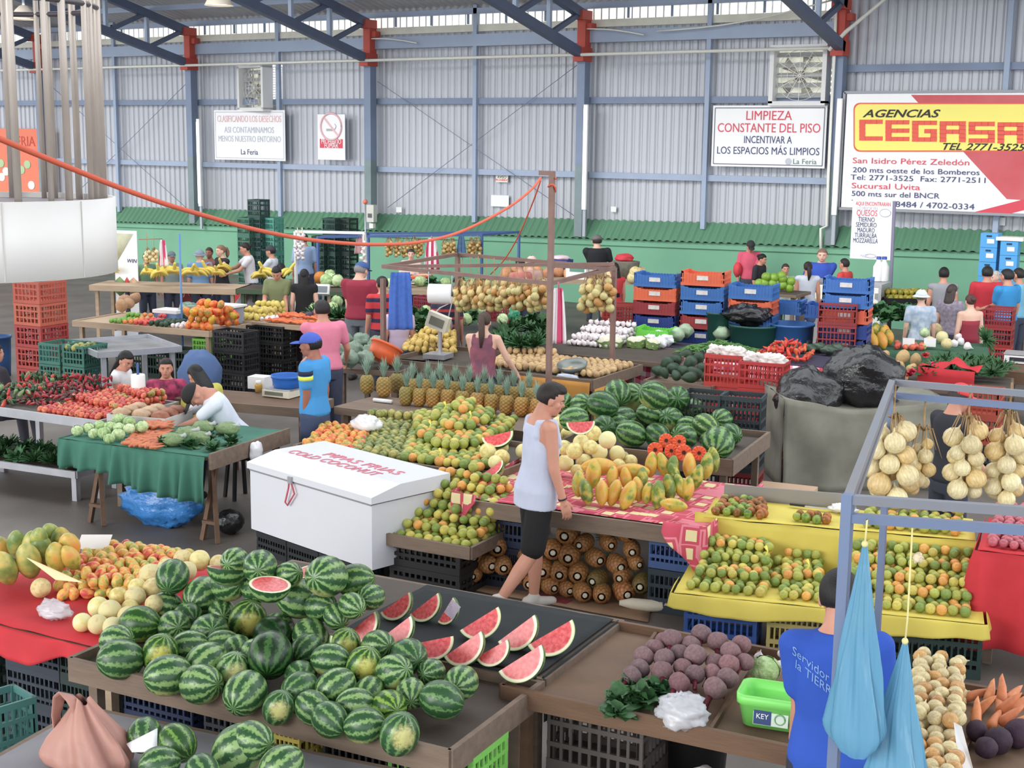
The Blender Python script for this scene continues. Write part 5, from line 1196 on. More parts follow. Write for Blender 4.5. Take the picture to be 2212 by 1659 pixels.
# ================================================================ middle: freezer chest
m_frz = M('freezer_white', (218, 220, 228), .4, 0, .07, 3, col2=(200, 198, 196))
fF = Fr(P(540, 1005, .78), P(803, 1082, .78), 0); LFz = fF.L; WF = .82
t = thing('chest_freezer', 'white chest freezer with red handwriting on its lid, standing on black crates', 'freezer', fF(0, 0), fF.rz)
MB().box((LFz/2, WF/2, .47), (LFz, WF, .54)).build('freezer_body', m_frz, t)
mb = MB(); zl = .755
mb.add([(-.02, -.02, zl), (LFz + .02, -.02, zl), (LFz + .02, WF + .02, zl), (-.02, WF + .02, zl), (-.02, -.02, zl + .055), (LFz + .02, -.02, zl + .055), (LFz + .02, WF*.35, zl + .12), (-.02, WF*.35, zl + .12), (LFz + .02, WF + .02, zl + .12), (-.02, WF + .02, zl + .12)],
  [(0, 1, 5, 4), (4, 5, 6, 7), (7, 6, 8, 9), (2, 3, 9, 8), (1, 2, 8, 6, 5), (3, 0, 4, 7, 9), (3, 2, 1, 0)], 0, False); mb.build('freezer_lid', m_frz, t)
MB().box((LFz/2, -.004, zl - .012), (LFz, .01, .014)).build('seal', M('seal_grey', (140, 140, 146), .6), t)
m_hand = M('red_marker', (214, 120, 136), .7)
for s_, y, x, w_ in (('PIPAS FRIAS', .62, .56, .6), ('COLD COCONUT', .42, .44, .72)):
 o = text(s_, .16, m_hand, t, (LFz*x, WF*y, zl + .124), (0, 0, 0)); o.scale.x = LFz*w_/WID[o.name]
mb = MB(); mb.tube([(LFz*.37, -.03, zl + .03), (LFz*.365, -.035, zl - .06), (LFz*.33, -.03, zl - .2), (LFz*.35, -.03, zl - .22), (LFz*.41, -.03, zl - .1), (LFz*.38, -.03, zl + .0)], .008, 6); mb.build('red_strap', M('strap_red', (206, 90, 104), .7), t)
MB().box((LFz*.375, -.03, zl + .01), (.05, .02, .06)).build('latch', M('latch_metal', (176, 176, 182), .4, .5), t)
for i in range(3): crate('low', fF(.3 + i*.45, .42 - .25, 0), fF.rz, (38, 42, 46), 'flat black crate under the white freezer, %s from the left' % ORD[i], None, (.78, .9, 1.3))
# ================================================================ mango, passion fruit and orange table
fG = Fr(P(640, 972, .76), P(1012, 1030, .76)); fG = Fr(fG.o, fG.o + V((1, .03, 0))); LG = 2.12; WG = 1.25; gG = Z0(fG)
tray_table('fruit_tray_table', 'wooden tray table of mangoes and oranges behind the white freezer', fG, LG, WG, .76, m_darkply, m_wood, rim=.12, lip=.05)
def quadpx(z, *pts): return [P(x, y, z) for x, y in pts]
hp = heap(quadpx(.76, (655, 972), (770, 985), (808, 938), (702, 925)), .76, lambda u, v: .04 + .06*v, .046, 8, .3, 5)
strew(hp, 'mango', .045, 'mango', 'mango', 'red mangoes behind the freezer', [(1, (255, 225, 210), 'red and yellow mango in the heap behind the freezer')], 8)
hp = heap(quadpx(.76, (760, 985), (880, 1000), (912, 920), (798, 912)), .76, lambda u, v: .04 + .06*v, .042, 9, .3, 5)
strew(hp, 'passion', .042, 'passion_fruit', 'fruit', 'green passion fruits behind the freezer', [(1, WHITE, 'dull green round fruit in the heap between mangoes and oranges')], 9)
ORS = []
ORC = lambda where: [(5, (172, 176, 62), 'yellow green orange %s' % where), (3, (126, 150, 56), 'green orange %s' % where), (2, (230, 160, 58), 'ripe orange coloured orange %s' % where), (2, (206, 190, 70), 'pale yellow orange %s' % where)]
def ogr(hp, where, g, seed, r=.043):
 r_ = random.Random(seed); L_ = ORC(where); tot = sum(l[0] for l in L_)
 for q in hp:
  x = r_.random()*tot
  for wgt, c, lab in L_:
   x -= wgt
   if x <= 0: break
  ORS.append((ppm(q[0]), q[0], rrot(r_), r*(.9 + .18*r_.random()), lab, lab.split(' orange')[0] + ' oranges ' + g, c))
hp = heap(quadpx(.76, (868, 1000), (1050, 1022), (1115, 930), (900, 915)), .76, lambda u, v: .05 + .22*min(1, v*1.3)*math.exp(-((u - .5)/.42)**2), .047, 10, .3, 8)
ogr(hp, 'in the tall mound behind the freezer', 'in the tall mound', 10, .048)
tag(blob(P(792, 915, .90), (.17, .12, .09), 5, .22, 2.2, fine=.14).build('plastic_bag', m_whitebag), 'white plastic bag lying on the dull green fruit behind the freezer', 'bag')
# ================================================================ pineapple bench
fH = Fr(P(728, 878, .75), P(1128, 935, .75)); fH = Fr(fH.o, fH.o + V((1, .04, 0)), 0); LH = 2.75
tray_table('pineapple_bench', 'plank bench carrying the row of upright pineapples', fH, LH, .75, .75, m_wood, m_wood, rim=.08, lip=0)
pn = [(793,850,31,(192,158,62)),(829,857,33,(198,150,58)),(858,848,32,(150,130,60))] + [(877,875,31,(176,152,60)),(906,877,30,(216,162,58)),(935,879,31,(222,160,56)),(967,881,31,(226,156,56)),(998,884,31,(206,156,60)),(1030,889,32,(232,146,66)),(1061,891,31,(214,160,60)),(1094,895,32,(220,156,60)),(1126,899,32,(232,160,58)),(1160,902,32,(230,158,58))]
pl = ['standing alone at the far left of the row', 'second from the left, set back', 'dull one behind the second'] + ['%s in the front row counted from the left' % ORD[i] for i in range(10)]
for (px, py, wd, c), lb in zip(pn, pl):
 p = P(px, py, .752); r = wd/2/ppm(p); pineapple(V((p.x, p.y, .75 + 1.36*r)), (RND.uniform(-.03, .03), RND.uniform(-.04, .04), RND.random()*6), r, 'golden upright pineapple, ' + lb, 'upright pineapples', c)
for i, (px, py) in enumerate(((891, 856), (922, 857), (952, 859), (983, 862), (1014, 864), (1046, 867), (1077, 870), (1110, 873), (1143, 876))):
 p = P(px, py, .752); r = 30/2/ppm(p); pineapple(V((p.x, p.y, .75 + 1.36*r)), (0, RND.uniform(-.05, .05), RND.random()*6), r, 'upright pineapple in the back row, %s from the left' % ORD[i], 'upright pineapples behind', (190, 150, 66))
p = P(826, 866, .775); tag(MB().tube([p + V((-.12, 0, 0)), p + V((.12, .02, 0))], .022, 10).build('paper_roll', m_whitebag), 'white roll of paper lying at the front of the pineapple bench', 'roll')
# ================================================================ lower orange tray on crates
fI = Fr(P(806, 1150, .46), P(988, 1186, .46)); fI = Fr(fI.o, fI.o + V((1, .06, 0)), 0); LI = .92
t_ = tray_table('orange_tray', 'low wooden tray of oranges between the freezer and the pineapple heap', fI, LI, .75, .42, m_darkply, m_wood, rim=.10, lip=.06, legs=False)
hp = heap([fI(.02, .03), fI(LI - .02, .03), fI(LI - .02, .74), fI(.02, .74)], .42, lambda u, v: .02 + .50*v*(1 - .3*abs(u - .6)), .041, 12, .25, 8)
ogr(hp, 'in the low tray right of the freezer', 'in the low tray', 12, .042)
for i in range(2): crate('low', fI(.46, .36, .002 + i*.197), fI.rz, (40, 40, 42), 'black crate under the low orange tray, the %s of two' % ('lower', 'upper')[i], None, (1.2, 1.6, 1.3))
# ================================================================ papaya and melon table
fJ = Fr(P(985, 1072, .75), P(1440, 1136, .75), 0); fJ = Fr(fJ.o, fJ.o + V((1, .12, 0)), 0); LJ = 2.12; WJ = 1.5; gJ = fJ
t_ = tray_table('papaya_table', 'wooden table with a patterned pink cloth carrying papayas and pale melons', fJ, LJ, WJ, .72, m_darkply, m_wood, rim=.13, lip=.02)
m_pat = None
def mat_pattern():
 t = NT('pink_pattern_cloth'); b = t.b; tc = t.n('ShaderNodeTexCoord'); wv = t.n('ShaderNodeTexVoronoi', {'Vector': tc.outputs['Object'], 'Scale': 7.0}, distance='CHEBYCHEV')
 c = t.ramp(wv.outputs['Distance'], [(.18, lin((222, 206, 150))), (.3, lin((196, 62, 86))), (.45, lin((222, 120, 136))), (.55, lin((196, 60, 84)))], 'CONSTANT')
 t.link(c, b.inputs['Base Color']); b.inputs['Roughness'].default_value = .85; return t.m
m_pat = mat_pattern()
mb = MB(); cloth_top(fJ, 0, LJ, .02, WJ, .745, mb, .006)
skirt(mb, [fJ(-.02, WJ*.9), fJ(-.02, -.02), fJ(.22, -.05)], .80, lambda s: .40 - .28*s if s < .8 else .30 + (s - .8)*2.2, .035, 11, flare=.05)
skirt(mb, [fJ(LJ - .30, -.06), fJ(LJ + .02, -.05), fJ(LJ + .03, WJ)], .79, lambda s: .72 - 2.0*s if s < .2 else .30 + .25*max(0, s - .3), .035, 11, flare=.05)
tag(mb.build('patterned_cloth', m_pat, solid=.004), 'pink patterned cloth under the papayas, hanging down at both ends', 'cloth')
hn = [(1219,898,34),(1209,918,40),(1176,927,34),(1228,938,36),(1197,946,34),(1255,955,36),(1282,936,36),(1312,950,40),(1190,971,38),(1241,974,36),(1295,977,40),(1219,967,34),(1276,966,32),(1333,980,40),(1222,1000,40),(1262,997,38),(1282,1007,38),(1336,1007,38),(1362,997,36),(1184,1006,34),(1246,1017,32),(1054,976,38),(1080,966,38),(1084,988,36),(1070,999,32),(1352,983,34),(1160,960,36),(1150,990,36),(1165,1012,34),(1130,975,34)]
ps, rs = settle(hn, fJ, .75, lambda u, v: .40*max(0, min(1, (v - .30)/.75))*max(.12, 1 - abs(u - 1.0)/1.0), 1.0); relax(ps, rs, 30, .75)
o_ = sorted(range(len(hn)), key=lambda i: -ps[i].z)
ly = ['topmost layer', 'second layer from the top', 'third layer from the top', 'fourth layer from the top', 'lowest layer']
for k in range(5):
 for j, i in enumerate(sorted(o_[k*6:(k + 1)*6], key=lambda i: hn[i][0])):
  item('honeydew_melon', G['honey'], ps[i], rrot(), rs[i], 'pale honeydew, %s from left in the %s of the pyramid' % (ORD[j], ly[k]), 'melon', 'honeydew pyramid')
pj = [(1250,1044,30,58),(1266,1062,30,44),(1300,1064,30,46),(1327,1064,30,50),(1357,1069,34,40),(1377,1056,28,52),(1399,1064,26,48),(1421,1067,32,56),(1445,1053,30,56),(1469,1050,28,56),(1486,1055,28,60),(1506,1030,28,60),(1527,1006,30,60),(1489,1006,30,54),(1452,1010,28,50),(1432,1004,28,48),(1407,1003,28,50),(1387,1034,26,46),(1352,1034,26,40),(1323,1030,26,36),(1282,1022,34,40),(1295,1008,40,26),(1366,1019,38,24),(1456,1024,26,44),(1541,992,28,54),(1456,1091,30,24)]
def papas(lst, zfun, labs, grp, tall=True):
 for i, (px, py, wd, hh) in enumerate(lst):
  z = zfun(py, px); p = P(px, py, z); r = wd/2/ppm(p)
  lay = hh < wd; rot = Matrix.Rotation(rad(32 + RND.uniform(-18, 18)), 3, 'Z') @ (Matrix.Rotation(rad(RND.uniform(75, 100)), 3, 'Y') if lay else Matrix.Rotation(rad(-28 + RND.uniform(-10, 10)), 3, 'X') @ Matrix.Rotation(rad(RND.uniform(-16, 16)), 3, 'Y'))
  item('papaya', G['papaya'], p, rot, (r, r, r*1.2), labs(i, px, py), 'papaya', grp, (255, 255, 210))
srt = sorted(range(len(pj)), key=lambda i: pj[i][0])
papas(pj, lambda y, x: .86 + max(0, (1062 - y))*.0020, lambda i, x, y: '%s papaya, %s from the left on the pink cloth table' % ('small yellow' if pj[i][3] < 30 else 'ripe yellow', ['first', 'second', 'third', 'fourth', 'fifth', 'sixth', 'seventh', 'eighth', 'ninth', 'tenth', 'eleventh', 'twelfth', 'thirteenth', 'fourteenth', 'fifteenth', 'sixteenth', 'seventeenth', 'eighteenth', 'nineteenth', 'twentieth', 'twenty-first', 'twenty-second', 'twenty-third', 'twenty-fourth', 'twenty-fifth', 'twenty-sixth'][srt.index(i)]), 'ripe papayas')
# wedges on and before the pyramid
def wedge(px, py, wd, z, tl, lab, rx=-14, yaw=32, kind='slice', r=None):
 rot = Matrix.Rotation(rad(yaw), 3, 'Z') @ Matrix.Rotation(rad(-tl), 3, 'Y') @ Matrix.Rotation(rad(rx), 3, 'X'); p = P(px, py, z); r = wd/2/ppm(p)*1.05
 return melon_slice('watermelon_wedge', p, rot, r, lab, 'wedges on the papaya table', kind)
wedge(1254, 911, 54, 1.28, 4, 'pink watermelon wedge lying on top of the honeydew pyramid', 30)
wedge(1074, 938, 60, 1.02, 14, 'red watermelon wedge behind the left shoulder of the man in the tank top', 5)
wedge(1062, 1010, 50, .90, 36, 'red watermelon wedge, uppermost of the three left of the walking man'); wedge(1036, 1034, 44, .84, 24, 'red watermelon wedge at the left corner of the papaya table'); wedge(1074, 1040, 48, .83, 2, 'flat red watermelon wedge with green rind showing, beside the walking man')
wedge(1186, 1024, 44, .88, -30, 'red watermelon wedge just right of the walking man'); wedge(1208, 1036, 40, .86, -36, 'red watermelon wedge beside the first papaya')
# watermelon tray behind
fK = Fr(P(1210, 962, .86), P(1572, 1010, .86)); fK = Fr(fK.o, fK.o + V((1, .14, 0))); LK = 1.62; WK = 1.3
tray_table('melon_tray', 'wooden tray table heaped with watermelons behind the honeydews', fK, LK, WK, .84, m_darkply, m_wood, rim=.15, lip=.06)
mk = [(1213,870,52),(1260,876,54),(1302,879,62),(1346,903,58),(1365,857,70),(1334,850,60),(1412,854,58),(1463,860,60),(1403,897,62),(1426,871,56),(1450,906,62),(1497,885,58),(1524,922,66),(1558,906,56),(1578,938,56),(1551,957,74),(1304,924,60),(1369,938,62),(1417,942,58),(1475,944,60),(1530,950,40),(1330,915,50),(1240,905,56),(1485,920,50)]
ps, rs = settle(mk, fK, .84, lambda u, v: .34*max(0, min(1, (v - .1)/.8)) if u > .2 else .12, 1.02); relax(ps, rs, 30, .84)
o_ = sorted(range(len(mk)), key=lambda i: (ps[i] - fK.o).dot(fK.y))
for k in range(4):
 for j, i in enumerate(sorted(o_[k*6:(k + 1)*6], key=lambda i: mk[i][0])):
  item('watermelon', G['melon'], ps[i], (RND.uniform(-.5, .5), RND.uniform(-.5, .5), RND.random()*6.28), rs[i]/1.04, '%s watermelon, %s from the left in the %s behind the honeydews' % ('pale blotched' if i == 12 else 'striped', ORD[j], ('front row', 'second row', 'third row', 'rear row')[k]), 'watermelon', 'watermelons behind the honeydews', (255, 255, 215) if i == 12 else (215, 235, 215))
# orange papaya halves with a starry cut
m_pf = M('papaya_flesh', (242, 92, 40), .4, 0, .15, 5); m_seed = M('papaya_hollow', (70, 34, 26), .6)
for i, (px, py, wd) in enumerate(((1415, 972, 34), (1439, 952, 32), (1467, 954, 30), (1450, 974, 30), (1477, 978, 36), (1510, 979, 32))):
 p = P(px, py, 1.0 + (.06 if i in (1, 2) else 0)); r = wd/2/ppm(p); t = thing('halved_papaya', 'orange papaya half with a starry cut face, ' + ['leftmost of the six', 'upper left one', 'upper right one', 'lower middle one', 'largest, lower right', 'rightmost, set apart'][i], 'papaya', p, rad(32), 'halved papayas'); t.scale = (r,)*3; t.rotation_euler = (rad(-12), 0, rad(32))
 rot = Matrix.Rotation(rad(90), 3, 'X')
 b = MB().lathe([(1, 0), (.95, -.5), (.7, -1.1), (.3, -1.5), (.02, -1.6)], 20); b.v = [Matrix.Rotation(rad(90), 3, 'X') @ q for q in b.v]; b.build('skin', m_pap, t)
 b = MB(); n = 22; ro = [V((math.cos(k*2*math.pi/n)*(1.0 if k % 2 else .88), -.02 - (.22 if k % 2 == 0 else 0), math.sin(k*2*math.pi/n)*(1.0 if k % 2 else .88))) for k in range(n)]; ri = [V((math.cos(k*2*math.pi/n)*(.42 if k % 2 else .2), -.12, math.sin(k*2*math.pi/n)*(.42 if k % 2 else .2))) for k in range(n)]
 bk = [V((math.cos(k*2*math.pi/n), 0, math.sin(k*2*math.pi/n))) for k in range(n)]; b.rings([bk, ro, ri], cap=False, smooth=False); b.build('flesh', m_pf, t)
 b = MB(); b.rings([ri, [q*.05 + V((0, .1, 0)) for q in ri]], cap=False); b.ell((0, .02, 0), (.3, .06, .3), 10, 6); b.build('seed_hollow', m_seed, t)
# crates around the papaya and melon tables
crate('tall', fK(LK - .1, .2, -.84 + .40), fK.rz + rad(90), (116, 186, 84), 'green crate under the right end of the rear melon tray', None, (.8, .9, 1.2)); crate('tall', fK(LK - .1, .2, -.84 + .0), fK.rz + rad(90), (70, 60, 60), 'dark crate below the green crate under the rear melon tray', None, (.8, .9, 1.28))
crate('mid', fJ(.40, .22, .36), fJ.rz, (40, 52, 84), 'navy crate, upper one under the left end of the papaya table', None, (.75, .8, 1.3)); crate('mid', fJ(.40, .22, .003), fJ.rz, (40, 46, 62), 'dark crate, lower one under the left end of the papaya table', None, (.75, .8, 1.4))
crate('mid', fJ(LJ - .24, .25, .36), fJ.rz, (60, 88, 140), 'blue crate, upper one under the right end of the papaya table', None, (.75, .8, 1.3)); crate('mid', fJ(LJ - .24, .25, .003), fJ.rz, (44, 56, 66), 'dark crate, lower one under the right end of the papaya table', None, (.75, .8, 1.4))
for i, (px, py, n, c, lb) in enumerate(((1545, 915, 3, (58, 66, 70), 'dark grey crate, %s of the tall stack touching the rear melon tray'), (1612, 985, 3, (52, 60, 66), 'dark grey crate, %s of the tall stack at the right of the rear melon tray'))):
 b = P(1606, 852, 1.155) if i else P(1522, 846, 1.155)
 for k in range(n): crate('tall', V((b.x, b.y, .001 + .385*k)), fK.rz + (0 if i == 0 else .08), c if k or not i else (130, 40, 44), lb % ('lowest', 'middle', 'topmost')[k], None, (.78, .9, 1.24))
# pineapples heaped on the floor
fp = [(1020,1196,46),(1073,1178,46),(991,1224,40),(1024,1238,38),(1051,1216,44),(1086,1220,42),(1195,1186,44),(1228,1150,50),(1230,1197,50),(1172,1228,46),(1208,1234,44),(1249,1236,46),(1285,1204,42),(1304,1140,40),(1350,1148,46),(1365,1186,40),(1331,1218,44),(1372,1214,36),(1151,1256,40),(1187,1264,40),(1222,1270,38),(1257,1278,42),(1300,1281,42),(1347,1276,48),(1388,1260,44),(1292,1250,42),(1346,1243,40),(1262,1172,40),(1314,1172,38),(1140,1200,44),(1120,1240,42),(1010,1252,34),(1160,1150,40)]
order = sorted(range(len(fp)), key=lambda i: -fp[i][1])
for k in range(4):
 for j, i in enumerate(sorted(order[k*9:(k + 1)*9], key=lambda i: fp[i][0])):
  px, py, wd = fp[i]; z = .085 + max(0, 1268 - (py - (px - 1200)*.08))*.0035; p = P(px, py, z); r = wd/2/ppm(p)
  up = i in (12, 16, 26, 28); d = (CP - p); d.z *= .35; d.normalize(); d = (Matrix.Rotation(RND.uniform(-.5, .5), 3, 'Z') @ d) - V((0, 0, .12))
  rot = V((0, 0, -1)).rotation_difference(d.normalized()).to_matrix()
  c = (112, 104, 50) if i in (24, 25) else (196, 128, 66) if i != 23 else (214, 130, 74)
  pineapple(p, rot, r*.97, '%s pineapple, %s from the left in the %s of the floor heap' % ('dark green' if i in (24, 25) else 'tan', ORD[j], ('lowest row', 'second row up', 'third row up', 'top row')[k]), 'pineapples heaped on the floor', c, up, True)
mb = MB(); a, b, c, d = P(965, 1265, .006), P(1400, 1345, .006), P(1420, 1250, .006), P(1010, 1200, .006); mb.grid(lambda u, v: (a*(1 - u) + b*u)*(1 - v) + (d*(1 - u) + c*u)*v + V((0, 0, .003 + .004*mnoise.noise(V((u*6, v*4, 0))))), 20, 8); tag(mb.build('cardboard_sheet', M('cardboard', (150, 116, 88), .8, 0, .25, 4), solid=.005), 'flattened cardboard under the pineapple heap on the floor', 'cardboard')
MBt = MB().box((0, 0, 0), (.34, .12, .002)); MBt.v = [q + P(1190, 1292, .014) for q in MBt.v]; tag(MBt.build('red_print', M('print_red', (150, 60, 60), .8, 0, .4, 20)), 'faded red print on the cardboard before the pineapples', 'print')
mb = MB(); a, b = P(1338, 1302, .05), P(1470, 1310, .05); mb.tube([a, a*.8 + b*.2, a*.5 + b*.5 + V((0, -.03, 0)), a*.2 + b*.8, b], [.02, .045, .05, .045, .02], 12); tag(mb.build('rolled_sack', M('sack_cream', (214, 206, 186), .8, bump=.3)), 'rolled cream sack on the floor right of the pineapple heap', 'sack')
# ================================================================ the yellow citrus stand
fL = Fr(P(1466, 1272, .46), P(2120, 1338, .46), 0); LL = fL.L; WL1, WL2 = .80, 1.42; ZL1, ZL2 = .43, .78
t = thing('citrus_stand', 'two level wooden stand under a yellow cloth at right', 'stand', fL(0, 0), fL.rz)
MB().box((LL/2, WL1/2, ZL1 - .026), (LL - .02, WL1 - .04, .03)).build('lower_shelf', m_darkply, t); MB().box((LL/2, (WL1 + WL2)/2 + .03, ZL2 - .026), (LL - .2, WL2 - WL1 - .06, .03)).build('upper_shelf', m_darkply, t)
for x in (.14, LL - .14):
 for y in (WL1 + .05, WL2 - .05): MB().bar((x, y, 0), (x, y, ZL2 - .03), .05).build('leg', m_wood, t)
MB().bar((.12, WL2 + .02, ZL2 + .06), (1.05, WL2 + .02, ZL2 + .06), .02, .13).build('metal_edge', M('dull_zinc', (146, 142, 140), .5, .4), t)
m_ycl = M('yellow_cloth', (214, 194, 60), .7, 0, .1, 4, bump=.3, bs=7)
mb = MB(); cloth_top(fL, -.03, LL + .02, -.03, WL1, ZL1 + .008, mb, .006, 30)
mb.grid(lambda u, v: fL(-.02 + (LL + .02)*u, WL1 - .02 + .015*math.sin(u*22) + .03*v, ZL1 + (ZL2 - ZL1 + .045*math.exp(-((u*LL - 0)/.2)**2))*v), 40, 6)
cloth_top(fL, .05, LL - .03, WL1 + .012, WL2, ZL2 + .008, mb, .006, 30)
skirt(mb, [fL(-.04, .35), fL(-.04, -.04), fL(LL + .03, -.04), fL(LL + .03, .3)], ZL1 + .01, lambda s: ZL1 - .11 + .015*math.sin(s*16), .015, 9, 120, flare=.03)
tag(mb.build('yellow_cloth', m_ycl, solid=.004), 'yellow cloth over both levels of the citrus stand', 'cloth')
hp = heap([fL(.05, .04), fL(LL*.5, .04), fL(LL*.46, WL1 - .05), fL(.12, WL1 - .05)], ZL1 + .01, lambda u, v: .03 + .22*v*(1 if u < .55 else .55) - .05*(abs(u - .62) < .07), .036, 14, .3, 6)
ogr(hp, 'on the left half of the yellow cloth', 'on the left of the yellow cloth', 14, .037)
hp = heap([fL(LL*.57, .04), fL(LL - .06, .04), fL(LL - .06, WL1 - .05), fL(LL*.57, WL1 - .05)], ZL1 + .01, lambda u, v: .03 + .28*v, .037, 15, .3, 6)
ogr(hp, 'on the yellow cloth behind the blue bags', 'on the yellow cloth behind the bags', 15, .037)
hp = heap([fL(.10, WL1 + .06), fL(.52, WL1 + .06), fL(.48, WL2 - .08), fL(.12, WL2 - .08)], ZL2 + .01, lambda u, v: .02 + .05*v, .034, 16, .35, 3)
hp += heap([fL(.72, WL1 + .06), fL(1.02, WL1 + .06), fL(1.0, WL1 + .24), fL(.72, WL1 + .24)], ZL2 + .01, lambda u, v: .03, .034, 17, .35, 1)
strew(hp, 'passion', .036, 'small_fruit', 'fruit', 'orange and brown fruits on the upper shelf', [(3, (255, 190, 120), 'brownish orange egg shaped fruit on the upper yellow shelf'), (2, (220, 255, 180), 'greenish egg shaped fruit on the upper yellow shelf')], 16)
for o in [o for o in COL.objects if o.name.startswith('small_fruit') and 'brownish' in o['label']]: o.color = lin((255, 150, 110));
hp = heap([fL(1.25, WL1 + .06), fL(LL - .12, WL1 + .06), fL(LL - .12, WL2 - .1), fL(1.25, WL2 - .1)], ZL2 + .01, lambda u, v: .03 + .07*v, .038, 18, .3, 3)
ogr(hp, 'on the upper yellow shelf behind the steel frame', 'on the upper yellow shelf', 18, .038)
t = thing('kitchen_knife', 'dark handled knife lying on the upper yellow shelf', 'knife', fL(.72, WL2 - .12, ZL2 + .03), fL.rz - .15); MB().box((0, 0, .008), (.12, .022, .014)).build('handle', m_black, t); MB().box((.16, 0, .006), (.2, .03, .003)).build('blade', m_alu, t)
tag(blob(fL(1.08, WL2 - .16, ZL2 + .05), (.12, .07, .04), 9, .3, 3, fine=.15, zflat=ZL2 + .01).build('plastic_bag', m_whitebag), 'white crumpled bag on the upper yellow shelf by the steel post', 'bag')
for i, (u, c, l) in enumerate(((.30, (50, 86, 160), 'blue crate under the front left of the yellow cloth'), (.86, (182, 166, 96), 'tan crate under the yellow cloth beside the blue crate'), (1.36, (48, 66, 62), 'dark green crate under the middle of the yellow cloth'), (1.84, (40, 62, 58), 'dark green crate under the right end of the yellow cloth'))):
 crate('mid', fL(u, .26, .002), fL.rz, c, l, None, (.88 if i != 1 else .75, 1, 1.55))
p = P(1700, 1052, .3); t = tag(MB().box((0, 0, .15), (.55, .3, .30)).build('cardboard_box', M('cardboard_box', (196, 160, 130), .8, 0, .1, 5)), 'plain cardboard box behind the yellow citrus stand', 'box'); t.location = V((p.x, p.y, 0)); t.rotation_euler = (0, 0, .15)
# red covered table at the right edge
fM = Fr(P(2122, 1190, .84), P(2330, 1215, .84), 0); LM = 1.2
tray_table('corner_table', 'table under a long red cloth at the right edge', fM, LM, .9, .84, m_darkply, m_wood, rim=.05, lip=0)
mb = MB(); cloth_top(fM, -.03, LM, -.03, .9, .852, mb, .005); skirt(mb, [fM(-.04, .9), fM(-.04, -.05), fM(LM, -.05)], .855, lambda s: .16 + .22*max(0, .45 - s), .035, 9, 90, flare=.06)
tag(mb.build('red_cloth', m_cl if False else MATS['red_cloth'], solid=.004), 'long red cloth hanging from the table at the right edge', 'cloth')
hp = heap([fM(.03, .05), fM(.7, .05), fM(.7, .8), fM(.03, .8)], .855, lambda u, v: .03 + .12*v, .034, 19, .3, 4); strew(hp, 'onion', .034, 'red_onion', 'onion', 'red onions on the red cloth', [(1, (196, 96, 110), 'small red onion heaped on the red cloth at the right edge')], 19)
# ================================================================ left: aluminium stand of peppers and tomatoes
fN = Fr(P(-95, 872, .8), P(212, 914, .8), 0); LN = fN.L; WN = 1.15
tray_table('metal_stand', 'aluminium edged stand of peppers and tomatoes at the left edge', fN, LN, WN, .8, m_darkply, m_alu, rim=.09, lip=.03, legm=m_alu)
def q4(fr, x0, x1, y0, y1): return [fr(x0, y0), fr(x1, y0), fr(x1, y1), fr(x0, y1)]
hp = heap(q4(fN, LN*.55, LN - .02, .05, WN - .1), .8, lambda u, v: .03 + .17*v*(.6 + .4*u), .036, 20, .3, 5)
strew(hp, 'tomato', .038, 'tomato', 'tomato', 'tomatoes on the aluminium stand', [(3, (206, 74, 58), 'shiny red tomato on the aluminium stand'), (2, (232, 120, 72), 'orange tinted tomato on the aluminium stand'), (.5, (178, 150, 70), 'half ripe greenish tomato on the aluminium stand')], 20)
hp = heap(q4(fN, LN*.28, LN*.6, .25, WN - .05), .8, lambda u, v: .05 + .2*v, .036, 21, .3, 5)
strew(hp, 'pepper', .042, 'red_chilli', 'pepper', 'red chillies on the aluminium stand', [(3, (172, 46, 56), 'glossy red chilli pepper on the aluminium stand'), (1.5, (92, 42, 40), 'dark red brown chilli pepper on the aluminium stand')], 21)
hp = heap(q4(fN, .05, LN*.32, .06, WN - .05), .8, lambda u, v: .05 + .17*v, .042, 22, .3, 5)
strew(hp, 'pepper', .05, 'green_pepper', 'pepper', 'green peppers on the aluminium stand', [(3, (56, 88, 52), 'dark green pepper at the left edge of the aluminium stand'), (1, (206, 60, 56), 'red pepper among the green ones on the aluminium stand'), (1, (126, 150, 90), 'pale green pepper at the left of the aluminium stand')], 22)
fO = Fr(P(-110, 985, .3), P(164, 1024, .3), 0); LO = fO.L
tray_table('lower_shelf', 'low aluminium edged shelf of leafy greens below the pepper stand', fO, LO, .75, .3, m_darkply, m_alu, rim=.07, lip=.03, legm=m_alu)
r_ = random.Random(5)
for i in range(14):
 u, v = LO*(.06 + .9*(i % 7)/6.5), .14 + .36*(i//7); item('herb_bunch', G['herb' if i % 3 else 'leafy'], fO(u, v, .33), (r_.uniform(-.3, .3), r_.uniform(-.3, .3), i), .17, 'dark green herb bunch, %s from left in the %s row of the low shelf' % (ORD[i % 7], 'front' if i < 7 else 'back'), 'herbs', 'herbs on the low shelf', None)
t = tag(MB().ell((0, 0, .13), (.17, .15, .14), 18, 12).build('pink_bundle', M('pink_plastic', (206, 120, 146), .5)), 'dull pink round bundle in the shade under the pepper stand', 'bundle'); p = P(100, 930, .3); t.location = V((p.x, p.y, .22)) + V((0, .55, .1));
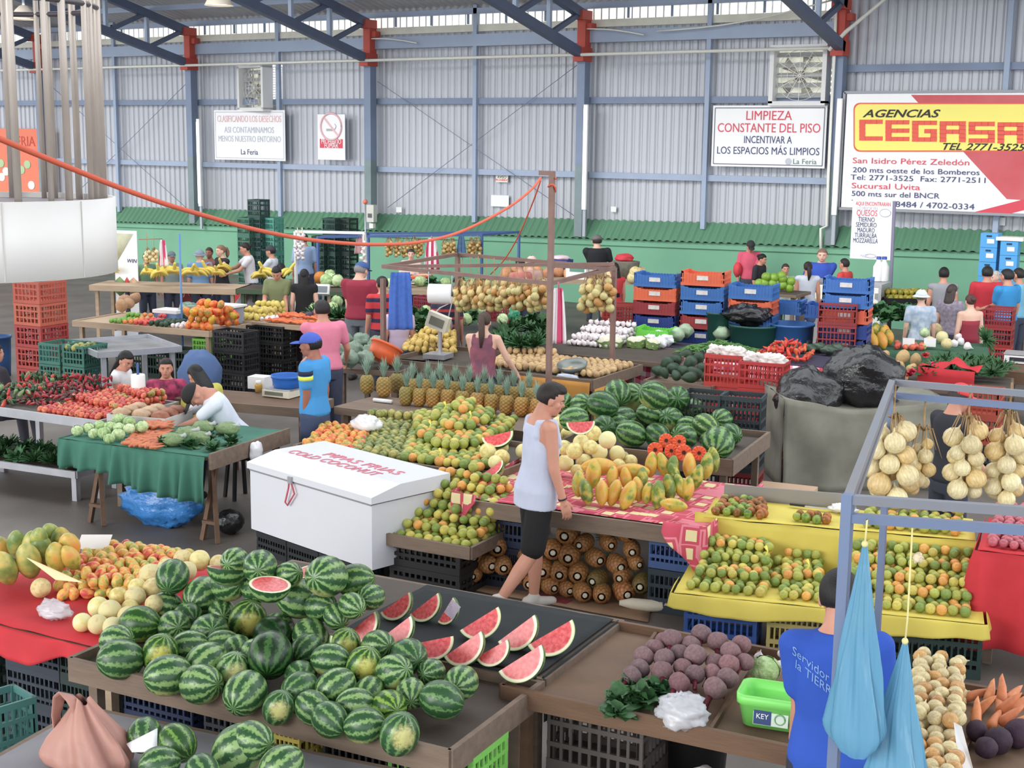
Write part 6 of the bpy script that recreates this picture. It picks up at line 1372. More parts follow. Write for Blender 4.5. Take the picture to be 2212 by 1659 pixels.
# green cloth table
fQ = Fr(P(142, 946, .82), P(452, 985, .82), 0); LQ = fQ.L; WQ = 1.25
t = thing('trestle_table', 'wooden trestle table under a green cloth with cabbages and carrots', 'table', fQ(0, 0), fQ.rz)
MB().box((LQ/2, WQ/2, .79), (LQ, WQ, .03)).build('board', m_wood, t); MB().bar((LQ + .02, -.02, .77), (LQ + .02, WQ, .77), .03, .15).build('side_rim', m_wood, t)
for x in (.28, LQ - .06):
 for y, s in ((.06, 1), (.06, -1), (WQ - .2, 1), (WQ - .2, -1)): MB().bar((x + .10*s, y - .02*s, 0), (x - .03*s, y + .1, .77), .04).build('trestle_leg', m_wood2, t)
 MB().bar((x - .08, .07, .18), (x + .08, .07, .18), .04, .03).build('brace', m_wood2, t)
m_gcl = M('green_cloth', (62, 124, 104), .85, 0, .15, 4, bump=.3, bs=8)
mb = MB(); cloth_top(fQ, -.03, LQ, -.02, WQ, .815, mb, .008)
skirt(mb, [fQ(-.05, .25), fQ(-.05, -.04), fQ(LQ*.36, -.04)], .82, .56, .04, 24, 80, flare=.03); skirt(mb, [fQ(LQ*.36, -.045), fQ(LQ - .01, -.045)], .82, lambda s: .47 - .09*s, .055, 24, 90, flare=.03)
tag(mb.build('green_cloth', m_gcl, solid=.004), 'green cloth hanging in folds from the cabbage table', 'cloth')
cb = [(168,930,25),(190,925,25),(217,920,26),(256,905,26),(279,911,26),(241,922,26),(225,935,28),(258,924,26),(280,925,26),(256,938,28),(302,922,28),(236,947,24),(203,936,24)]
ps, rs = settle(cb, fQ, .82, lambda u, v: .05*min(1, max(0, (v - .1)/.4)), 1.0); relax(ps, rs, 25, .82)
so = sorted(range(len(cb)), key=lambda i: cb[i][0])
for n_, i in enumerate(so): item('cabbage', G['cabbage'], ps[i], (RND.uniform(-.4, .4), RND.uniform(-.4, .4), i), rs[i]*1.02, 'pale green cabbage, %s from the left on the green cloth' % ORD[n_], 'cabbage', 'cabbages on the green cloth')
hp = heap([P(270, 965, .82), P(345, 975, .82), P(370, 925, .82), P(310, 925, .82)], .82, lambda u, v: .03 + .04*v, .026, 24, .3, 3)
strew(hp, 'carrot', .062, 'carrot', 'carrot', 'carrots on the green cloth', [(1, (214, 118, 72), 'orange carrot in the heap on the green cloth')], 24, rot=lambda r: (r.random()*6, r.uniform(-.2, .2), rad(70 + r.uniform(-25, 25))))
for i, (px, py, s) in enumerate(((375, 948, .13), (405, 935, .13), (440, 922, .13), (430, 945, .12), (492, 925, .13))):
 p = P(px, py, .88); t = thing('pea_bag', 'clear bag of green peas, %s' % ('nearest the carrots', 'second from the carrots', 'at the rear of the group', 'in front of the rear bag', 'set apart on the right')[i], 'bag', V((p.x, p.y, .82)), 0, 'bagged peas'); bm = blob((0, 0, .055), (s, s*.8, .065), i, .15, 2.5, zflat=0); bm.build('peas', M('peas', (132, 158, 104), .5, 0, .5, 60, bump=.8, bs=120, col2=(70, 96, 56)), t)
 MB().tube([(s*.5, 0, .08), (s*.75, .02, .10), (s*.95, .03, .11)], [.03, .014, .022], 8).build('bag_mouth', m_clear, t)
for i in range(6):
 u, v = LQ*(.62 + .16*(i % 3)), .18 + .3*(i//3); item('leaf_bunch', G['leafy'], fQ(u, v, .83), (0, 0, i), .13, 'dark leafy bunch lying on the right half of the green cloth, %s' % ORD[i], 'greens', 'dark bunches on the green cloth', None)
p = P(330, 1095, .2); t = thing('tarp_bundle', 'crumpled blue plastic bundle under the green cloth table', 'bundle', V((p.x, p.y, 0)) + V((0, .1, 0)), fQ.rz); blob((0, 0, .22), (.45, .2, .24), 4, .22, 2, 40, 24, fine=.16, zflat=0).build('bundle_body', plastic('blue_tarp', (44, 128, 204), 1, .3, 1.0), t)
tag(blob(fQ(LQ - .05, .35, .12), (.14, .14, .12), 2, .1, 2, zflat=.0).build('black_sack', m_blackbag), 'black sack in the shade beside the trestle leg', 'sack').location.z = 0
# things on the ledge beside the aluminium stand
t = thing('paper_towel_roll', 'white paper towel roll upright on a blue stick between the seated women', 'roll', P(300, 868, .82)); MB().lathe([(.02, 0), (.072, 0), (.075, .01), (.075, .29), (.07, .3), (.02, .3)], 24).build('roll', m_white, t); MB().tube([(0, 0, .28), (0, 0, .42)], .012, 8).build('stick', M('stick_blue', (60, 96, 170), .5), t)
fR = Fr(P(215, 918, .8), P(395, 925, .8), 0)
t = thing('open_box', 'open white box of bagged produce behind the cabbages', 'box', P(325, 915, .80), .25); bx = .66; by = .5
for c, d in (((0, -by/2, .06), (bx, .012, .12)), ((0, by/2, .06), (bx, .012, .12)), ((bx/2, 0, .06), (.012, by, .12)), ((-bx/2, 0, .06), (.012, by, .12)), ((0, 0, .006), (bx, by, .012))): MB().box(c, d).build('box_side', M('box_white', (206, 202, 198), .7, 0, .15, 5), t)
p0 = t.location
for i in range(9):
 q = p0 + Matrix.Rotation(.25, 3, 'Z') @ V((-.22 + .22*(i % 3), -.16 + .15*(i//3), .12)); tag(blob(q, (.11, .08, .06), i, .2, 2.5, 18, 12).build('produce_bag', [m_clear, M('bag_tan', (196, 160, 124), .5, 0, .3, 12), M('bag_brownred', (160, 96, 70), .5, 0, .3, 12)][i % 3 if i % 3 else 1]), '%s bag of produce, %s in the white box behind the cabbages' % (('tan', 'tan', 'brownish')[i % 3], ('front left', 'front middle', 'front right', 'middle left', 'central', 'middle right', 'rear left', 'rear middle', 'rear right')[i]), 'bag', 'bags in the white box')
t_ = tray_table('side_table', 'narrow dark table holding the white box behind the green cloth table', Fr(P(232, 925, .8), P(420, 945, .8), 0), 1.0, .5, .79, m_darkply, m_wood, rim=.04, lip=0)
tag(blob(fQ(LQ + .07, .62, .74), (.05, .08, .10), 3, .25, 2.5).build('plastic_bag', m_whitebag), 'white plastic bag hanging off the right end of the green table', 'bag')

# the 290 oranges nearest the aisle are things of their own, the smaller ones behind are one mass
ORS.sort(key=lambda q: -q[0]); mb = MB(); cs = []
for i, (k, pos, rt_, r, lab, grp, c) in enumerate(ORS):
 if i < 290: item('orange', G['orange'], pos, rt_, r, lab, 'orange', grp, c)
 else:
  if c not in cs: cs.append(c)
  mb.ell(pos, (r, r, r*.95), 12, 8, mi=cs.index(c))
if len(ORS) > 290: tag(mb.build('orange_pile', [M('citrus_peel_%d' % c[0], c, .38, 0, .25, 14, bump=.18, bs=200) for c in cs], kind='stuff'), 'remaining mass of oranges at the rear of the orange mounds', 'oranges')
for px, py, lab in ((1000, 838, 'at the top of the tall orange mound'), (968, 884, 'left of the top of the orange mound'), (1012, 902, 'in the middle of the orange mound'), (935, 925, 'on the left slope of the orange mound'), (948, 992, 'at the foot of the orange mound'), (925, 1066, 'on the upper part of the low orange tray'), (822, 1126, 'at the left of the low orange tray'), (1668, 1212, 'on the left oranges of the yellow cloth'), (1744, 1232, 'beside the man in royal blue')):
 d = ray(px, py).normalized(); q = min(ORS, key=lambda o: ((o[1] - CP).cross(d).length > .06, (o[1] - CP).length)); p = q[1] + V((0, 0, q[3]*.85))
 tag(MB().tube([p, p + V((.012, 0, .04)), p + V((-.012, .01, .07))], [.012, .005, .015], 6).build('net_tie', M('net_yellow', (236, 226, 70), .5)), 'knotted yellow net tie ' + lab, 'tie', 'net ties')
# ================================================================ back of the hall, left side
def simple_heap(q, z, hf, r, kind, name, cat, grp, looks, seed, layers=3, rot=None, rr=None):
 hp = heap(q, z, hf, r, seed, .3, layers); strew(hp, kind, rr or r, name, cat, grp, looks, seed, rot)
# red crates and green crates
b = P(96, 838, 0); RZ = rad(6)
for i in range(5): crate('tall', V((b.x, b.y, .002 + i*.315)), RZ + rad(90), (178, 62, 58) if i < 3 else (196, 92, 70), 'red crate, %s of the tall stack under the white drum' % ('lowest', 'second', 'third', 'fourth', 'topmost')[i], None, (1.0, 1.35, 1))
b = P(148, 872, 0)
for k in range(2):
 for i in range(3): crate('tall', V((b.x + k*.42*math.cos(RZ) - .1, b.y + .05*k, .002 + i*.285)), RZ + rad(90), (58, 118, 104), 'teal green crate, %s of the %s stack beside the red crates' % (('lowest', 'middle', 'topmost')[i], ('left', 'right')[k]), None, (.85, 1.02, .9))
simple_heap([V((b.x + .2, b.y - .2, 0)), V((b.x + .42, b.y - .2, 0)), V((b.x + .42, b.y + .2, 0)), V((b.x + .2, b.y + .2, 0))], .78, lambda u, v: .06, .045, 'gpapaya' if 0 else 'passion', 'green_fruit', 'fruit', 'green fruit in the teal crate', [(1, WHITE, 'green fruit in the topmost teal crate')], 31, 2)
def bucket(px, py, z, r, h, c, name, lab, lid=None, rim=True):
 p = P(px, py, z); t = thing(name, lab, name.split('_')[-1], V((p.x, p.y, z)))
 m = M('pl_%02x%02x%02x' % c, c, .4, 0, .1, 2); MB().lathe([(.001, 0), (r*.86, 0), (r*.95, h*.5), (r, h), (r*1.05, h), (r*1.05, h - .03), (r*1.0, h - .03), (r*.96, h - .01), (r*.82, .02), (.001, .02)], 28).build(name.split('_')[-1] + '_body', m, t)
 if lid: MB().lathe([(.001, h*.96), (r*.97, h*.94)], 24).build('contents', M('lid_%02x%02x%02x' % lid, lid, .5), t)
 return t
bucket(197, 858, 0, .17, .40, (52, 118, 190), 'blue_bucket', 'blue bucket beside the teal crates behind the woman in white')
bucket(-2, 812, 0, .2, .62, (44, 92, 150), 'blue_drum', 'blue drum at the left edge behind the red crates', (40, 60, 90))
# empty aluminium tray
fr = Fr(P(214, 765, .8), P(388, 752, .8), 0)
tray_table('empty_tray_table', 'empty dull aluminium tray on thin legs behind the seated women', fr, fr.L, 1.3, .78, M('zinc_sheet', (150, 148, 150), .5, .4, .3, 4), m_alu, rim=.08, lip=.05, legm=m_alu)
# mid table
fT = Fr(P(160, 692, .82), P(452, 715, .82), 0); LT = fT.L; WT = 1.15
tray_table('vegetable_table', 'pale plank table of limes, tomatoes and chayotes behind the empty tray', fT, LT, WT, .8, m_woodlt, m_woodlt, rim=.09, lip=.02)
for i, (a, b, kind, r, looks, nm, cat) in enumerate((
 (.24, .34, 'orange', .034, [(1, (120, 172, 52), 'lime in the row on the pale plank table')], 'lime', 'lime'),
 (.345, .425, 'orange', .036, [(1, (238, 140, 50), 'small orange fruit beside the limes on the pale plank table')], 'small_orange', 'orange'),
 (.43, .53, 'tomato', .038, [(1, (222, 76, 66), 'red tomato beside the chayotes on the pale plank table')], 'tomato', 'tomato'),
 (.54, .69, 'avocado', .042, [(1, (44, 76, 52), 'dark green chayote on the pale plank table')], 'chayote', 'vegetable'),
 (.70, .80, 'garlic', .035, [(1, (220, 210, 196), 'garlic head beside the chayotes on the pale plank table')], 'garlic_bulb', 'garlic'))):
 simple_heap(q4(fT, LT*a, LT*b, .06, .55), .81, lambda u, v: .03 + .06*v, r, kind, nm, cat, nm + ' on the plank table', looks, 40 + i, 3)
simple_heap(q4(fT, LT*.80, LT*1.0, .06, .8), .81, lambda u, v: .06 + .28*math.sin(math.pi*min(1, .2 + v*.7)), .06, 'mango', 'large_tomato', 'fruit', 'red fruit on the table corner', [(2, (255, 190, 170), 'large red and orange fruit heaped on the corner of the plank table'), (1, (255, 230, 160), 'yellowish fruit in the heap on the corner of the plank table')], 46, 5)
for i, (px, py) in enumerate(((262, 660), (278, 655), (290, 645), (270, 648))): item('root_vegetable', G['potato'], P(px, py, 1.0), rrot(), .10, 'large brown root %s behind the limes' % ('at left', 'in the middle', 'on top', 'at the back')[i], 'root', 'brown roots', (186, 142, 104))
t = thing('white_carton', 'white and blue carton standing behind the tomatoes', 'carton', fT(LT*.5, .75, .81), fT.rz); MB().box((0, 0, .07), (.42, .3, .14)).build('carton_body', M('carton_blue', (120, 150, 200), .5), t); MB().box((0, 0, .155), (.45, .33, .05)).build('carton_lid', m_white, t)
tag(blob(fT(LT*.62, .9, .95), (.32, .22, .16), 2, .3, 2.4, fine=.15).build('greens_bag', plastic('green_clear_bag', (120, 150, 130), .9)), 'bag of dark greens behind the chayotes', 'bag')
t = thing('table_scale', 'grey box scale behind the red fruit heap', 'scale', fT(LT*.86, .95, .81), fT.rz); MB().box((0, 0, .12), (.42, .3, .24)).build('scale_body', M('scale_grey', (150, 158, 176), .4), t); MB().box((0, 0, .27), (.5, .36, .03)).build('scale_pan', m_white, t)
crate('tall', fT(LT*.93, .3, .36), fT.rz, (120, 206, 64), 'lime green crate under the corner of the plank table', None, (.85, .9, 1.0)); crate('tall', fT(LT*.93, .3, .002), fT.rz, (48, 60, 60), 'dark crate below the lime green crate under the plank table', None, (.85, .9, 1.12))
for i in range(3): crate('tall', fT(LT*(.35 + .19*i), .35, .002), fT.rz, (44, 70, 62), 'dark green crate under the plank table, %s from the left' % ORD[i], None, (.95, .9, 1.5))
# second table of carrots and ginger
fU = Fr(P(492, 688, .85), P(668, 704, .85), 0); LU = fU.L; WU = 1.15
tray_table('carrot_table', 'plank table of carrots and greens on black crates behind the man in pink', fU, LU, WU, .83, m_woodlt, m_woodlt, rim=.07, lip=.01)
simple_heap(q4(fU, .05, LU*.33, .08, .8), .84, lambda u, v: .05 + .16*v, .045, 'potato', 'yellow_fruit', 'fruit', 'yellow fruit heap', [(1, (222, 198, 92), 'small yellow fruit heaped at the left of the carrot table')], 50, 4)
simple_heap(q4(fU, LU*.35, LU*.48, .08, .7), .84, lambda u, v: .04, .035, 'garlic', 'pink_root', 'root', 'pinkish roots', [(1, (226, 178, 176), 'pinkish root between yellow fruit and carrots')], 51, 2)
simple_heap(q4(fU, LU*.45, LU*.92, .05, .6), .84, lambda u, v: .05 + .05*v, .032, 'carrot', 'carrot', 'carrot', 'carrots on the plank table', [(1, (232, 112, 50), 'bright orange carrot in the heap behind the man in pink')], 52, 3, rot=lambda r: (r.random()*6, r.uniform(-.3, .3), r.uniform(-.5, .5)), rr=.075)
for i, (u, v) in enumerate(((.7, .85), (.85, .8), (.95, .9))): item('herb_bunch', G['herb'], fU(LU*u, v, .86), (0, 0, i), .26, 'bunch of bright green coriander behind the carrots, %s from the left' % ORD[i], 'herbs', None)
for i, (px, py, k, c, s) in enumerate(((668, 680, 'avocado', (76, 52, 84), .06), (682, 676, 'avocado', (70, 48, 78), .06), (677, 664, 'cabbage', None, .08), (718, 665, 'cabbage', None, .1), (700, 676, 'cabbage', None, .08), (728, 650, 'cabbage', None, .1))):
 item('eggplant' if c else 'cabbage', G[k], P(px, py, .95), rrot(), s, ('dark purple eggplant %s' if c else 'pale cabbage %s beyond the man in pink') % (('left of the pair beyond the carrots', 'right of the pair beyond the carrots') if c else ('', '', 'lowest left', 'second from the right', 'in the middle', 'at the rear'))[i], 'vegetable', None, c)
for k in range(2):
 for i in range(3): crate('tall', fU(LU*(.22 + .33*k), -.02 if k == 0 else .1, .002 + i*.27), fU.rz, (38, 38, 42), 'black crate, %s of the %s stack under the carrot table' % (('lowest', 'middle', 'topmost')[i], ('left', 'right')[k]), None, (.95, .9, .85))
p = P(512, 845, 0)
for i in range(3): crate('tall', V((p.x, p.y, .002 + i*.3)), fU.rz, (40, 40, 44), 'black crate, %s of the near stack behind the man in the white shirt' % ('lowest', 'middle', 'topmost')[i], None, (1.05, .95, .95))
# banana tables
ZT = 1.0; fV = Fr(P(196, 613, ZT + .02), P(508, 622, ZT + .02), 0); LV = fV.L
tray_table('banana_table', 'long pale plank table of yellow banana bunches below the green wall', fV, LV, .8, ZT, m_woodlt, m_woodlt, rim=.10, lip=.0)
for i, (px, py, s) in enumerate(((225, 592, .22), (240, 593, .2), (318, 598, .22), (345, 600, .24), (375, 598, .27), (360, 592, .22), (412, 600, .26), (430, 598, .24), (445, 594, .24), (480, 588, .24), (470, 598, .2))): item('banana_bunch', G['banana'], P(px, py, ZT + .16), (RND.uniform(-.2, .2), RND.uniform(-.2, .2), RND.uniform(-.6, .6) + .5), s, 'bunch of yellow bananas, %s from the left on the long banana table' % ORD[i if i < 8 else i], 'bananas', 'banana bunches')
fW = Fr(P(512, 622, ZT + .02), P(742, 628, ZT + .02), 0); LW_ = fW.L
tray_table('dark_table', 'dark table of bananas and cabbages right of the long banana table', fW, LW_, .8, ZT, m_darkply, M('dark_green_paint', (70, 92, 66), .7), rim=.08, lip=0)
for i, (px, py, s) in enumerate(((570, 600, .28), (562, 604, .22), (625, 598, .24))): item('banana_bunch', G['banana'], P(px, py, ZT + .16), (0, 0, i), s, 'bunch of bananas beside the man in green, %s from the left' % ORD[i], 'bananas')
for i, (px, py, c) in enumerate(((692, 600, (240, 160, 70)), (705, 606, None), (718, 603, None), (728, 606, None), (712, 596, None))): item('papaya' if c else 'cabbage', G['cant' if c else 'cabbage'], P(px, py, ZT + .12), rrot(), .12, 'orange melon on the dark table right of the woman in black' if c else 'pale cabbage on the dark table, %s from the left' % ORD[i - 1], 'melon' if c else 'cabbage', None, c)
bucket(451, 650, .1, .24, .5, (46, 92, 170), 'blue_drum', 'blue drum under the banana table', (40, 70, 130)).location.z = .0
bucket(482, 652, .1, .2, .5, (44, 70, 130), 'blue_drum', 'smaller dark blue drum under the right end of the banana table', (40, 60, 110)).location.z = .0
p = P(520, 690, .3); t = thing('plastic_chair', 'red plastic chair partly under a grey cloth behind the yellow fruit', 'chair', V((p.x, p.y, 0)), .4)
m_rc = M('chair_red', (218, 54, 64), .4); MB().box((0, 0, .43), (.46, .44, .035)).build('seat', m_rc, t); MB().grid(lambda u, v: V((-.22 + .44*u, .2 + .06*v + .04*math.sin(math.pi*u), .44 + .44*v)), 8, 6).build('backrest', m_rc, t, solid=.02)
for x in (-.2, .2):
 for y in (-.18, .18): MB().bar((x, y, 0), (x*.92, y*.92, .43), .035).build('leg', m_rc, t)
tag(blob(V((p.x + .42, p.y - .1, .62)), (.34, .26, .3), 5, .25, 2).build('grey_cover', M('cloth_grey', (168, 164, 172), .85, bump=.3, bs=8)), 'grey cloth covered bundle beside the red chair', 'bundle')
t = thing('plastic_chair', 'dark red plastic chair behind the bagged greens', 'chair', P(398, 715, 0), .2); m_rc2 = M('chair_dark_red', (130, 48, 56), .5); MB().box((0, 0, .43), (.46, .44, .035)).build('seat', m_rc2, t); MB().grid(lambda u, v: V((-.22 + .44*u, .2 + .06*v, .44 + .44*v)), 6, 6).build('backrest', m_rc2, t, solid=.02)
for x in (-.2, .2):
 for y in (-.18, .18): MB().bar((x, y, 0), (x*.92, y*.92, .43), .035).build('leg', m_rc2, t)
q = P(393, 700, .8); tag(MB().tube([V((q.x, q.y, 0)), V((q.x, q.y, ZA(q, 396, 505)))], .016, 8).build('thin_pole', M('pole_blue', (96, 140, 200), .5)), 'thin blue pole rising behind the chayotes to above the bananas', 'pole')
# roll up banner
rb = AT(274, 600, P(274, 728, 0)); t = thing('rollup_banner', 'tall white roll-up banner with a picture at its top, beside the white drum', 'banner', V((rb.x, rb.y, 0)), rad(14)); zt_ = ZA(rb, 274, 498); zb_ = .12; bw = 57/ppm(rb)
MB().box((0, 0, (zt_ + zb_)/2), (bw, .012, zt_ - zb_)).build('banner_sheet', m_ban, t); MB().box((0, 0, .06), (bw*1.05, .16, .1)).build('banner_base', m_alu, t)
hh = zt_ - zb_; MB().add([(-bw/2, -.009, zt_ - .03*hh), (bw*.36, -.009, zt_ - .03*hh), (-bw*.45, -.009, zt_ - .34*hh), (-bw/2, -.009, zt_ - .34*hh)], [(0, 3, 2, 1)]).build('picture', M('picture_tan', (206, 200, 170), .6, 0, .4, 6, col2=(150, 160, 120)), t, solid=.003)
for sx, c in ((-.3, (130, 160, 100)), (.3, (214, 170, 130))): b = MB(); b.add([(bw*sx + math.cos(a*1.047 + .52)*bw*.27, -.009, zt_ - .56*hh + math.sin(a*1.047 + .52)*bw*.38) for a in range(6)], [(5, 4, 3, 2, 1, 0)]); b.build('hexagon_picture', M('hex_%d' % c[0], c, .6, 0, .4, 8), t, solid=.003)
b = MB(); b.add([(bw*.02 + x*bw, -.012, zt_ - y*hh) for x, y in ((-.1, .5), (.1, .5), (.1, .9), (0, .96), (-.1, .9))], [(4, 3, 2, 1, 0)]); b.build('dark_emblem', M('emblem_dark', (84, 80, 96), .6), t, solid=.003)
b = MB(); b.add([(bw*.02 + x*bw, -.014, zt_ - y*hh) for x, y in ((-.1, .5), (0, .46), (.1, .5), (.05, .55), (-.05, .55))], [(4, 3, 2, 1, 0)]); b.build('red_emblem', M('emblem_red', (200, 60, 60), .6), t, solid=.003); text('WIN', .1, m_ink, t, (bw*.25, -.012, zt_ - .3*hh), shear=.2)
# dark green crate stacks by the wall
for x, yb, n, c, nm in ((540, 604, 3, (62, 112, 92), 'nearest the women'), (563, 606, 4, (48, 78, 76), 'tallest, below the rope'), (592, 606, 3, (80, 158, 140), 'pale teal'), (698, 604, 2, (40, 70, 62), 'left of the tall dark'), (722, 606, 3, (44, 74, 68), 'behind the blue post'), (752, 606, 3, (30, 50, 48), 'darkest, beside the maroon man')):
 p = P(x, 662, 0)
 for i in range(n + 2): crate('tall', V((p.x, p.y, .002 + i*.385)), rad(2), c, 'crate, %s of the %s stack along the green wall' % (('lowest', 'second', 'third', 'fourth', 'fifth', 'sixth')[i] if i < n + 1 else 'topmost', nm), None, (.62, .9, 1.24))
# garlic frame and blue frame with onions
def pole(t, a, b, m, w_, nm): MB().bar(V(a) - t.location, V(b) - t.location, w_).build(nm, m, t)
pa, pb = P(640, 636, .6), P(788, 640, .6); za = ZA(pa, 636, 500)
t = thing('stall_rack', 'thin white stall frame with garlic braids behind the woman in black', 'frame', V((pa.x, pa.y, 0)))
pole(t, (pa.x, pa.y, 0), (pa.x, pa.y, za), m_white, .05, 'post'); pole(t, (pb.x, pb.y, 0), (pb.x, pb.y, za), m_white, .05, 'post'); pole(t, (pa.x, pa.y, za), (pb.x, pb.y, za), m_white, .05, 'rail')
def gbraid(px, y0, y1, ref, lab, c=(236, 230, 232)):
 a, b = AT(px, y0, ref), AT(px, y1, ref); t = thing('garlic_braid', lab, 'garlic', a, 0, 'garlic braids'); n = 11
 for i in range(n): o = bpy.data.objects.new('garlic_bulb', G['garlic']); COL.objects.link(o); o.parent = t; o.location = (.03*(-1)**i, -.02*(i % 3), (b.z - a.z)*(i + .5)/n); o.scale = (.042,)*3; o.rotation_euler = (.5*(-1)**i, .6*(-1)**i, i)
 MB().tube([(0, 0, .12), (0, 0, b.z - a.z)], .012, 6).build('braid_cord', M('cord_straw', (206, 196, 170), .8), t)
gbraid(643, 505, 560, pa + V((.05, -.06, 0)), 'white garlic braid hanging at the left post of the white frame'); gbraid(653, 505, 560, pa + V((.15, -.06, 0)), 'second white garlic braid from the left post of the white frame'); gbraid(786, 520, 595, pb + V((-.02, -.06, 0)), 'long white garlic braid at the right post of the white frame')
m_bfr = M('blue_frame_paint', (78, 108, 170), .5)
bl, br_ = P(688, 640, .5), P(1040, 630, .5); zf = ZA(bl, 686, 512); zf2 = zf
t = thing('stall_rack', 'blue painted stall frame hung with onions and aprons before the green wall', 'frame', V((bl.x, bl.y, 0)))
b2, r2 = bl + V((.1, 1.5, 0)), br_ + V((.1, 1.3, 0))
for q in (bl, br_, b2, r2): pole(t, (q.x, q.y, 0), (q.x, q.y, zf), m_bfr, .045, 'post')
for a, b in ((bl, br_), (b2, r2), (bl, b2), (br_, r2)): pole(t, (a.x, a.y, zf), (b.x, b.y, zf), m_bfr, .045, 'rail')
dv = (br_ - bl)
for i, (x, wd, y0) in enumerate(((841, 20, 517), (860, 20, 515), (877, 20, 516), (893, 22, 514), (907, 20, 518), (963, 20, 520), (977, 24, 518), (1017, 22, 518), (1031, 24, 516))):
 q = bl + dv*((x - 688)/352.0) + V((0, -.03, 0)); a = AT(x, y0, q)
 braid(x, y0, 552 + (i % 3)*2, wd, 13, 'string of golden onions, %s from the left on the blue frame' % ORD[i], q, 60 + i, col=((226, 196, 120), (206, 160, 84)), grp='onion strings on the blue frame', rr=.040, hook=max(.05, zf - a.z))
def hung_cloth(px0, px1, y0, y1, ref, name, lab, m, cat, sub=None, zhang=None, seed=0, pinch=.35):
 a, b = AT(px0, y1, ref), AT(px1, y1, ref); top = AT((px0 + px1)/2, y0, ref); mb = MB(); mid = (a + b)/2; w_ = (b - a).length; d = (b - a).normalized(); nrm = V((d.y, -d.x, 0)); Hh = top.z - a.z
 def fn(u, v): k = pinch + (1 - pinch)*(v**.6); return V((top.x, top.y, top.z - Hh*v)) + d*((u - .5)*w_*k) + nrm*(.018*math.sin(u*15 + seed)*(.3 + v*.7) + .008*math.sin(u*31))
 mb.grid(fn, 30, 14);
 if zhang: mb.tube([(top.x, top.y, top.z - .01), (top.x, top.y, zhang)], .008, 5)
 return tag(mb.build(name, m, solid=.006), lab, cat)
def mat_stripe(name, c1, c2, freq, ax=0, duty=.5):
 t = NT(name); b = t.b; tc = t.n('ShaderNodeTexCoord'); sp = t.n('ShaderNodeSeparateXYZ'); t.link(tc.outputs['Object'], sp.inputs[0])
 f = t.math('FRACT', t.math('MULTIPLY', sp.outputs[ax], freq)); g = t.math('GREATER_THAN', f, duty); t.link(t.mix(g, lin(c1), lin(c2)), b.inputs['Base Color']); b.inputs['Roughness'].default_value = .85; return t.m
m_pstr = mat_stripe('pink_stripe_cloth', (226, 70, 120), (240, 232, 236), 11, 0, .45)
hung_cloth(765, 790, 508, 548, bl + dv*.25, 'apron', 'dull pink apron hanging beside the right garlic braid', M('cloth_dull_pink', (206, 160, 164), .85), 'apron', zhang=zf, seed=1)
hung_cloth(915, 950, 514, 582, bl + dv*.70 + V((0, -.15, 0)), 'apron', 'pink and white striped apron hanging among the onion strings', m_pstr, 'apron', zhang=zf, seed=2)
hung_cloth(985, 1008, 508, 556, bl + dv*.87 + V((0, -.1, 0)), 'apron', 'blue checked apron hanging right of the striped apron', M('cloth_denim_blue', (92, 128, 170), .85, 0, .3, 12), 'apron', zhang=zf, seed=3)
hung_cloth(340, 362, 518, 575, P(350, 640, .8), 'apron', 'red and white striped apron hanging on the green wall at left', m_pstr, 'apron', seed=4)
for i, x in enumerate((318, 333)): braid(x, 540, 565, 18, 10, 'small string of onions behind the banana table, %s' % ('nearest the roll-up banner', 'left of the striped apron')[i], P(x, 640, .8), 80 + i, grp='wall onion strings', rr=.035, hook=.3)
tag(MB().tube([WL(300, 517, WALL_Y - 3.2), WL(350, 516, WALL_Y - 3.2)], .012, 6).build('hanging_rail', M('rail_red', (170, 110, 100), .5)), 'thin rail with hooks before the green wall at left', 'rail')
# blue table under the blue frame: produce seen between the people
fX = Fr(P(700, 622, .85), P(1110, 628, .85), 0); LX = fX.L
tray_table('back_table', 'table of leafy produce under the blue frame', fX, LX, 1.0, .83, m_woodlt, m_woodlt, rim=.08, lip=0)
for i in range(9): item('lettuce' if i % 2 else 'cabbage', G['bigleaf' if i % 2 else 'cabbage'], fX(LX*(.35 + .07*i), .3 + .2*(i % 3), .93), (0, 0, i), .2 if i % 2 else .12, '%s on the table under the blue frame, %s along' % ('leafy lettuce' if i % 2 else 'green cabbage', ORD[i]), 'vegetable', None)
p = P(903, 606, .95); t = bucket(903, 604, .9, .28, .16, (236, 110, 54), 'orange_basin', 'wide orange basin under the onion strings'); t.location.z = .84
t = thing('platform_scale', 'white counter scale before the orange basin', 'scale', P(905, 612, .86)); MB().box((0, 0, .04), (.4, .3, .08)).build('scale_body', m_white, t); MB().box((0, -.152, .045), (.2, .005, .05)).build('display', M('lcd_green', (140, 150, 140), .3), t)
bucket(918, 640, .3, .2, .5, (60, 100, 180), 'blue_drum', 'blue drum behind the white paper roll').location.z = 0
# scale display near the maroon man
p = P(697, 630, 1.1); t = thing('scale_display', 'pale digital scale display on a stem by the maroon shirted man', 'scale', V((p.x, p.y, .84)), rad(20)); MB().box((0, 0, .30), (.24, .05, .17), M4=Matrix.Rotation(rad(-20), 3, 'X')).build('display_case', m_white, t); MB().box((0, -.03, .305), (.18, .01, .10), M4=Matrix.Rotation(rad(-20), 3, 'X')).build('screen', M('screen_grey', (134, 142, 150), .3), t); MB().bar((0, .02, 0), (0, .02, .28), .03).build('stem', m_alu, t); MB().box((0, .1, .02), (.35, .3, .04)).build('scale_base', m_alu, t)
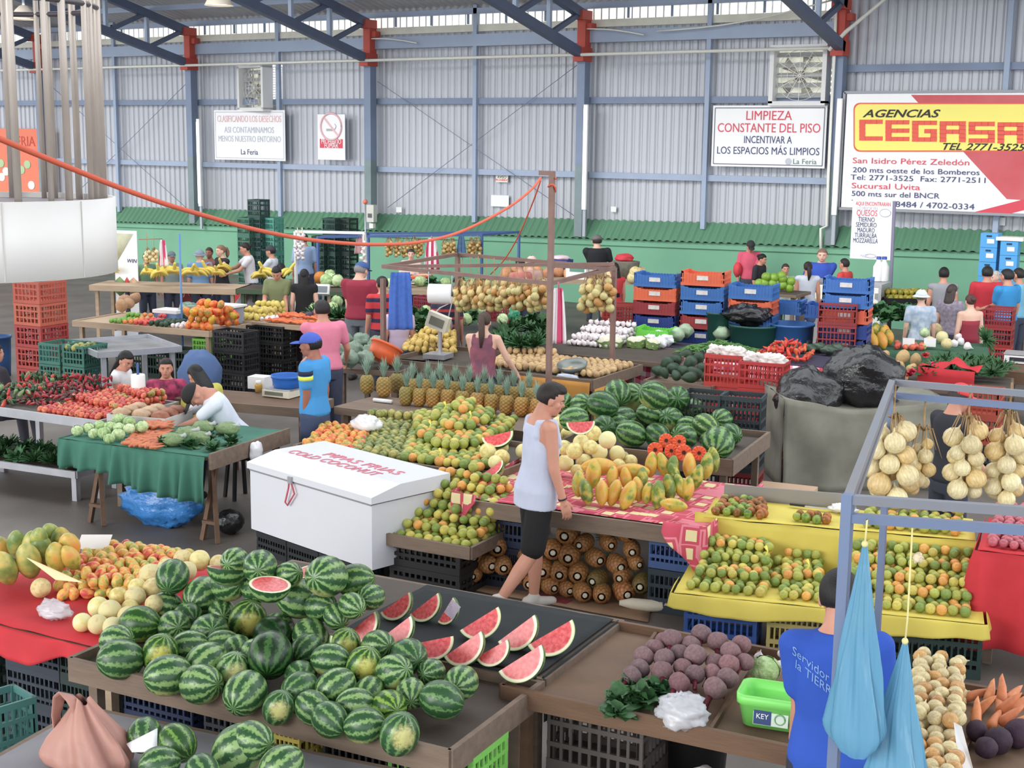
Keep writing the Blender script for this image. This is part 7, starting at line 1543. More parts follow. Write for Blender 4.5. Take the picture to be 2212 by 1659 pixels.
# ================================================================ potato stall with brown posts
m_brn = M('brown_pipe', (146, 114, 104), .5, .2, .2, 6)
p1 = V((-7.9, 13.43, 0)); p2 = V((-8.24, 15.6, 0)); p3 = V((-10.6, 13.88, 0)); p4 = V((-10.95, 16.05, 0))
zr = ZA(p1, 1180, 612); zt1 = ZA(p1, 1169, 370); zr2 = ZA(p2, 1318, 578)
t = thing('pipe_frame', 'brown pipe stall frame with one tall mast, over the potato table', 'frame', p1)
for q, z in ((p1, zt1), (p2, zr2), (p3, ZA(p3, 832, 602)), (p4, zr)): pole(t, q, (q.x, q.y, z), m_brn, .055, 'mast' if z > 3 else 'post')
for a, b in ((p1, p3), (p1, p2), (p3, p4), (p4, p2)): pole(t, (a.x, a.y, zr), (b.x, b.y, zr), m_brn, .045, 'rail')
pole(t, (p1.x, p1.y, zr + .2), (p2.x, p2.y, zr2 - .02), m_brn, .04, 'rail'); pole(t, (p3.x, p3.y, zr), (p2.x, p2.y, zr + .05), m_brn, .04, 'rail'); pole(t, (p1.x - .16, p1.y, zt1 - .02), (p1.x + .02, p1.y, zt1 - .02), m_brn, .05, 'arm')
# orange rope from the left foreground to the mast, and a second one down from it
def rope(pts, A, B, lab, r=.013, m=None):
 n = V((B - A).x * 0 - (B - A).y, ) if False else V((-(B - A).y, (B - A).x, 0)).normalized(); o = []
 for x, y in pts: d = ray(x, y); k = (V((A.x, A.y, 0)) - V((0, 0, 0))).dot(n)/V((d.x, d.y, 0)).dot(n); o.append(CP + d*k)
 sm = []
 for i in range(len(o) - 1):
  a, b, c, e = o[max(0, i - 1)], o[i], o[i + 1], o[min(len(o) - 1, i + 2)]
  for j in range(5): s = j/5; sm.append(.5*((2*b) + (c - a)*s + (2*a - 5*b + 4*c - e)*s*s + (3*b - a - 3*c + e)*s**3))
 sm.append(o[-1]); return tag(MB().tube(sm, r, 7).build('rope', m or M('orange_rope', (222, 92, 58), .7)), lab, 'rope')
A = AT(-30, 290, V((-3.9, 4.2, 0)) ); B = V((p1.x, p1.y, zt1))
rope([(-40, 283), (60, 325), (160, 366), (245, 400), (350, 438), (430, 462), (540, 493), (650, 515), (740, 525), (820, 528), (900, 524), (980, 506), (1050, 475), (1110, 440), (1150, 407), (1168, 384)], A, B, 'orange rope sagging from the left foreground to the tall brown mast')
rope([(1168, 390), (1150, 440), (1120, 510), (1090, 560), (1060, 592)], p1 + V((0, 0, zt1)), p4 + V((.6, 0, 0)), 'thin orange rope dropping from the mast to the pipe frame', .009)
mb = MB(); [mb.tube([(p1.x + .04*math.cos(a*.7), p1.y + .04*math.sin(a*.7), zt1 - .08 - .012*a + .03*math.sin(a)) for a in range(k, k + 9)], .012, 6) for k in (0, 3)]; tag(mb.build('rope_knot', MATS['orange_rope']), 'orange rope knot tied round the top of the brown mast', 'knot')
# blue towel and roll on the frame
hung_cloth(838, 892, 588, 712, p3 + V((.08, -.06, 0)), 'towel', 'blue towel hanging over the left end of the pipe frame', M('towel_blue', (76, 122, 214), .95, 0, .15, 20, bump=.5, bs=60), 'towel', seed=5, pinch=.75)
a = AT(926, 634, p3 + V((1.0, -.08, 0))); t = thing('paper_roll', 'thick white roll of bags hanging from the front rail of the pipe frame', 'roll', a, rad(25)); b = MB().lathe([(.03, -.0), (.115, 0), (.12, .01), (.12, .27), (.115, .28), (.03, .28)], 26); b.v = [Matrix.Rotation(rad(90), 3, 'Y') @ q for q in b.v]; b.build('roll', m_white, t); b = MB().tube([(-.01, 0, 0), (.30, 0, 0)], .028, 12); b.build('core', M('core_dark', (90, 84, 84), .6), t); b = MB().tube([(-.005, 0, .02), (0, 0, zr - a.z)], .006, 5).tube([(.285, 0, .02), (.285, 0, zr - a.z)], .006, 5); b.build('hanging_wire', m_alu, t)
# big hanging onions
kk = 0
for x0, x1, y0, y1, a, b, rows in ((990, 1178, 606, 668, p4, p4 + (p2 - p4)*.75, 11), (1262, 1318, 600, 672, p2 + V((-.45, -.2, 0)), p2 + V((-.02, -.2, 0)), 3)):
 for i in range(rows):
  x = x0 + (x1 - x0)*(i + .5)/rows; q = a + (b - a)*((i + .5)/rows); top = AT(x, y0, q)
  braid(x, y0 + (i % 2)*3, y1 - (i*7 % 9), 20 if rows > 4 else 24, 15, 'large golden onion string, %s from left %s' % (ORD[i], 'in the long row behind the brown mast' if rows > 4 else 'at the right post of the pipe frame'), q, 90 + kk, col=((228, 200, 128), (204, 148, 76), (214, 200, 130)), grp='large onion strings', rr=.052, hook=max(.03, zr - top.z)); kk += 1
# potato table with yellow cloth
fY = Fr(P(880, 812, .86), P(1278, 826, .86), 0); fY = Fr(P(1278, 826, .86) - V((2.9, .12, 0)), P(1278, 826, .86), 0); LY = fY.L; WY = 1.35
tray_table('potato_table', 'wooden table of potatoes with a mustard cloth front behind the pineapples', fY, LY, WY, .84, m_darkply, m_wood, rim=.13, lip=.05)
mb = MB(); skirt(mb, [fY(LY - .95, -.035), fY(LY - .0, -.035)], .86, .40, .008, 9, 40, flare=.02); mb.grid(lambda u, v: fY(LY + .04, .0 + .8*u, .78 - .45*v), 6, 4); tag(mb.build('mustard_cloth', M('mustard_cloth', (206, 142, 46), .8, 0, .12, 4), solid=.005), 'mustard yellow cloth on the front of the potato table', 'cloth')
simple_heap(q4(fY, LY*.40, LY - .06, .32, WY - .05), .85, lambda u, v: .03 + .10*v*(1 - .8*u), .043, 'potato', 'potato', 'potato', 'potatoes behind the pineapples', [(1, (206, 170, 118), 'tan potato in the wide heap behind the pineapples')], 110, 4)
p = P(1238, 800, .9); t = thing('steel_bowl', 'wide dull steel bowl among the potatoes', 'bowl', V((p.x, p.y, .88))); t.rotation_euler = (rad(14), 0, 0); MB().lathe([(.001, 0), (.1, .005), (.17, .06), (.19, .11), (.185, .112), (.16, .06), (.09, .014), (.001, .01)], 26).build('bowl_body', M('steel_bowl', (128, 134, 130), .35, .5), t)
tag(blob(fY(LY*.86, .16, .87), (.16, .05, .03), 2, .2, 3, fine=.12).build('crumpled_wrap', plastic('blue_white_wrap', (190, 200, 220), .9)), 'crumpled bluish wrapper at the front of the potato table', 'wrapper')
simple_heap([P(868, 762, .86), P(985, 768, .86), P(985, 735, .86), P(885, 735, .86)], .87, lambda u, v: .06 + .26*math.exp(-((u - .55)/.3)**2)*min(1, .4 + v), .040, 'potato', 'yellow_potato', 'potato', 'small yellow potatoes', [(1, (222, 188, 92), 'small yellow potato heaped left of the long haired woman')], 111, 5)
# scale, orange basin, bagged broccoli left of them
p = fY(.42, .55, .86); t = thing('balance_scale', 'pale old scale with tilted display beside the blue towel', 'scale', p, rad(10)); MB().box((0, 0, .03), (.3, .3, .06)).build('scale_base', m_alu, t); MB().bar((0, .05, .05), (0, .05, .42), .04).build('column', m_alu, t); MB().box((0, 0, .47), (.30, .10, .20), M4=Matrix.Rotation(rad(18), 3, 'Y')).build('display_case', M('case_cream', (216, 210, 190), .5), t); MB().box((0, -.055, .47), (.20, .012, .11), M4=Matrix.Rotation(rad(18), 3, 'Y')).build('screen', M('screen_olive', (116, 118, 104), .3), t)
t = bucket(822, 792, .86, .20, .22, (246, 100, 30), 'orange_basin', 'tilted bright orange basin at the left post of the pipe frame'); t.location.z = .93; t.rotation_euler = (rad(-28), rad(10), 0)
for i, (px, py) in enumerate(((745, 735), (765, 755), (780, 735), (800, 760), (755, 775), (815, 742), (735, 755), (790, 775))): tag(blob(P(px, py, .98), (.13, .11, .11), i, .25, 2.4, 22, 14, fine=.14).build('broccoli_bag', M('broccoli_bag', (132, 156, 136), .35, 0, .5, 9, bump=.6, bs=30, col2=(84, 112, 90))), 'clear bag of broccoli beside the man in pink, ' + ('upper left', 'upper middle', 'top right of the first pair', 'right of centre', 'low left', 'rightmost by the orange basin', 'leftmost', 'lowest')[i], 'bag', 'bagged broccoli')
tray_table('broccoli_table', 'table of bagged broccoli between the two men and the pipe frame', Fr(P(722, 790, .86), P(840, 798, .86), 0), .85, .9, .84, m_darkply, m_wood, rim=.06, lip=0)
# greens behind the potatoes
fZ = Fr(fY(.1, WY + .45), fY(LY, WY + .45), 0)
tray_table('greens_table', 'table of dark leafy greens behind the potatoes', fZ, LY, 1.2, .86, m_darkply, m_wood, rim=.06, lip=0)
for i, (px, py, kind, s) in enumerate(((1095, 745, 'herb', .26), (1125, 750, 'herb', .26), (1155, 750, 'herb', .26), (1100, 722, 'herb', .26), (1130, 715, 'leafy', .28), (1160, 722, 'leafy', .26), (1175, 735, 'herb', .24), (1085, 730, 'leafy', .24), (1145, 700, 'bigleaf', .26), (1170, 705, 'bigleaf', .24), (905, 705, 'bigleaf', .24), (925, 690, 'leafy', .26), (895, 685, 'bigleaf', .22), (915, 720, 'leafy', .24), (1005, 700, 'leafy', .24), (1015, 690, 'bigleaf', .24))):
 item('greens_bunch', G[kind], P(px, py, 1.0), (RND.uniform(-.3, .3), RND.uniform(-.3, .3), i), s, 'bunch of dark leafy greens %s, %s' % (('right of the long haired woman', ORD[i] + ' counting from the front') if i < 10 else ('behind the yellow potatoes', ORD[i - 10] + ' counting from the left')), 'greens', None)
for i, (px, py, s) in enumerate(((1015, 672, .1), (1035, 668, .11), (1005, 690, .1), (920, 672, .09), (1085, 690, .09))): item('cabbage', G['cabbage'], P(px, py, 1.08), rrot(), s, 'green cabbage among the leafy greens, %s' % ('behind the long haired woman', 'topmost behind the long haired woman', 'low behind the long haired woman', 'left of the grey handbag', 'right of the long haired woman')[i], 'cabbage')
crate('tall', P(1062, 700, .86) + V((0, .3, 0)), 0, (150, 44, 58), 'maroon crate behind the leafy greens and below the onions', None, (.85, .8, .9)); crate('tall', P(893, 670, .9) + V((0, .4, 0)), 0, (150, 44, 54), 'maroon crate between towel and handbag', None, (.7, .8, .7))
for ob in [o for o in COL.objects if o.get('label', '').startswith('maroon crate b')]: ob.location.z = .875
tag(blob(P(1110, 678, 1.12), (.1, .09, .12), 3, .25, 2.4).build('green_bag', plastic('bag_green', (54, 168, 120), .95)), 'bright green plastic bag behind the leafy greens', 'bag')
hung_cloth(1186, 1226, 622, 742, p1 + (p2 - p1)*.12 + V((.02, -.10, 0)), 'apron', 'large pink and white striped apron hanging from the pipe frame', m_pstr, 'apron', zhang=zr, seed=6, pinch=.4)
# ================================================================ gingham table
def mat_gingham():
 t = NT('gingham_cloth'); b = t.b; tc = t.n('ShaderNodeTexCoord'); sp = t.n('ShaderNodeSeparateXYZ'); t.link(tc.outputs['Object'], sp.inputs[0])
 def band(s, k, off=0): return t.math('GREATER_THAN', t.math('FRACT', t.math('MULTIPLY_ADD', s, k, off)), .5)
 yz = t.math('ADD', sp.outputs[1], sp.outputs[2]); a = band(sp.outputs[0], 7.5); c = band(yz, 7.5)
 s = t.math('ADD', a, c); col = t.ramp(t.math('MULTIPLY', s, .5), [(0.2, lin((240, 226, 232))), (.4, lin((236, 128, 154))), (.8, lin((206, 30, 62)))], 'CONSTANT'); t.link(col, b.inputs['Base Color']); b.inputs['Roughness'].default_value = .6; return t.m
fg = Fr(P(1205, 748, .86), P(1832, 795, .86), 0); Lg = fg.L; Wg = 1.2
tray_table('gingham_table', 'long table under a red checked cloth with garlic, cauliflower and beans', fg, Lg, Wg, .85, M('navy_top', (62, 58, 80), .7), M('navy_edge', (56, 52, 84), .6), rim=.05, lip=0)
mb = MB(); skirt(mb, [fg(-.05, .5), fg(-.03, -.04), fg(Lg + .03, -.04), fg(Lg + .05, .5)], .845, lambda s: .08 if s < .75 else .08 + (s - .75)*1.2, .03, 10, 140, flare=.05)
tag(mb.build('gingham_cloth', mat_gingham(), solid=.004), 'red and white checked cloth on the long table of garlic and beans', 'cloth')
def pxq(z, *p_): return [P(x, y, z) for x, y in p_]
simple_heap(q4(fg, Lg*.02, Lg*.20, .1, 1.05), .865, lambda u, v: .06 + .17*v, .038, 'garlic', 'garlic_bulb', 'garlic', 'garlic heap on the checked cloth', [(1, WHITE, 'garlic bulb in the white heap at the left end of the checked cloth')], 120, 5)
for i, (px, py, s) in enumerate(((1308, 738, 34), (1330, 738, 32), (1318, 720, 34), (1345, 725, 36), (1362, 705, 34), (1368, 738, 30), (1380, 738, 34), (1395, 728, 32), (1315, 700, 36), (1340, 705, 30), (1410, 742, 30))): p = P(px, py, .94); item('cauliflower', G['cauli'], p, (RND.uniform(-.3, .3), RND.uniform(-.3, .3), i), s/2/ppm(p), 'cauliflower on the checked cloth, %s' % ('leftmost in front', 'second in front', 'left in the middle', 'in the middle', 'at the back below the lime crate', 'third in front', 'fourth in front', 'behind the fourth', 'at the back left', 'at the back centre', 'last before the white bags')[i], 'cauliflower', 'cauliflowers')
for i, (px, py) in enumerate(((1405, 735), (1425, 740), (1440, 735), (1425, 725))): tag(blob(P(px, py, .94), (.11, .09, .09), i, .25, 2.4, fine=.15).build('white_bag', m_whitebag), 'white bagged cauliflower between cauliflowers and beans, %s' % ('left', 'front', 'right', 'rear')[i], 'bag')
# the green beans nobody could count
mb = MB(); r_ = random.Random(3)
for i in range(420):
 u, v = r_.random(), r_.random(); x = Lg*(.42 + .25*u); h = .15*math.exp(-((u - .5)/.32)**2)*(1 - abs(v - .55)*.9); p = fg(x, .08 + .75*v, .875 + h*r_.random()**.3 + .0); a = r_.random()*3.14; d = V((math.cos(a), math.sin(a), r_.uniform(-.25, .25)))*.07; mb.tube([p - d, p + V((0, 0, .012)), p + d], [.004, .0075, .003], 5)
tag(mb.build('green_beans', M('bean_green', (96, 150, 70), .5, 0, .3, 10), kind='stuff'), 'heap of thin green beans on the checked cloth', 'beans')
simple_heap(q4(fg, Lg*.68, Lg*.86, .06, .8), .865, lambda u, v: .05 + .17*math.exp(-((u - .5)/.35)**2)*(1 - abs(v - .6)), .045, 'pepper', 'red_pepper', 'pepper', 'red peppers on the checked cloth', [(3, (222, 56, 34), 'bright red pepper in the heap right of the beans'), (1, (214, 96, 40), 'orange red pepper in the heap right of the beans')], 122, 4, rr=.06)
for i, (px, py) in enumerate(((1700, 745), (1722, 750), (1745, 752), (1768, 750), (1790, 756), (1808, 752), (1735, 738), (1780, 738))): tag(blob(P(px, py, .93), (.12, .09, .07), i, .25, 2.4, 20, 12, fine=.15).build('greens_bag', M('dark_greens_bag', (70, 92, 74), .25, 0, .6, 8, bump=.5, bs=30, col2=(36, 52, 44))), 'bagged dark greens at the right end of the checked cloth, %s from the left' % ORD[i], 'bag', 'bagged greens')
for i, (px, py) in enumerate(((1480, 715), (1560, 720), (1575, 712), (1462, 722))): tag(blob(P(px, py, 1.0), (.12, .1, .1), i + 4, .25, 2.4, 20, 12).build('lettuce_bag', M('lettuce_bag', (170, 196, 160), .3, 0, .4, 8, bump=.5, bs=25)), 'bagged pale lettuce behind the beans, %s' % ('left', 'right', 'far right', 'far left')[i], 'bag')
# lime crate, crate stacks behind the gingham table
crate('shallow', fg(Lg*.28, Wg - .25, .87), fg.rz, (110, 226, 62), 'lime green crate lying behind the cauliflowers', None, (.8, .9, 1.1), plate=False)
BLU, ORA, MAR, NAV = (58, 118, 196), (232, 100, 60), (168, 52, 58), (44, 70, 150)
def cstack(px, ytop, seq, lab, z=0):
 ref = fg(Lg*.4, Wg + .45, 0) + (fg.x*((px - 1520)/152.0)); n = len(seq); p = AT(px, ytop, ref); h = .215
 base = p.z - n*h; k = 0
 while base > .05 and k < 8: base -= h; seq = seq + [MAR if k % 2 else NAV]; k += 1
 h = p.z/len(seq); n = len(seq); wn = ('topmost', 'second from the top', 'third from the top', 'fourth from the top', 'fifth from the top', 'sixth from the top', 'seventh from the top', 'eighth from the top', 'ninth from the top', 'lowest')
 for i, c in enumerate(seq): crate('shallow', V((p.x, p.y, p.z - (i + 1)*h + .001)), fg.rz + RND.uniform(-.03, .03), c, '%s crate, %s of the %s stack behind the checked table' % ({BLU: 'blue', ORA: 'orange', MAR: 'maroon', NAV: 'navy'}[c], wn[i], lab), None, (1.04, 1, h/.2*.985))
cstack(1424, 588, [BLU, ORA, MAR, NAV], 'left'); cstack(1526, 584, [ORA, BLU, BLU, MAR, NAV], 'tall middle'); cstack(1630, 612, [BLU, ORA, BLU], 'right'); cstack(1834, 598, [BLU, BLU, ORA, NAV], 'far right')
crate('tall', AT(1342, 700, fg(0, Wg + .5, 0)), fg.rz, (176, 54, 56), 'red crate beside the woman with long black hair', None, (.9, .9, 1));
for px, ytop, r, c, lab in ((1560, 672, .26, (40, 96, 88), 'dark green barrel behind the beans, left of the pair'), (1628, 700, .33, (34, 92, 82), 'wide dark green barrel under the black bag'), (1710, 698, .31, (58, 116, 190), 'wide blue barrel behind the checked table')):
 ref = fg(Lg*.7, Wg + .45, 0) if px != 1560 else fg(Lg*.5, Wg + .5, 0); p = AT(px, ytop, ref); t = bucket(px, ytop, p.z, r, p.z, c, 'barrel', lab, tuple(int(k*.6) for k in c)); t.location = V((p.x, p.y, 0))
tag(blob(AT(1612, 684, fg(Lg*.7, Wg + .45, 0)) + V((0, 0, .03)), (.36, .26, .16), 4, .3, 2.2, fine=.2).build('black_bag', m_blackbag), 'crumpled black plastic bag on the wide green barrel', 'bag')
p = AT(1640, 672, fg(Lg*.7, Wg + 1.2, 0)); crate('shallow', V((p.x + .2, p.y, p.z)), fg.rz, BLU, 'blue crate upside down behind the black bag', None, (1.5, 1, 1), plate=False); crate('shallow', V((p.x + 1.1, p.y + .1, p.z - .02)), fg.rz, (48, 104, 186), 'blue crate behind the blue barrel', None, (1.3, 1, 1), plate=False)
ref = fg(Lg - .12, Wg + .45, 0); p = AT(1808, 742, ref)
nz = int(p.z/.31)
for i in range(5): zz = .002 + i*AT(1808, 652, ref).z/5; crate('tall', V((p.x, p.y, zz)), fg.rz + .1, (152, 50, 56), 'maroon crate, %s of the stack right of the blue barrel' % ('lowest', 'second', 'third', 'fourth', 'topmost')[i], None, (.95, 1, AT(1808, 652, ref).z/5/.31*.99))
# avocado table and red crates
fa = Fr(P(1395, 822, .78), P(1535, 836, .78), 0)
tray_table('avocado_table', 'small plank table of dark avocados before the checked cloth', fa, fa.L, .8, .76, m_wood, m_wood, rim=.10, lip=.03)
for i, (px, py, s) in enumerate(((1420, 800, 24), (1440, 785, 28), (1462, 775, 26), (1480, 768, 28), (1490, 785, 30), (1455, 795, 28), (1475, 800, 26), (1500, 805, 30), (1520, 795, 26), (1510, 775, 26), (1435, 806, 22), (1460, 810, 22), (1490, 815, 28), (1526, 812, 24))): p = P(px, py, .86); item('avocado', G['avocado'], p, rrot(), s/2/ppm(p), 'dark green avocado, %s counted from the left on the plank table' % ORD[[0, 2, 5, 7, 9, 3, 6, 10, 12, 11, 1, 4, 8, 13][i]], 'avocado', 'avocados', (50, 78, 54))
for px, yb, yt, nm, grp in ((1562, 838, 762, 'left', 3), (1642, 870, 778, 'right', 4)):
 ref = P(px, 968, 0) if nm == 'left' else P(px, 1004, 0); zt3 = ZA(ref, px, yt); n = grp
 for i in range(n): crate('tall', V((ref.x, ref.y, .002 + i*zt3/n)), rad(9), (196, 48, 44), 'red crate, %s of the %s stack in front of the checked cloth' % (('lowest', 'second', 'third', 'topmost')[i] if i < n - 1 else 'topmost', nm), None, (.82 if nm == 'left' else .95, .95, zt3/n/.31*.99))
 for j in range(3): tag(blob(V((ref.x - .12 + .14*j, ref.y - .05, zt3 + .02)), (.12, .1, .08), j + 2, .35, 2.6, fine=.25).build('paper_bag', M('paper_white', (226, 216, 212), .8, bump=.4, bs=12)), 'crumpled white paper, %s in the %s red crate' % (('left', 'middle', 'right')[j], nm), 'paper')
# tarp covered pile with black bags
a, b = P(1686, 1056, 0), P(1900, 1056, 0); fT2 = Fr(a, b, 0); ztp = ZA(a, 1700, 862)
mb = MB(); Lq = 1.75; Wq = 1.2
def tarp(u, v):
 x = Lq*u; h = ztp*(1 - .12*math.sin(u*3)) ; n = .05*mnoise.noise(V((u*5, v*5, 2)))
 if v < .5: s = v/.5; return fT2(x, -.08*(1 - s) + n*.9 + .05*math.sin(u*17)*(1 - s), h*s)
 s = (v - .5)/.5; return fT2(x, Wq*s, h + n*.6)
mb.grid(tarp, 40, 30); mb.grid(lambda u, v: fT2(-.0 + .03*mnoise.noise(V((u*5, v*4, 1))), Wq*u, ztp*v), 14, 10); mb.grid(lambda u, v: fT2(Lq, Wq*u, ztp*v), 4, 4)
tag(mb.build('grey_tarp', M('tarp_grey', (136, 134, 120), .8, 0, .3, 3, bump=.3, bs=8), solid=.006), 'grey green tarpaulin draped over a pile behind the citrus stand', 'tarpaulin')
for i, (px, py, rx, ry, lb) in enumerate(((1745, 850, .40, .30, 'spilling over the left of the grey tarpaulin'), (1862, 812, .42, .34, 'tall one on the grey tarpaulin'), (1830, 905, .5, .16, 'low one along the middle of the tarpaulin'), (1915, 900, .36, .22, 'behind the steel frame corner'))):
 p = AT(px, py, fT2(.5 + .3*i, .35, 0)); b = blob(p, (rx, .34, ry), i*3 + 1, .3, 1.7, 44, 30, fine=.09); tag(b.build('rubbish_bag', m_blackbag), 'black plastic rubbish bag, ' + lb, 'bag')
for i, (px, py) in enumerate(((1705, 812), (1718, 806), (1712, 818))): item('pepper', G['pepper'], P(px, py, 1.0), rrot(), .06, 'green pepper %s beside the red crates' % ('left', 'right', 'lowest')[i], 'pepper', 'green peppers by the red crates', (110, 160, 70))
# ================================================================ right back: green cloth table
fb = Fr(P(1832, 752, .85), P(2135, 768, .85), 0); Lb = fb.L; Wb = 1.2
tray_table('green_table', 'table under a dark green cloth with papayas and melons at the right', fb, Lb, Wb, .83, m_darkply, m_wood, rim=.05, lip=0)
mb = MB(); cloth_top(fb, -.02, Lb + .02, -.02, Wb, .845, mb, .004); skirt(mb, [fb(-.03, .6), fb(-.03, -.04), fb(Lb + .03, -.04), fb(Lb + .03, .5)], .85, .42, .025, 14, 110, flare=.03); tag(mb.build('dark_green_cloth', M('dark_green_cloth', (60, 104, 78), .85, 0, .15, 4), solid=.004), 'dark green cloth on the papaya table at the right', 'cloth')
for i, (px, py, wd, hh) in enumerate(((1845, 728, 24, 38), (1862, 735, 24, 32), (1885, 735, 24, 32), (1905, 735, 24, 30), (1920, 728, 22, 30), (1850, 712, 22, 28), (1875, 718, 26, 26), (1895, 715, 24, 26), (1912, 718, 22, 26))):
 p = P(px, py, .98); item('papaya', G['papaya'], p, Matrix.Rotation(rad(32), 3, 'Z') @ Matrix.Rotation(rad(-30), 3, 'X') @ Matrix.Rotation(rad(RND.uniform(-15, 15)), 3, 'Y'), wd/2/ppm(p), 'golden papaya on the dark green cloth, %s' % ('leftmost', 'second in front', 'third in front', 'fourth in front', 'last in front', 'rear left', 'rear centre', 'rear right', 'rear end')[i], 'papaya', 'papayas on the green cloth', (255, 240, 190))
simple_heap(q4(fb, Lb*.33, Lb*.56, .05, .5), .85, lambda u, v: .05 + .05*v, .045, 'tomato', 'tomato', 'tomato', 'tomatoes on the dark green cloth', [(2, (220, 92, 66), 'reddish tomato on the dark green cloth'), (1, (176, 184, 90), 'greenish tomato on the dark green cloth')], 130, 3)
for i, (px, py, s, k) in enumerate(((2020, 712, 30, 'cant'), (2035, 728, 26, 'cant'), (2008, 738, 24, 'cant'), (2045, 742, 24, 'cant'), (1972, 688, 24, 'honey'), (1996, 718, 24, 'cabbage'), (1975, 714, 22, 'cabbage'), (1985, 705, 24, 'cabbage'))): p = P(px, py, .95 if py > 700 else 1.1); item('melon' if k != 'cabbage' else 'cabbage', G[k], p, rrot(), s/2/ppm(p), ('large netted melon on top', 'netted melon right of the large one', 'netted melon in front left', 'netted melon in front right', 'yellow melon behind', 'cabbage left of the melons', 'cabbage before the yellow melon', 'cabbage between')[i] + ' at the right end of the green cloth', 'melon' if k != 'cabbage' else 'cabbage')
for i in range(10): item('lettuce', G['bigleaf'], P(1870 + 14*i, 690 - (i % 3)*9, 1.0), (0, 0, i), .22, 'pale leafy lettuce behind the papayas, %s from the left' % ORD[i], 'lettuce', 'lettuces behind the papayas', None)
for i, x in enumerate((1962, 2008)): p = P(x, 752, .87); b = MB().box((0, 0, .08), (.16, .008, .12)); b.v = [Matrix.Rotation(rad(20), 3, 'Z') @ q + p for q in b.v]; tag(b.build('price_card', m_white), 'white price card %s' % ('before the tomatoes', 'before the netted melons')[i], 'card')
for i, (px, py) in enumerate(((2062, 742), (2075, 738), (2090, 748), (2070, 728))): item('garlic_bulb', G['garlic'], P(px, py, .9), rrot(), .06, 'pale bulb beside the strapless woman, %s' % ('left', 'middle', 'right', 'rear')[i], 'garlic')
item('leek_bunch', G['feather'], P(2125, 735, .92), (0, rad(60), 0), .22, 'bunch of pale leeks at the right end of the green cloth', 'leeks', None, None)
# herbs and flowers on the near table
fc = Fr(P(1930, 828, .78), P(2185, 845, .78), 0); Lc = fc.L
tray_table('herb_table', 'table of herbs, roots and flowers behind the steel frame', fc, Lc, 1.1, .76, m_darkply, m_wood, rim=.06, lip=0)
for i in range(16): item('herb_bunch', G['feather' if i % 2 else 'herb'], P(2000 + 11*i, 812 - (i*7 % 30), .85), (0, 0, i), .2, 'feathery green herb bunch, %s from the left on the herb table' % ORD[i], 'herbs', 'herb bunches', None)
for i, (px, py, s) in enumerate(((1950, 772, 30), (1978, 778, 26), (1945, 795, 24), (1968, 796, 22), (1935, 790, 22), (1910, 770, 24), (1950, 812, 22))): p = P(px, py, .9); item('root_vegetable', G['potato'], p, rrot(), s/2/ppm(p), 'brown round root on the herb table, %s' % ('topmost', 'right of the topmost', 'middle left', 'middle right', 'far left', 'behind the black bag', 'nearest')[i], 'root', None, (196, 160, 104))
for i, (px, py, c) in enumerate(((1998, 770, (226, 60, 70)), (2010, 790, (232, 70, 120)), (2030, 785, (240, 110, 50)), (1972, 805, (206, 40, 70)), (1965, 812, (200, 40, 60)))): item('flower_bunch', G['leafy'], P(px, py, .92), (0, 0, i), .08, 'small bunch of %s flowers on the herb table, %s' % (('red', 'pink', 'orange', 'crimson', 'dark red')[i], ('rear', 'in the middle', 'right', 'in front', 'foremost')[i]), 'flowers')
m_fl = {}
for o in [o for o in COL.objects if o.name.startswith('flower_bunch')]:
 c = {'red': (226, 60, 70), 'pink': (232, 70, 130), 'orange': (240, 110, 50), 'crimson': (200, 36, 70), 'dark red': (180, 36, 56)}[o['label'].split('bunch of ')[1].split(' flowers')[0]]; me = o.data.copy(); me.materials.clear(); me.materials.append(M('flower_%d_%d_%d' % c, c, .6)); o.data = me
# red cloth draped crate behind the red capped man, crates beyond
p = P(2055, 905, .5); t = tag(MB().grid(lambda u, v: V((-.34 + .68*u, -.2 + .4*v, .0 + .03*math.sin(u*9 + v*5) + .1*math.exp(-((u - .6)/.12)**2))), 14, 8).grid(lambda u, v: V((-.34 + .68*u, -.2, -.3*v)), 14, 3).build('red_cover', MATS['red_cloth'], solid=.005), 'red cloth spread over crates behind the man in the black shirt', 'cloth'); t.location = AT(2050, 845, P(2050, 960, 0))
p = AT(2110, 880, P(2110, 1010, 0))
for i in (0, 1, 3): crate('tall', V((p.x, p.y, .002 + .31*min(i, 2))), .1, (178, 70, 50) if i else (60, 60, 64), 'rust red crate, %s of the stack behind the hanging onions' % ('lowest', 'second', 'third', 'topmost')[i], None, (1.0, 1, 1))
# cheese display counter
cdp = P(1720, 690, .9); ref = AT(1810, 640, V((-8.35, 23.9, 0))); t = thing('display_counter', 'lit glass cheese counter behind the blue crates', 'counter', V((ref.x, ref.y, 0)), rad(4)); wd = 205/ppm(ref); zc = ZA(ref, 1800, 606)
MB().box((0, 0, zc*.3), (wd, .7, zc*.6)).build('counter_base', M('counter_white', (226, 228, 230), .4), t); MB().box((0, 0, zc - .03), (wd, .7, .05)).build('counter_top', M('counter_grey', (170, 170, 176), .4), t)
for s in (-1, 1): MB().box((s*(wd/2 - .03), 0, zc*.8), (.05, .68, zc*.4)).build('side_frame', m_alu, t)
MB().box((0, -.34, zc*.8), (wd - .08, .01, zc*.36)).build('front_glass', plastic('counter_glass', (230, 240, 240), .18, .05, .0), t); MB().box((0, .1, zc*.92), (wd - .15, .06, .03)).build('lit_tube', MATS['lit_tube'], t); MB().box((0, .3, zc*.8), (wd - .1, .02, zc*.36)).build('back_panel', M('case_lit', (250, 250, 236), .5, emit=.25), t)
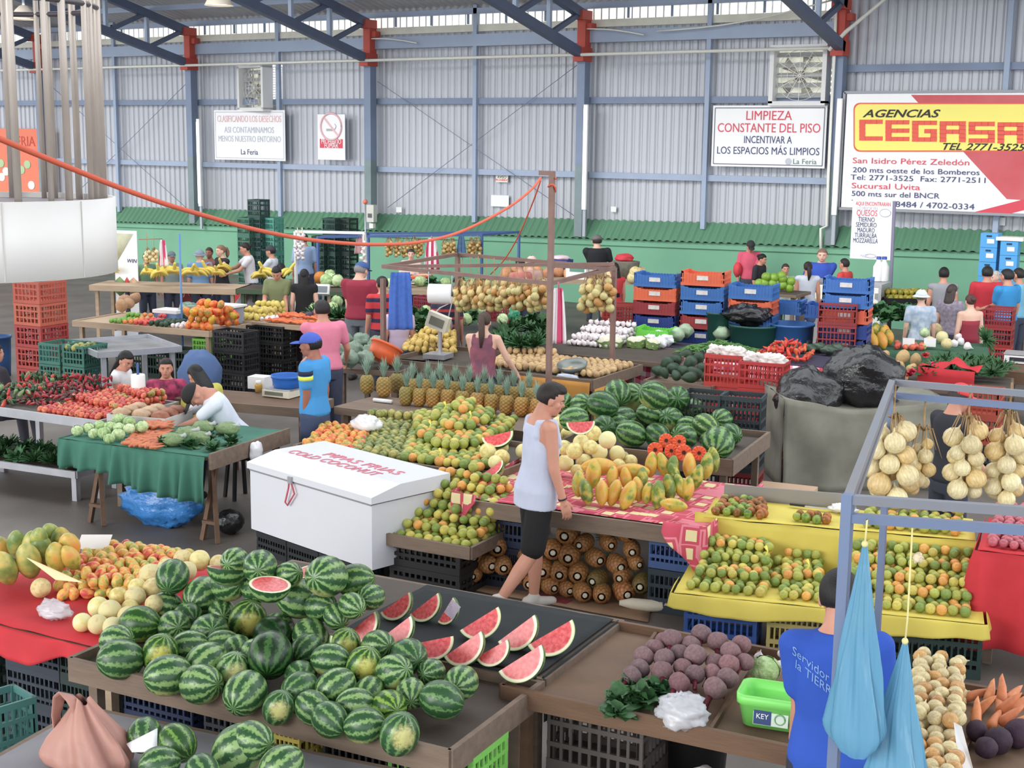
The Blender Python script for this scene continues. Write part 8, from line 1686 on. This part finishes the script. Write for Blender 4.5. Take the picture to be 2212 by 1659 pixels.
for i in range(7): tag(MB().box(V((ref.x, ref.y, 0)) + V((-wd/2 + .25 + i*(wd - .5)/6, -.08, zc*.6 + .075)), (.2, .24, .14), .2*i).build('cheese_block', M('cheese', (240, 222, 120), .5, 0, .15, 5)), 'yellow cheese block in the glass counter, %s from the left' % ORD[i], 'cheese', 'cheeses')
for i, x in enumerate((1896, 1908)): p = AT(x, 604, ref); t = thing('plastic_jug', 'white plastic jug on the cheese counter, %s' % ('left one', 'right one')[i], 'jug', V((p.x, p.y, zc))); MB().lathe([(.001, 0), (.085, 0), (.09, .02), (.09, .26), (.05, .34), (.04, .36), (.04, .40), (.001, .4)], 18).build('jug_body', m_white, t); MB().lathe([(.001, .44), (.045, .44), (.045, .39)], 14).build('jug_cap', M('cap_blue', (60, 90, 180), .4), t)
# watermelons / green fruits heap left of the counter
rf = P(1665, 655, .9)
for i, (px, py) in enumerate(((1640, 612), (1655, 598), (1672, 600), (1690, 602), (1708, 608), (1650, 612), (1668, 612), (1690, 616), (1705, 622), (1640, 620), (1688, 596))): p = AT(px, py, rf); item('green_melon', G['honey'], p, rrot(), 10.5/ppm(p), 'bright green round melon behind the blue crates, %s' % ('far left', 'top left', 'top centre', 'top right', 'far right', 'second row left', 'second row centre', 'second row right', 'lowest right', 'lowest left', 'rearmost')[i], 'melon', 'green melons', (140, 200, 90))
ptab = AT(1672, 628, rf); tray_table('melon_table', 'low table of bright green melons behind the blue crates', Fr(ptab + V((-.45, -.3, 0)), ptab + V((.45, -.26, 0)), 0), .95, .7, ptab.z - .02, m_darkply, m_wood, rim=.05, lip=0)
# guava shelf
gp = P(1958, 672, .8); ref = AT(1955, 640, gp); fd = Fr(AT(1916, 655, gp), AT(2005, 655, gp), 0); tz = AT(1955, 652, gp).z
tray_table('guava_shelf', 'dark shelf of yellow guavas in black trays by the green wall', fd, 1.0, .7, tz, m_darkply, m_black, rim=.1, lip=.06)
simple_heap(q4(fd, .04, .96, .06, .6), tz, lambda u, v: .08 + .1*v, .05, 'passion', 'guava', 'fruit', 'guavas', [(1, (255, 240, 150), 'yellow guava in the black trays by the green wall')], 140, 3)
# blue boxes stacked by the wall at far right
for k, (px, y0, n) in enumerate(((2142, 503, 3), (2184, 520, 3))):
 ref = V((-6.1 + .4*k, 24.6, 0)); zt4 = AT(px, y0, ref).z; p = AT(px, y0, ref); h = 31/ppm(p); m_ = int(zt4/h)
 for i in range(m_):
  t = thing('blue_box', 'light blue carton with white print, %s of the %s stack by the wall' % ('topmost' if i == m_ - 1 else ORD[i] + ' from below', ('left', 'right')[k]), 'box', V((p.x, p.y, .001 + zt4 - (m_ - i)*h)) if True else None, .06*k, 'blue cartons')
  MB().box((0, 0, h/2), (36/ppm(p), .3, h*.98)).build('carton_body', M('carton_sky', (66, 158, 222), .5), t); MB().box((.03, -.153, h*.45), (.12, .006, h*.3)).build('print_patch', m_white, t); MB().box((0, -.153, h*.8), (.09, .006, .03)).build('hand_hole', M('hole_dark', (30, 60, 90), .6), t)
  if i == m_ - 1 and k == 1: MB().box((0, 0, h + .035), (.44, .34, .06)).build('carton_lid', m_white, t)
 crate('tall', V((p.x, p.y, 0)), 0, (60, 60, 64), 'dark crate supporting the %s stack of blue cartons' % ('left', 'right')[k], None, (.7, .9, max(.05, (zt4 - m_*h)/.31)))
# further things at the right edge
p = AT(2158, 720, P(2158, 830, 0))
for i in range(4): crate('tall', V((p.x, p.y, .002 + i*.30)), .1, (188, 54, 52) if i < 2 else (160, 48, 52), 'red crate, %s of the stack behind the strapless woman' % ('lowest', 'second', 'third', 'topmost')[i], None, (.75, 1, .96))
q = P(2200, 800, .8); tray_table('scale_table', 'brown table with a white scale at the right edge', Fr(P(2172, 800, .8), P(2260, 806, .8), 0), .8, .8, .79, m_wood2, m_wood2, rim=.16, lip=0)
t = thing('counter_scale', 'white counter scale on the brown table at the right edge', 'scale', P(2200, 782, .8), .1); MB().box((0, 0, .05), (.34, .3, .1)).build('scale_body', m_white, t); MB().box((0, -.153, .055), (.2, .008, .05)).build('display', M('display_dark', (60, 56, 66), .3), t); MB().box((0, .02, .12), (.36, .32, .02)).build('scale_pan', m_alu, t)
q = AT(2190, 700, P(2190, 800, 0));
tray_table('lettuce_table', 'table of bright green lettuces at the right edge', Fr(AT(2160, 712, q) + V((.3, .25, 0)), AT(2240, 712, q) + V((.3, .25, 0)), 0), .9, .8, AT(2190, 705, q).z, m_darkply, m_wood, rim=.05, lip=0)
for i in range(6): item('lettuce', G['bigleaf'], AT(2168 + 12*(i % 4), 698 - 8*(i//4), q + V((.3, .5, 0))), (0, 0, i), .2, 'bright green lettuce at the right edge, %s' % ORD[i], 'lettuce', 'lettuces at the right edge', None)
# items beside the black shirted man near the wall
rf = P(1290, 725, 0); tz = AT(1290, 600, rf).z
fe = Fr(AT(1075, 604, rf + V((0, -.4, 0))), AT(1420, 606, rf + V((0, -.5, 0))), 0)
tray_table('rear_table', 'rear table of roots and onions before the black shirted man', fe, fe.L, .9, tz, m_woodlt, m_woodlt, rim=.08, lip=0)
for i in range(14): item('root_vegetable', G['potato'], fe(fe.L*(.05 + .066*i), .3 + .2*(i % 2), tz + .08), rrot(), .11, 'orange brown root on the rear table, %s from the left' % ORD[i], 'root', 'roots on the rear table', (214, 150, 100) if i < 9 else (226, 200, 150))
p = AT(1210, 572, rf + V((0, .4, 0))); crate('tall', V((p.x, p.y, tz)), .1, (44, 62, 150), 'navy blue crate left of the black shirted man', None, (.75, .8, 1.0)); tag(blob(V((p.x, p.y, tz + .34)), (.2, .15, .05), 3, .2, 3).build('cloth_bundle', M('cloth_pinkwhite', (230, 200, 210), .8)), 'pinkish cloth lying on the navy blue crate', 'cloth')
p = AT(1252, 585, rf + V((0, -.2, 0))); t = thing('counter_box', 'white and green printed box before the black shirted man', 'box', V((p.x, p.y, tz)), .05); MB().box((0, 0, .12), (.42, .3, .24)).build('box_body', m_white, t); MB().box((.02, -.153, .17), (.3, .006, .07)).build('green_print', M('print_green', (90, 150, 130), .6), t)
p = AT(1352, 580, rf); t = thing('grey_basket', 'grey basket with a red cloth on it, right of the black shirted man', 'basket', V((p.x, p.y, tz)), .05); MB().loft([(0, .22, .17), (.3, .27, .2), (.32, .27, .2)], 20).build('basket_body', M('basket_grey', (120, 116, 104), .8, 0, .3, 18), t)
tag(blob(V((p.x - .05, p.y, tz + .38)), (.2, .16, .08), 3, .25, 2.5).build('red_cloth', M('red_bundle', (206, 44, 60), .8)), 'red cloth bundle in the grey basket by the green wall', 'cloth')
for i, (x, y) in enumerate(((1367, 600), (1378, 590), (1385, 602), (1372, 588))): item('yellow_melon', G['cant'], AT(x, y, rf + V((.2, -.4, 0))), rrot(), .11, 'yellow melon left of the blue and orange crates, %s' % ('lowest', 'upper right', 'right', 'upper left')[i], 'melon', None)
# the thin mast with the orange top by the electric box
q = WL(790, 600, WALL_Y - 1.2); zt5 = ZA(q, 790, 436); t = thing('thin_mast', 'thin mast with an orange topped tip beside the electric box', 'mast', V((q.x, q.y, 0))); MB().tube([(0, 0, 0), (0, 0, zt5)], .02, 8).build('mast_pole', m_alu, t); MB().ell((0, 0, zt5), .06, 12, 8).build('mast_tip', M('tip_orange', (240, 120, 90), .5), t)
# plank bench with scale and basin between the seated man and the blue polo
fh = Fr(P(383, 858, .8), P(660, 880, .8), 0)
tray_table('counter_plank', 'long plank counter behind the man in the white shirt', fh, fh.L, .6, .79, m_wood2, m_wood, rim=.10, lip=0)
p = P(612, 852, .81); t = thing('kitchen_scale', 'flat pale scale carrying a blue basin on the plank counter', 'scale', V((p.x, p.y, .80)), .1); MB().box((0, 0, .035), (.36, .3, .07)).build('scale_body', M('case_cream', (216, 210, 190), .5), t); MB().box((-.02, -.153, .04), (.24, .008, .04)).build('display', M('screen_olive', (116, 118, 104), .3), t); MB().box((0, .02, .08), (.34, .26, .015)).build('scale_pan', m_alu, t)
t = bucket(620, 830, .9, .17, .14, (24, 108, 206), 'blue_basin', 'bright blue basin on the flat scale by the man in the blue polo'); t.location = V((p.x + .02, p.y + .04, .89))
p = P(562, 838, .8); t = thing('white_box', 'small white box left of the scale', 'box', V((p.x, p.y, .80)), .2); MB().box((0, 0, .07), (.22, .18, .14)).build('box_body', m_white, t)
p = P(570, 842, .8); t = thing('honey_jar', 'small amber jar beside the white box', 'jar', V((p.x + .03, p.y - .12, .80))); MB().lathe([(.001, 0), (.04, 0), (.045, .08), (.03, .1), (.001, .1)], 14).build('jar_body', M('amber', (206, 160, 60), .2), t); MB().lathe([(.001, .125), (.032, .125), (.032, .1)], 14).build('jar_lid', m_white, t)
tag(blob(P(432, 815, .55), (.33, .25, .36), 8, .15, 2, zflat=.0).build('denim_cover', M('denim_cover', (78, 104, 150), .9, bump=.3, bs=10)), 'blue cloth covered heap behind the dark haired figure in yellow', 'cloth')
for i, (px, py) in enumerate(((425, 845), (440, 848))): tag(blob(P(px - 10, py, .85), (.1, .08, .09), i, .2, 2.4).build('shoulder_bag', [M('bag_blue', (52, 92, 200), .6), M('bag_lime', (150, 180, 70), .6)][i]), '%s cloth bag on the plank counter' % ('blue', 'lime green')[i], 'bag')
# ================================================================ the people
def watch(sd, c):
 def f(t, TU, TH, arms, legs, s):
  sh, el, wr, d = arms[sd]; q = wr - d*.015
  z = d; x = V((0, 1, 0)).cross(z).normalized(); y = z.cross(x)
  MB().tube([q + (x*math.cos(a*math.pi/6) + y*math.sin(a*math.pi/6))*.031 for a in range(13)], .007, 6).build('wrist_band', M('band_%d' % c[0], c, .5), t)
 return f
# man in the white tank top walking past the papayas
zt_ = 1.75; p = P(1165, 828, 1.815)
person('young man in a pale tank top and black shorts walking past the papaya table', p, -68, 1.83, 'tan', ((42, 34, 32), 'spiky'), ((196, 202, 226), 0, .22), ((28, 28, 30), 'knee'), lean=4, armR=((.10, .06, -1), (.06, .30, -1)), armL=((-.1, -.05, -1), (-.05, .2, -1)), legL=((-.02, .10, -1), (-.0, -.02, -1), (0, 1, 0)), legR=((.03, -.16, -1), (.02, -.75, -1), (0, .75, -.75)), turn=-18, nod=14, voxel=.0095, tank=True, hemz=.80, shoes=(196, 190, 184), extra=watch(1, (40, 40, 44)), curl=.45)
# man in blue polo and cap
m_polo = M('polo_blue', (52, 150, 220), .8, 0, .1, 5, bump=.3, bs=9)
def polo(t, TU, TH, arms, legs, s):
 watch(-1, (196, 60, 60))(t, TU, TH, arms, legs, s)
 sh, el, wr, d = arms[-1]
 b = MB(); u_ = (el - sh).normalized(); x = u_.cross(V((0, 1, 0))).normalized(); y = x.cross(u_)
 for k, nm, c in ((.10, 'sleeve_stripe', (222, 232, 70)), (.05, 'shoulder_stripe', (40, 48, 80))):
  b = MB(); b.rings([[sh + u_*(k + dz)*s + (x*math.cos(a*math.pi/10) + y*math.sin(a*math.pi/10))*(.0715 + .002)*s for a in range(20)] for dz in (-.022, .022)], cap=False); b.build(nm, M('stripe_%d' % c[0], c, .8), t, solid=.004)
person('man in a bright blue polo shirt and blue cap standing beside the pineapples', P(676, 716, 1.74), 62, 1.72, 'brown', ((24, 20, 20), 'short'), ((52, 150, 220), .62, .05), ((70, 84, 116), 'long'), armL=((-.10, .02, -1), (-.06, .14, -1)), armR=((.1, -.02, -1), (.1, .1, -1)), hat=('cap', (66, 96, 196)), turn=6, nod=4, voxel=.0105, topm=m_polo, extra=polo, bulk=1.08)
# seated man in white
person('man in a white and blue t-shirt and black cap bending over the green table', P(512, 796, 1.34), 100, 1.72, 'tan', None, ((226, 232, 246), .62, .06), ((70, 74, 90), 'long'), lean=34, hip=.62, armL=((-.25, .62, -.55), (.05, .9, -.25)), armR=((.15, .75, -.6), (.0, .9, -.15)), legL=((-.15, 1, -.1), (0, .1, -1)), legR=((.15, 1, -.1), (0, .1, -1)), hat=('cap', (40, 38, 40)), nod=38, voxel=.0115, bulk=1.12)
t = thing('stool', 'dark stool under the man in the white t-shirt', 'stool', V((COL.objects['person.002'].location.x, COL.objects['person.002'].location.y, 0))); MB().lathe([(.001, .46), (.17, .46), (.17, .42), (.001, .42)], 20).build('seat', m_black, t)
for k in range(4): a = k*1.571 + .4; MB().bar((math.cos(a)*.16, math.sin(a)*.16, 0), (math.cos(a)*.11, math.sin(a)*.11, .43), .03).build('leg', m_black, t)
# man in pink from behind
person('man in a pink shirt seen from behind with one hand on his hip', P(700, 650, 1.74), 18, 1.74, 'tan', ((40, 34, 34), 'short'), ((232, 126, 156), .6, .08), ((70, 76, 100), 'long'), armL=((-.75, -.15, -.75), (.62, .45, -.6)), armR=((.35, .1, -1), (.2, .75, -.75)), lean=6, voxel=.0125, bulk=1.16)
# seated women at the pepper stand
person('woman in a white sleeveless top with long dark hair looking down behind the pepper stand', P(250, 750, 1.28), -112, 1.62, 'tan', ((26, 22, 24), 'long', .22), ((228, 226, 228), .12, .02), ((80, 80, 90), 'long'), hip=.52, lean=8, legL=((-.15, 1, -.1), (0, .1, -1)), legR=((.15, 1, -.1), (0, .1, -1)), nod=16, turn=-30, voxel=.012, armL=((-.1, .2, -1), (.1, .8, -.4)), armR=((.1, .2, -1), (-.1, .8, -.4)))
m_plaid = M('plaid_pink', (196, 60, 106), .85, 0, .9, 14, col2=(60, 34, 56))
person('girl in a pink and black checked blouse facing the viewer behind the paper towel roll', P(358, 772, 1.22), 176, 1.58, 'tan', ((34, 26, 26), 'long', .12), ((196, 60, 106), 1.5, .02), ((60, 60, 80), 'long'), hip=.48, legL=((-.15, 1, -.1), (0, .1, -1)), legR=((.15, 1, -.1), (0, .1, -1)), voxel=.0115, topm=m_plaid, armL=((-.15, .25, -1), (.2, .8, -.35)), armR=((.15, .25, -1), (-.2, .8, -.35)))
person('dark haired figure in a yellow top bending away behind the plank counter', P(452, 776, 1.30), 30, 1.7, 'tan', ((22, 20, 22), 'long', .2), ((206, 196, 70), .5, .02), ((70, 80, 120), 'long'), hip=.5, lean=22, legL=((-.15, 1, -.1), (0, .1, -1)), legR=((.15, 1, -.1), (0, .1, -1)), nod=20, voxel=.013)
for px, py, lb in ((250, 750, 'woman in white'), (358, 772, 'girl in pink'), (452, 776, 'figure in yellow')):
 q = P(px, py, 1.25); t = thing('plastic_chair', 'red plastic chair under the %s' % lb if lb != 'figure in yellow' else 'dark low stool under the figure in yellow', 'chair', V((q.x, q.y + .02, 0))); mm = m_rc if lb == 'girl in pink' else m_rc2
 MB().box((0, 0, .36), (.42, .42, .03)).build('seat', mm, t)
 for x in (-.18, .18):
  for y in (-.18, .18): MB().bar((x, y, 0), (x, y, .36), .03).build('leg', mm, t)
# shoppers in the middle
person('grey haired man in a maroon polo shirt and blue cap seen from behind', P(776, 566, 1.80), -20, 1.80, 'light', ((150, 146, 144), 'short'), ((158, 40, 66), .62, .12), ((116, 124, 134), 'long'), armR=((.14, .1, -1), (.05, .45, -1)), armL=((-.12, 0, -1), (0, .1, -1)), hat=('cap', (62, 92, 150)), nod=14, turn=-14, voxel=.0135, bulk=1.15)
m_rugby = mat_stripe('red_navy_stripe', (206, 40, 50), (40, 44, 76), 6.6, 2, .62)
person('person in a red and navy striped shirt half hidden behind the blue towel', P(826, 598, 1.66), 20, 1.66, 'tan', ((34, 30, 34), 'short'), ((206, 40, 50), .7, .06), ((70, 70, 84), 'long'), voxel=.014, topm=m_rugby, bulk=1.08)
person('person in a lilac top behind the blue towel', P(862, 640, 1.52), 10, 1.5, 'tan', ((60, 50, 50), 'short'), ((214, 190, 220), .5, .03), ((84, 110, 160), 'short'), voxel=.015)
person('man in an olive green shirt looking down at the carrots', P(600, 570, 1.62), 170, 1.62, 'tan', ((36, 32, 32), 'short'), ((128, 136, 92), .62, .08), ((70, 74, 84), 'long'), armL=((-.15, .2, -1), (.2, .75, -.6)), armR=((.15, .2, -1), (-.2, .75, -.6)), nod=26, lean=6, voxel=.014)
person('woman in black with long dark hair seen from behind', P(657, 582, 1.55), -8, 1.55, 'light', ((28, 26, 28), 'long', .34), ((36, 34, 38), .2, .04), ((60, 36, 50), 'long'), voxel=.014)
p = P(657, 582, 1.62)
m_multi = mat_stripe('multi_stripe', (206, 60, 70), (52, 54, 78), 9, 2, .35)
def handbag(t, TU, TH, arms, legs, s):
 b = blob((0, 0, 0), (.19, .05, .15), 3, .08, 2, 24, 16); c = TU((-.10, -.22, 1.12)); b.v = [q + c for q in b.v]; b.build('handbag', M('bag_grey', (190, 182, 184), .4), t); MB().tube([c + V((-.12, 0, .12)), TU((-.1, -.15, 1.38)), TU((.08, -.10, 1.46)), c + V((.12, 0, .12))], .012, 6).build('bag_strap', M('bag_grey', (190, 182, 184), .4), t)
person('woman in a striped top carrying a grey handbag, seen from behind', P(965, 612, 1.62), 0, 1.6, 'tan', ((34, 30, 32), 'short'), ((206, 60, 70), .6, .06), ((40, 40, 46), 'long'), voxel=.0135, topm=m_multi, extra=handbag)
m_tankp = M('tank_purple', (120, 76, 96), .85, 0, .6, 8, col2=(190, 90, 100))
person('woman with a long brown ponytail reaching towards the potatoes', P(1043, 676, 1.64), -14, 1.64, 'light', ((84, 64, 54), 'pony', .30), ((120, 76, 96), 0, .02), ((44, 40, 50), 'long'), lean=6, armR=((.45, .2, -1), (.35, .55, -.75)), armL=((-.14, .2, -1), (.0, .6, -.6)), voxel=.013, topm=m_tankp, tank=True, hemz=.9)
# back row against the green wall
m_check = M('check_blue', (150, 172, 200), .85, 0, .7, 12, col2=(224, 226, 232))
back = [
 ('person in a grey cap and grey shirt behind the bananas', (370, 540), 1.66, 190, 'tan', ((60, 56, 56), 'short'), ((134, 150, 146), .6, .04), ('cap', (104, 116, 124)), {}),
 ('person in green behind the roll-up banner', (316, 546), 1.6, 200, 'tan', ((50, 46, 40), 'short'), ((106, 140, 110), .6, .04), None, {}),
 ('person in a light blue shirt and grey bucket hat seen from behind at the bananas', (431, 537), 1.68, 0, 'light', None, ((118, 160, 204), .8, .08), ('bucket', (132, 146, 164)), dict(bulk=1.12)),
 ('person with brown hair beside the grey bucket hat', (452, 535), 1.64, 160, 'brown', ((74, 50, 44), 'short'), ((150, 96, 84), .6, .04), None, {}),
 ('woman with a ponytail and black vest at the green wall', (478, 530), 1.60, 120, 'light', ((150, 110, 84), 'pony', .12), ((44, 44, 48), .0, .03), None, dict(armL=((-.1, .6, -.6), (.3, .6, .4)))),
 ('woman in a white blouse reaching over the bananas', (541, 524), 1.64, 96, 'tan', ((46, 34, 34), 'bun'), ((224, 220, 226), .5, .05), None, dict(armL=((-.1, .6, -.7), (0, .9, -.25)), armR=((.1, .7, -.6), (0, .9, -.25)), lean=8)),
 ('person in a dark cap and pale t-shirt with a black backpack', (586, 528), 1.66, 70, 'tan', ((40, 36, 36), 'short'), ((214, 218, 228), .5, .05), ('cap', (60, 60, 66)), dict(armL=((-.1, .6, -.7), (0, .9, -.4)), extra=lambda t, TU, TH, arms, legs, s: blob(TU((0, -.20, 1.18)), (.14, .09, .2), 2, .1, 2).build('backpack', M('backpack_black', (40, 40, 44), .6), t))),
 ('person in a pale blue shirt behind the garlic braids', (657, 505), 1.72, 10, 'tan', ((50, 44, 44), 'short'), ((150, 176, 216), .8, .08), None, {}),
 ('woman in a cream blouse with folded arms under the onion strings', (888, 538), 1.50, 178, 'light', ((60, 50, 48), 'short'), ((232, 208, 200), .9, .05), None, dict(armL=((-.2, .15, -1), (.75, .45, .1)), armR=((.2, .15, -1), (-.75, .45, .1)))),
 ('dark haired person left of the pink sun hat', (1124, 558), 1.61, 30, 'tan', ((44, 34, 34), 'bun'), ((206, 120, 110), .4, .04), None, {}),
 ('person in a pale pink sun hat behind the onions', (1148, 550), 1.6, -20, 'light', ((120, 96, 84), 'short'), ((190, 150, 140), .5, .04), ('sun', (236, 196, 188)), {}),
 ('broad man in a black t-shirt and grey cap standing before the green wall', (1290, 505), 1.76, 12, 'light', ((60, 50, 46), 'short'), ((40, 42, 46), .62, .08), ('cap', (112, 108, 106)), dict(bulk=1.2, armL=((-.45, .2, -1), (.0, .7, -.6)), armR=((.35, .1, -1), (.1, .5, -.9)))),
 ('woman in a red sleeveless top with very long black hair', (1328, 568), 1.60, 40, 'tan', ((24, 22, 26), 'long', .42), ((206, 44, 52), .0, .02), None, {}),
 ('man in a pink shirt and black cap with a red shoulder bag', (1621, 514), 1.70, 190, 'tan', ((40, 34, 34), 'short'), ((226, 86, 116), .7, .05), ('cap', (50, 50, 50)), dict(nod=26, armL=((-.1, .3, -.8), (.3, .7, .1)), extra=lambda t, TU, TH, arms, legs, s: blob(TU((.24, .02, 1.1)), (.09, .12, .16), 2, .1, 2).build('shoulder_bag', M('bag_red', (222, 50, 66), .6), t))),
 ('dark haired woman in black beside the man in pink', (1636, 547), 1.5, -120, 'tan', ((28, 24, 26), 'bun'), ((48, 48, 56), .8, .04), None, dict(lean=10)),
 ('person with tied hair behind the bright green melons', (1697, 570), 1.45, 190, 'tan', ((60, 48, 44), 'bun'), ((150, 170, 160), .5, .03), None, {}),
 ('balding man in a royal blue shirt behind the cheese counter', (1777, 538), 1.72, 178, 'light', ((150, 110, 96), 'short'), ((48, 84, 190), .65, .06), None, dict(bulk=1.15, armL=((-.35, .35, -.8), (.6, .6, .1)), armR=((.35, .35, -.8), (-.6, .6, .1)))),
 ('girl in a white top and denim shorts at the cheese counter', (1746, 566), 1.59, 10, 'tan', ((50, 40, 38), 'pony', .2), ((206, 212, 226), .0, .02), None, dict(bottom=((88, 112, 160), 'short'))),
 ('person in a red shirt at the right of the cheese counter', (1826, 559), 1.585, 60, 'tan', ((40, 36, 36), 'short'), ((222, 62, 58), .6, .05), None, {}),
 ('man in a grey hooded top with black hair seen from behind', (2040, 578), 1.70, 5, 'tan', ((26, 24, 26), 'short'), ((150, 150, 158), .0, .06), None, {}),
 ('person in a checked shirt and pale sun hat at the lettuces', (1992, 622), 1.56, 10, 'light', ((150, 130, 110), 'short'), ((150, 172, 200), .6, .05), ('bucket', (206, 218, 222)), dict(topm=m_check)),
 ('woman in a patterned grey top with dark hair', (2057, 615), 1.58, -30, 'light', ((70, 58, 56), 'long', .1), ((126, 116, 132), .4, .05), None, dict(topm=M('grey_pattern', (126, 116, 132), .85, 0, .7, 20, col2=(170, 160, 176)))),
 ('woman in a strapless maroon top with tied brown hair', (2098, 637), 1.51, 30, 'light', ((92, 58, 54), 'bun'), ((150, 40, 60), .0, .02), None, dict(tank=False, strapless=True)),
 ('man in a red t-shirt seen from behind at the right', (2134, 576), 1.70, 8, 'tan', ((40, 36, 36), 'short'), ((206, 36, 54), .65, .06), None, dict(bulk=1.1)),
 ('older woman in a pink top beside the red t-shirt', (2152, 586), 1.58, 130, 'light', ((206, 196, 190), 'short'), ((232, 160, 166), .6, .05), None, {}),
 ('man in a bright blue t-shirt at the right edge', (2178, 582), 1.72, 50, 'tan', ((40, 40, 44), 'short'), ((36, 146, 214), .65, .06), None, dict(bulk=1.15, armL=((-.15, .35, -.9), (.1, .9, -.3)))),
 ('dark haired person at the right edge behind the bright blue t-shirt', (2203, 580), 1.68, 60, 'tan', ((40, 36, 36), 'short'), ((120, 190, 220), .6, .04), None, {}),
]
for lab, (px, py), H, face, sk, hr, top, hat, kw in back:
 if px < 600:                                      # they sit behind the banana table
  d = ray(px, py); H = CAM_H + d.z*(26.9 if 'brown hair' not in lab else 27.5 if 'ponytail' not in lab else 26.6)/math.hypot(d.x, d.y) - (.03 if hat else 0)
 kw = dict(kw); strap = kw.pop('strapless', False); bt = kw.pop('bottom', ((66, 72, 92), 'long'))
 if strap:
  q = person(lab, P(px, py, H), face, H, sk, hr, (None, 0, 0), bt, voxel=.016, **{k: v for k, v in kw.items() if k != 'tank'})
  mb = MB(); mb.loft([(.90, .185, .135, 0, -.012), (1.02, .168, .124, 0, -.004), (1.10, .158, .118, 0, 0), (1.22, .174, .130, 0, 0), (1.30, .182, .130, 0, 0)], 24); mb.v = [v*(H/1.72) for v in mb.v]; mb.build('strapless_top', M('cloth_maroon', (150, 40, 60), .85), q)
 else: person(lab, P(px, py, H + (.03 if hat else 0)), face, H, sk, hr, top, bt, hat=hat, voxel=.016, **kw)
# foreground man in blue, back to the viewer, and the man in black behind the onions
def shirt_text(t, TU, TH, arms, legs, s):
 sh = [c for c in t.children if c.name.startswith('shirt')][0]
 from mathutils.bvhtree import BVHTree
 bv = BVHTree.FromPolygons([v.co for v in sh.data.vertices], [p.vertices[:] for p in sh.data.polygons])
 for s_, z, w_ in (('Servidor de', 1.335, .26), ('la TIERRA', 1.285, .22)):
  o = text(s_, .055, M('shirt_print', (120, 160, 214), .8), t, (0, 0, 0), ext=.0); me = o.data; xs = [v.co.x for v in me.vertices]; k = w_/(max(xs) - min(xs)); o.rotation_euler = (0, 0, 0)
  for v in me.vertices:
   x, zz = -.10 + v.co.x*k*.8, (z + v.co.y - .5*v.co.x*k)*s; h = bv.ray_cast(V((x, -1, zz)), V((0, 1, 0))); v.co = (h[0] + V((0, -.004, 0))) if h[0] else V((x, -.14, zz))
q = P(1818, 1226, 1.83)
person('man in a royal blue t-shirt with back print, seen from behind at the steel post', q, 12, 1.80, 'tan', ((30, 26, 26), 'short'), ((36, 84, 190), .68, .10), ((50, 54, 70), 'long'), voxel=.0095, extra=shirt_text, hemz=.76, armL=((-.16, .1, -1), (-.02, .5, -.85)), armR=((.16, .05, -1), (.05, .45, -.9)), lean=3, nod=12, turn=-14)
q = P(2066, 828, 1.72)
person('man in a black t-shirt and red cap behind the hanging onions', q, -48, 1.72, 'tan', ((60, 52, 50), 'short'), ((48, 50, 58), .62, .06), ((60, 66, 80), 'long'), hat=('cap', (222, 50, 58)), voxel=.012, nod=16, armR=((.15, .15, -1), (-.1, .75, -.6)), armL=((-.1, .1, -1), (.1, .7, -.7)))
# a bare forearm at the left edge
person('seated person in dark clothes at the left edge under the drum', P(-14, 745, 1.25), -60, 1.65, 'tan', ((40, 34, 34), 'short'), ((56, 50, 60), .5, .04), ((60, 60, 70), 'long'), hip=.5, legL=((-.15, 1, -.1), (0, .1, -1)), legR=((.15, 1, -.1), (0, .1, -1)), voxel=.014, armR=((.15, .3, -1), (0, .9, -.3)))

bpy.data.scenes.remove(SC2)
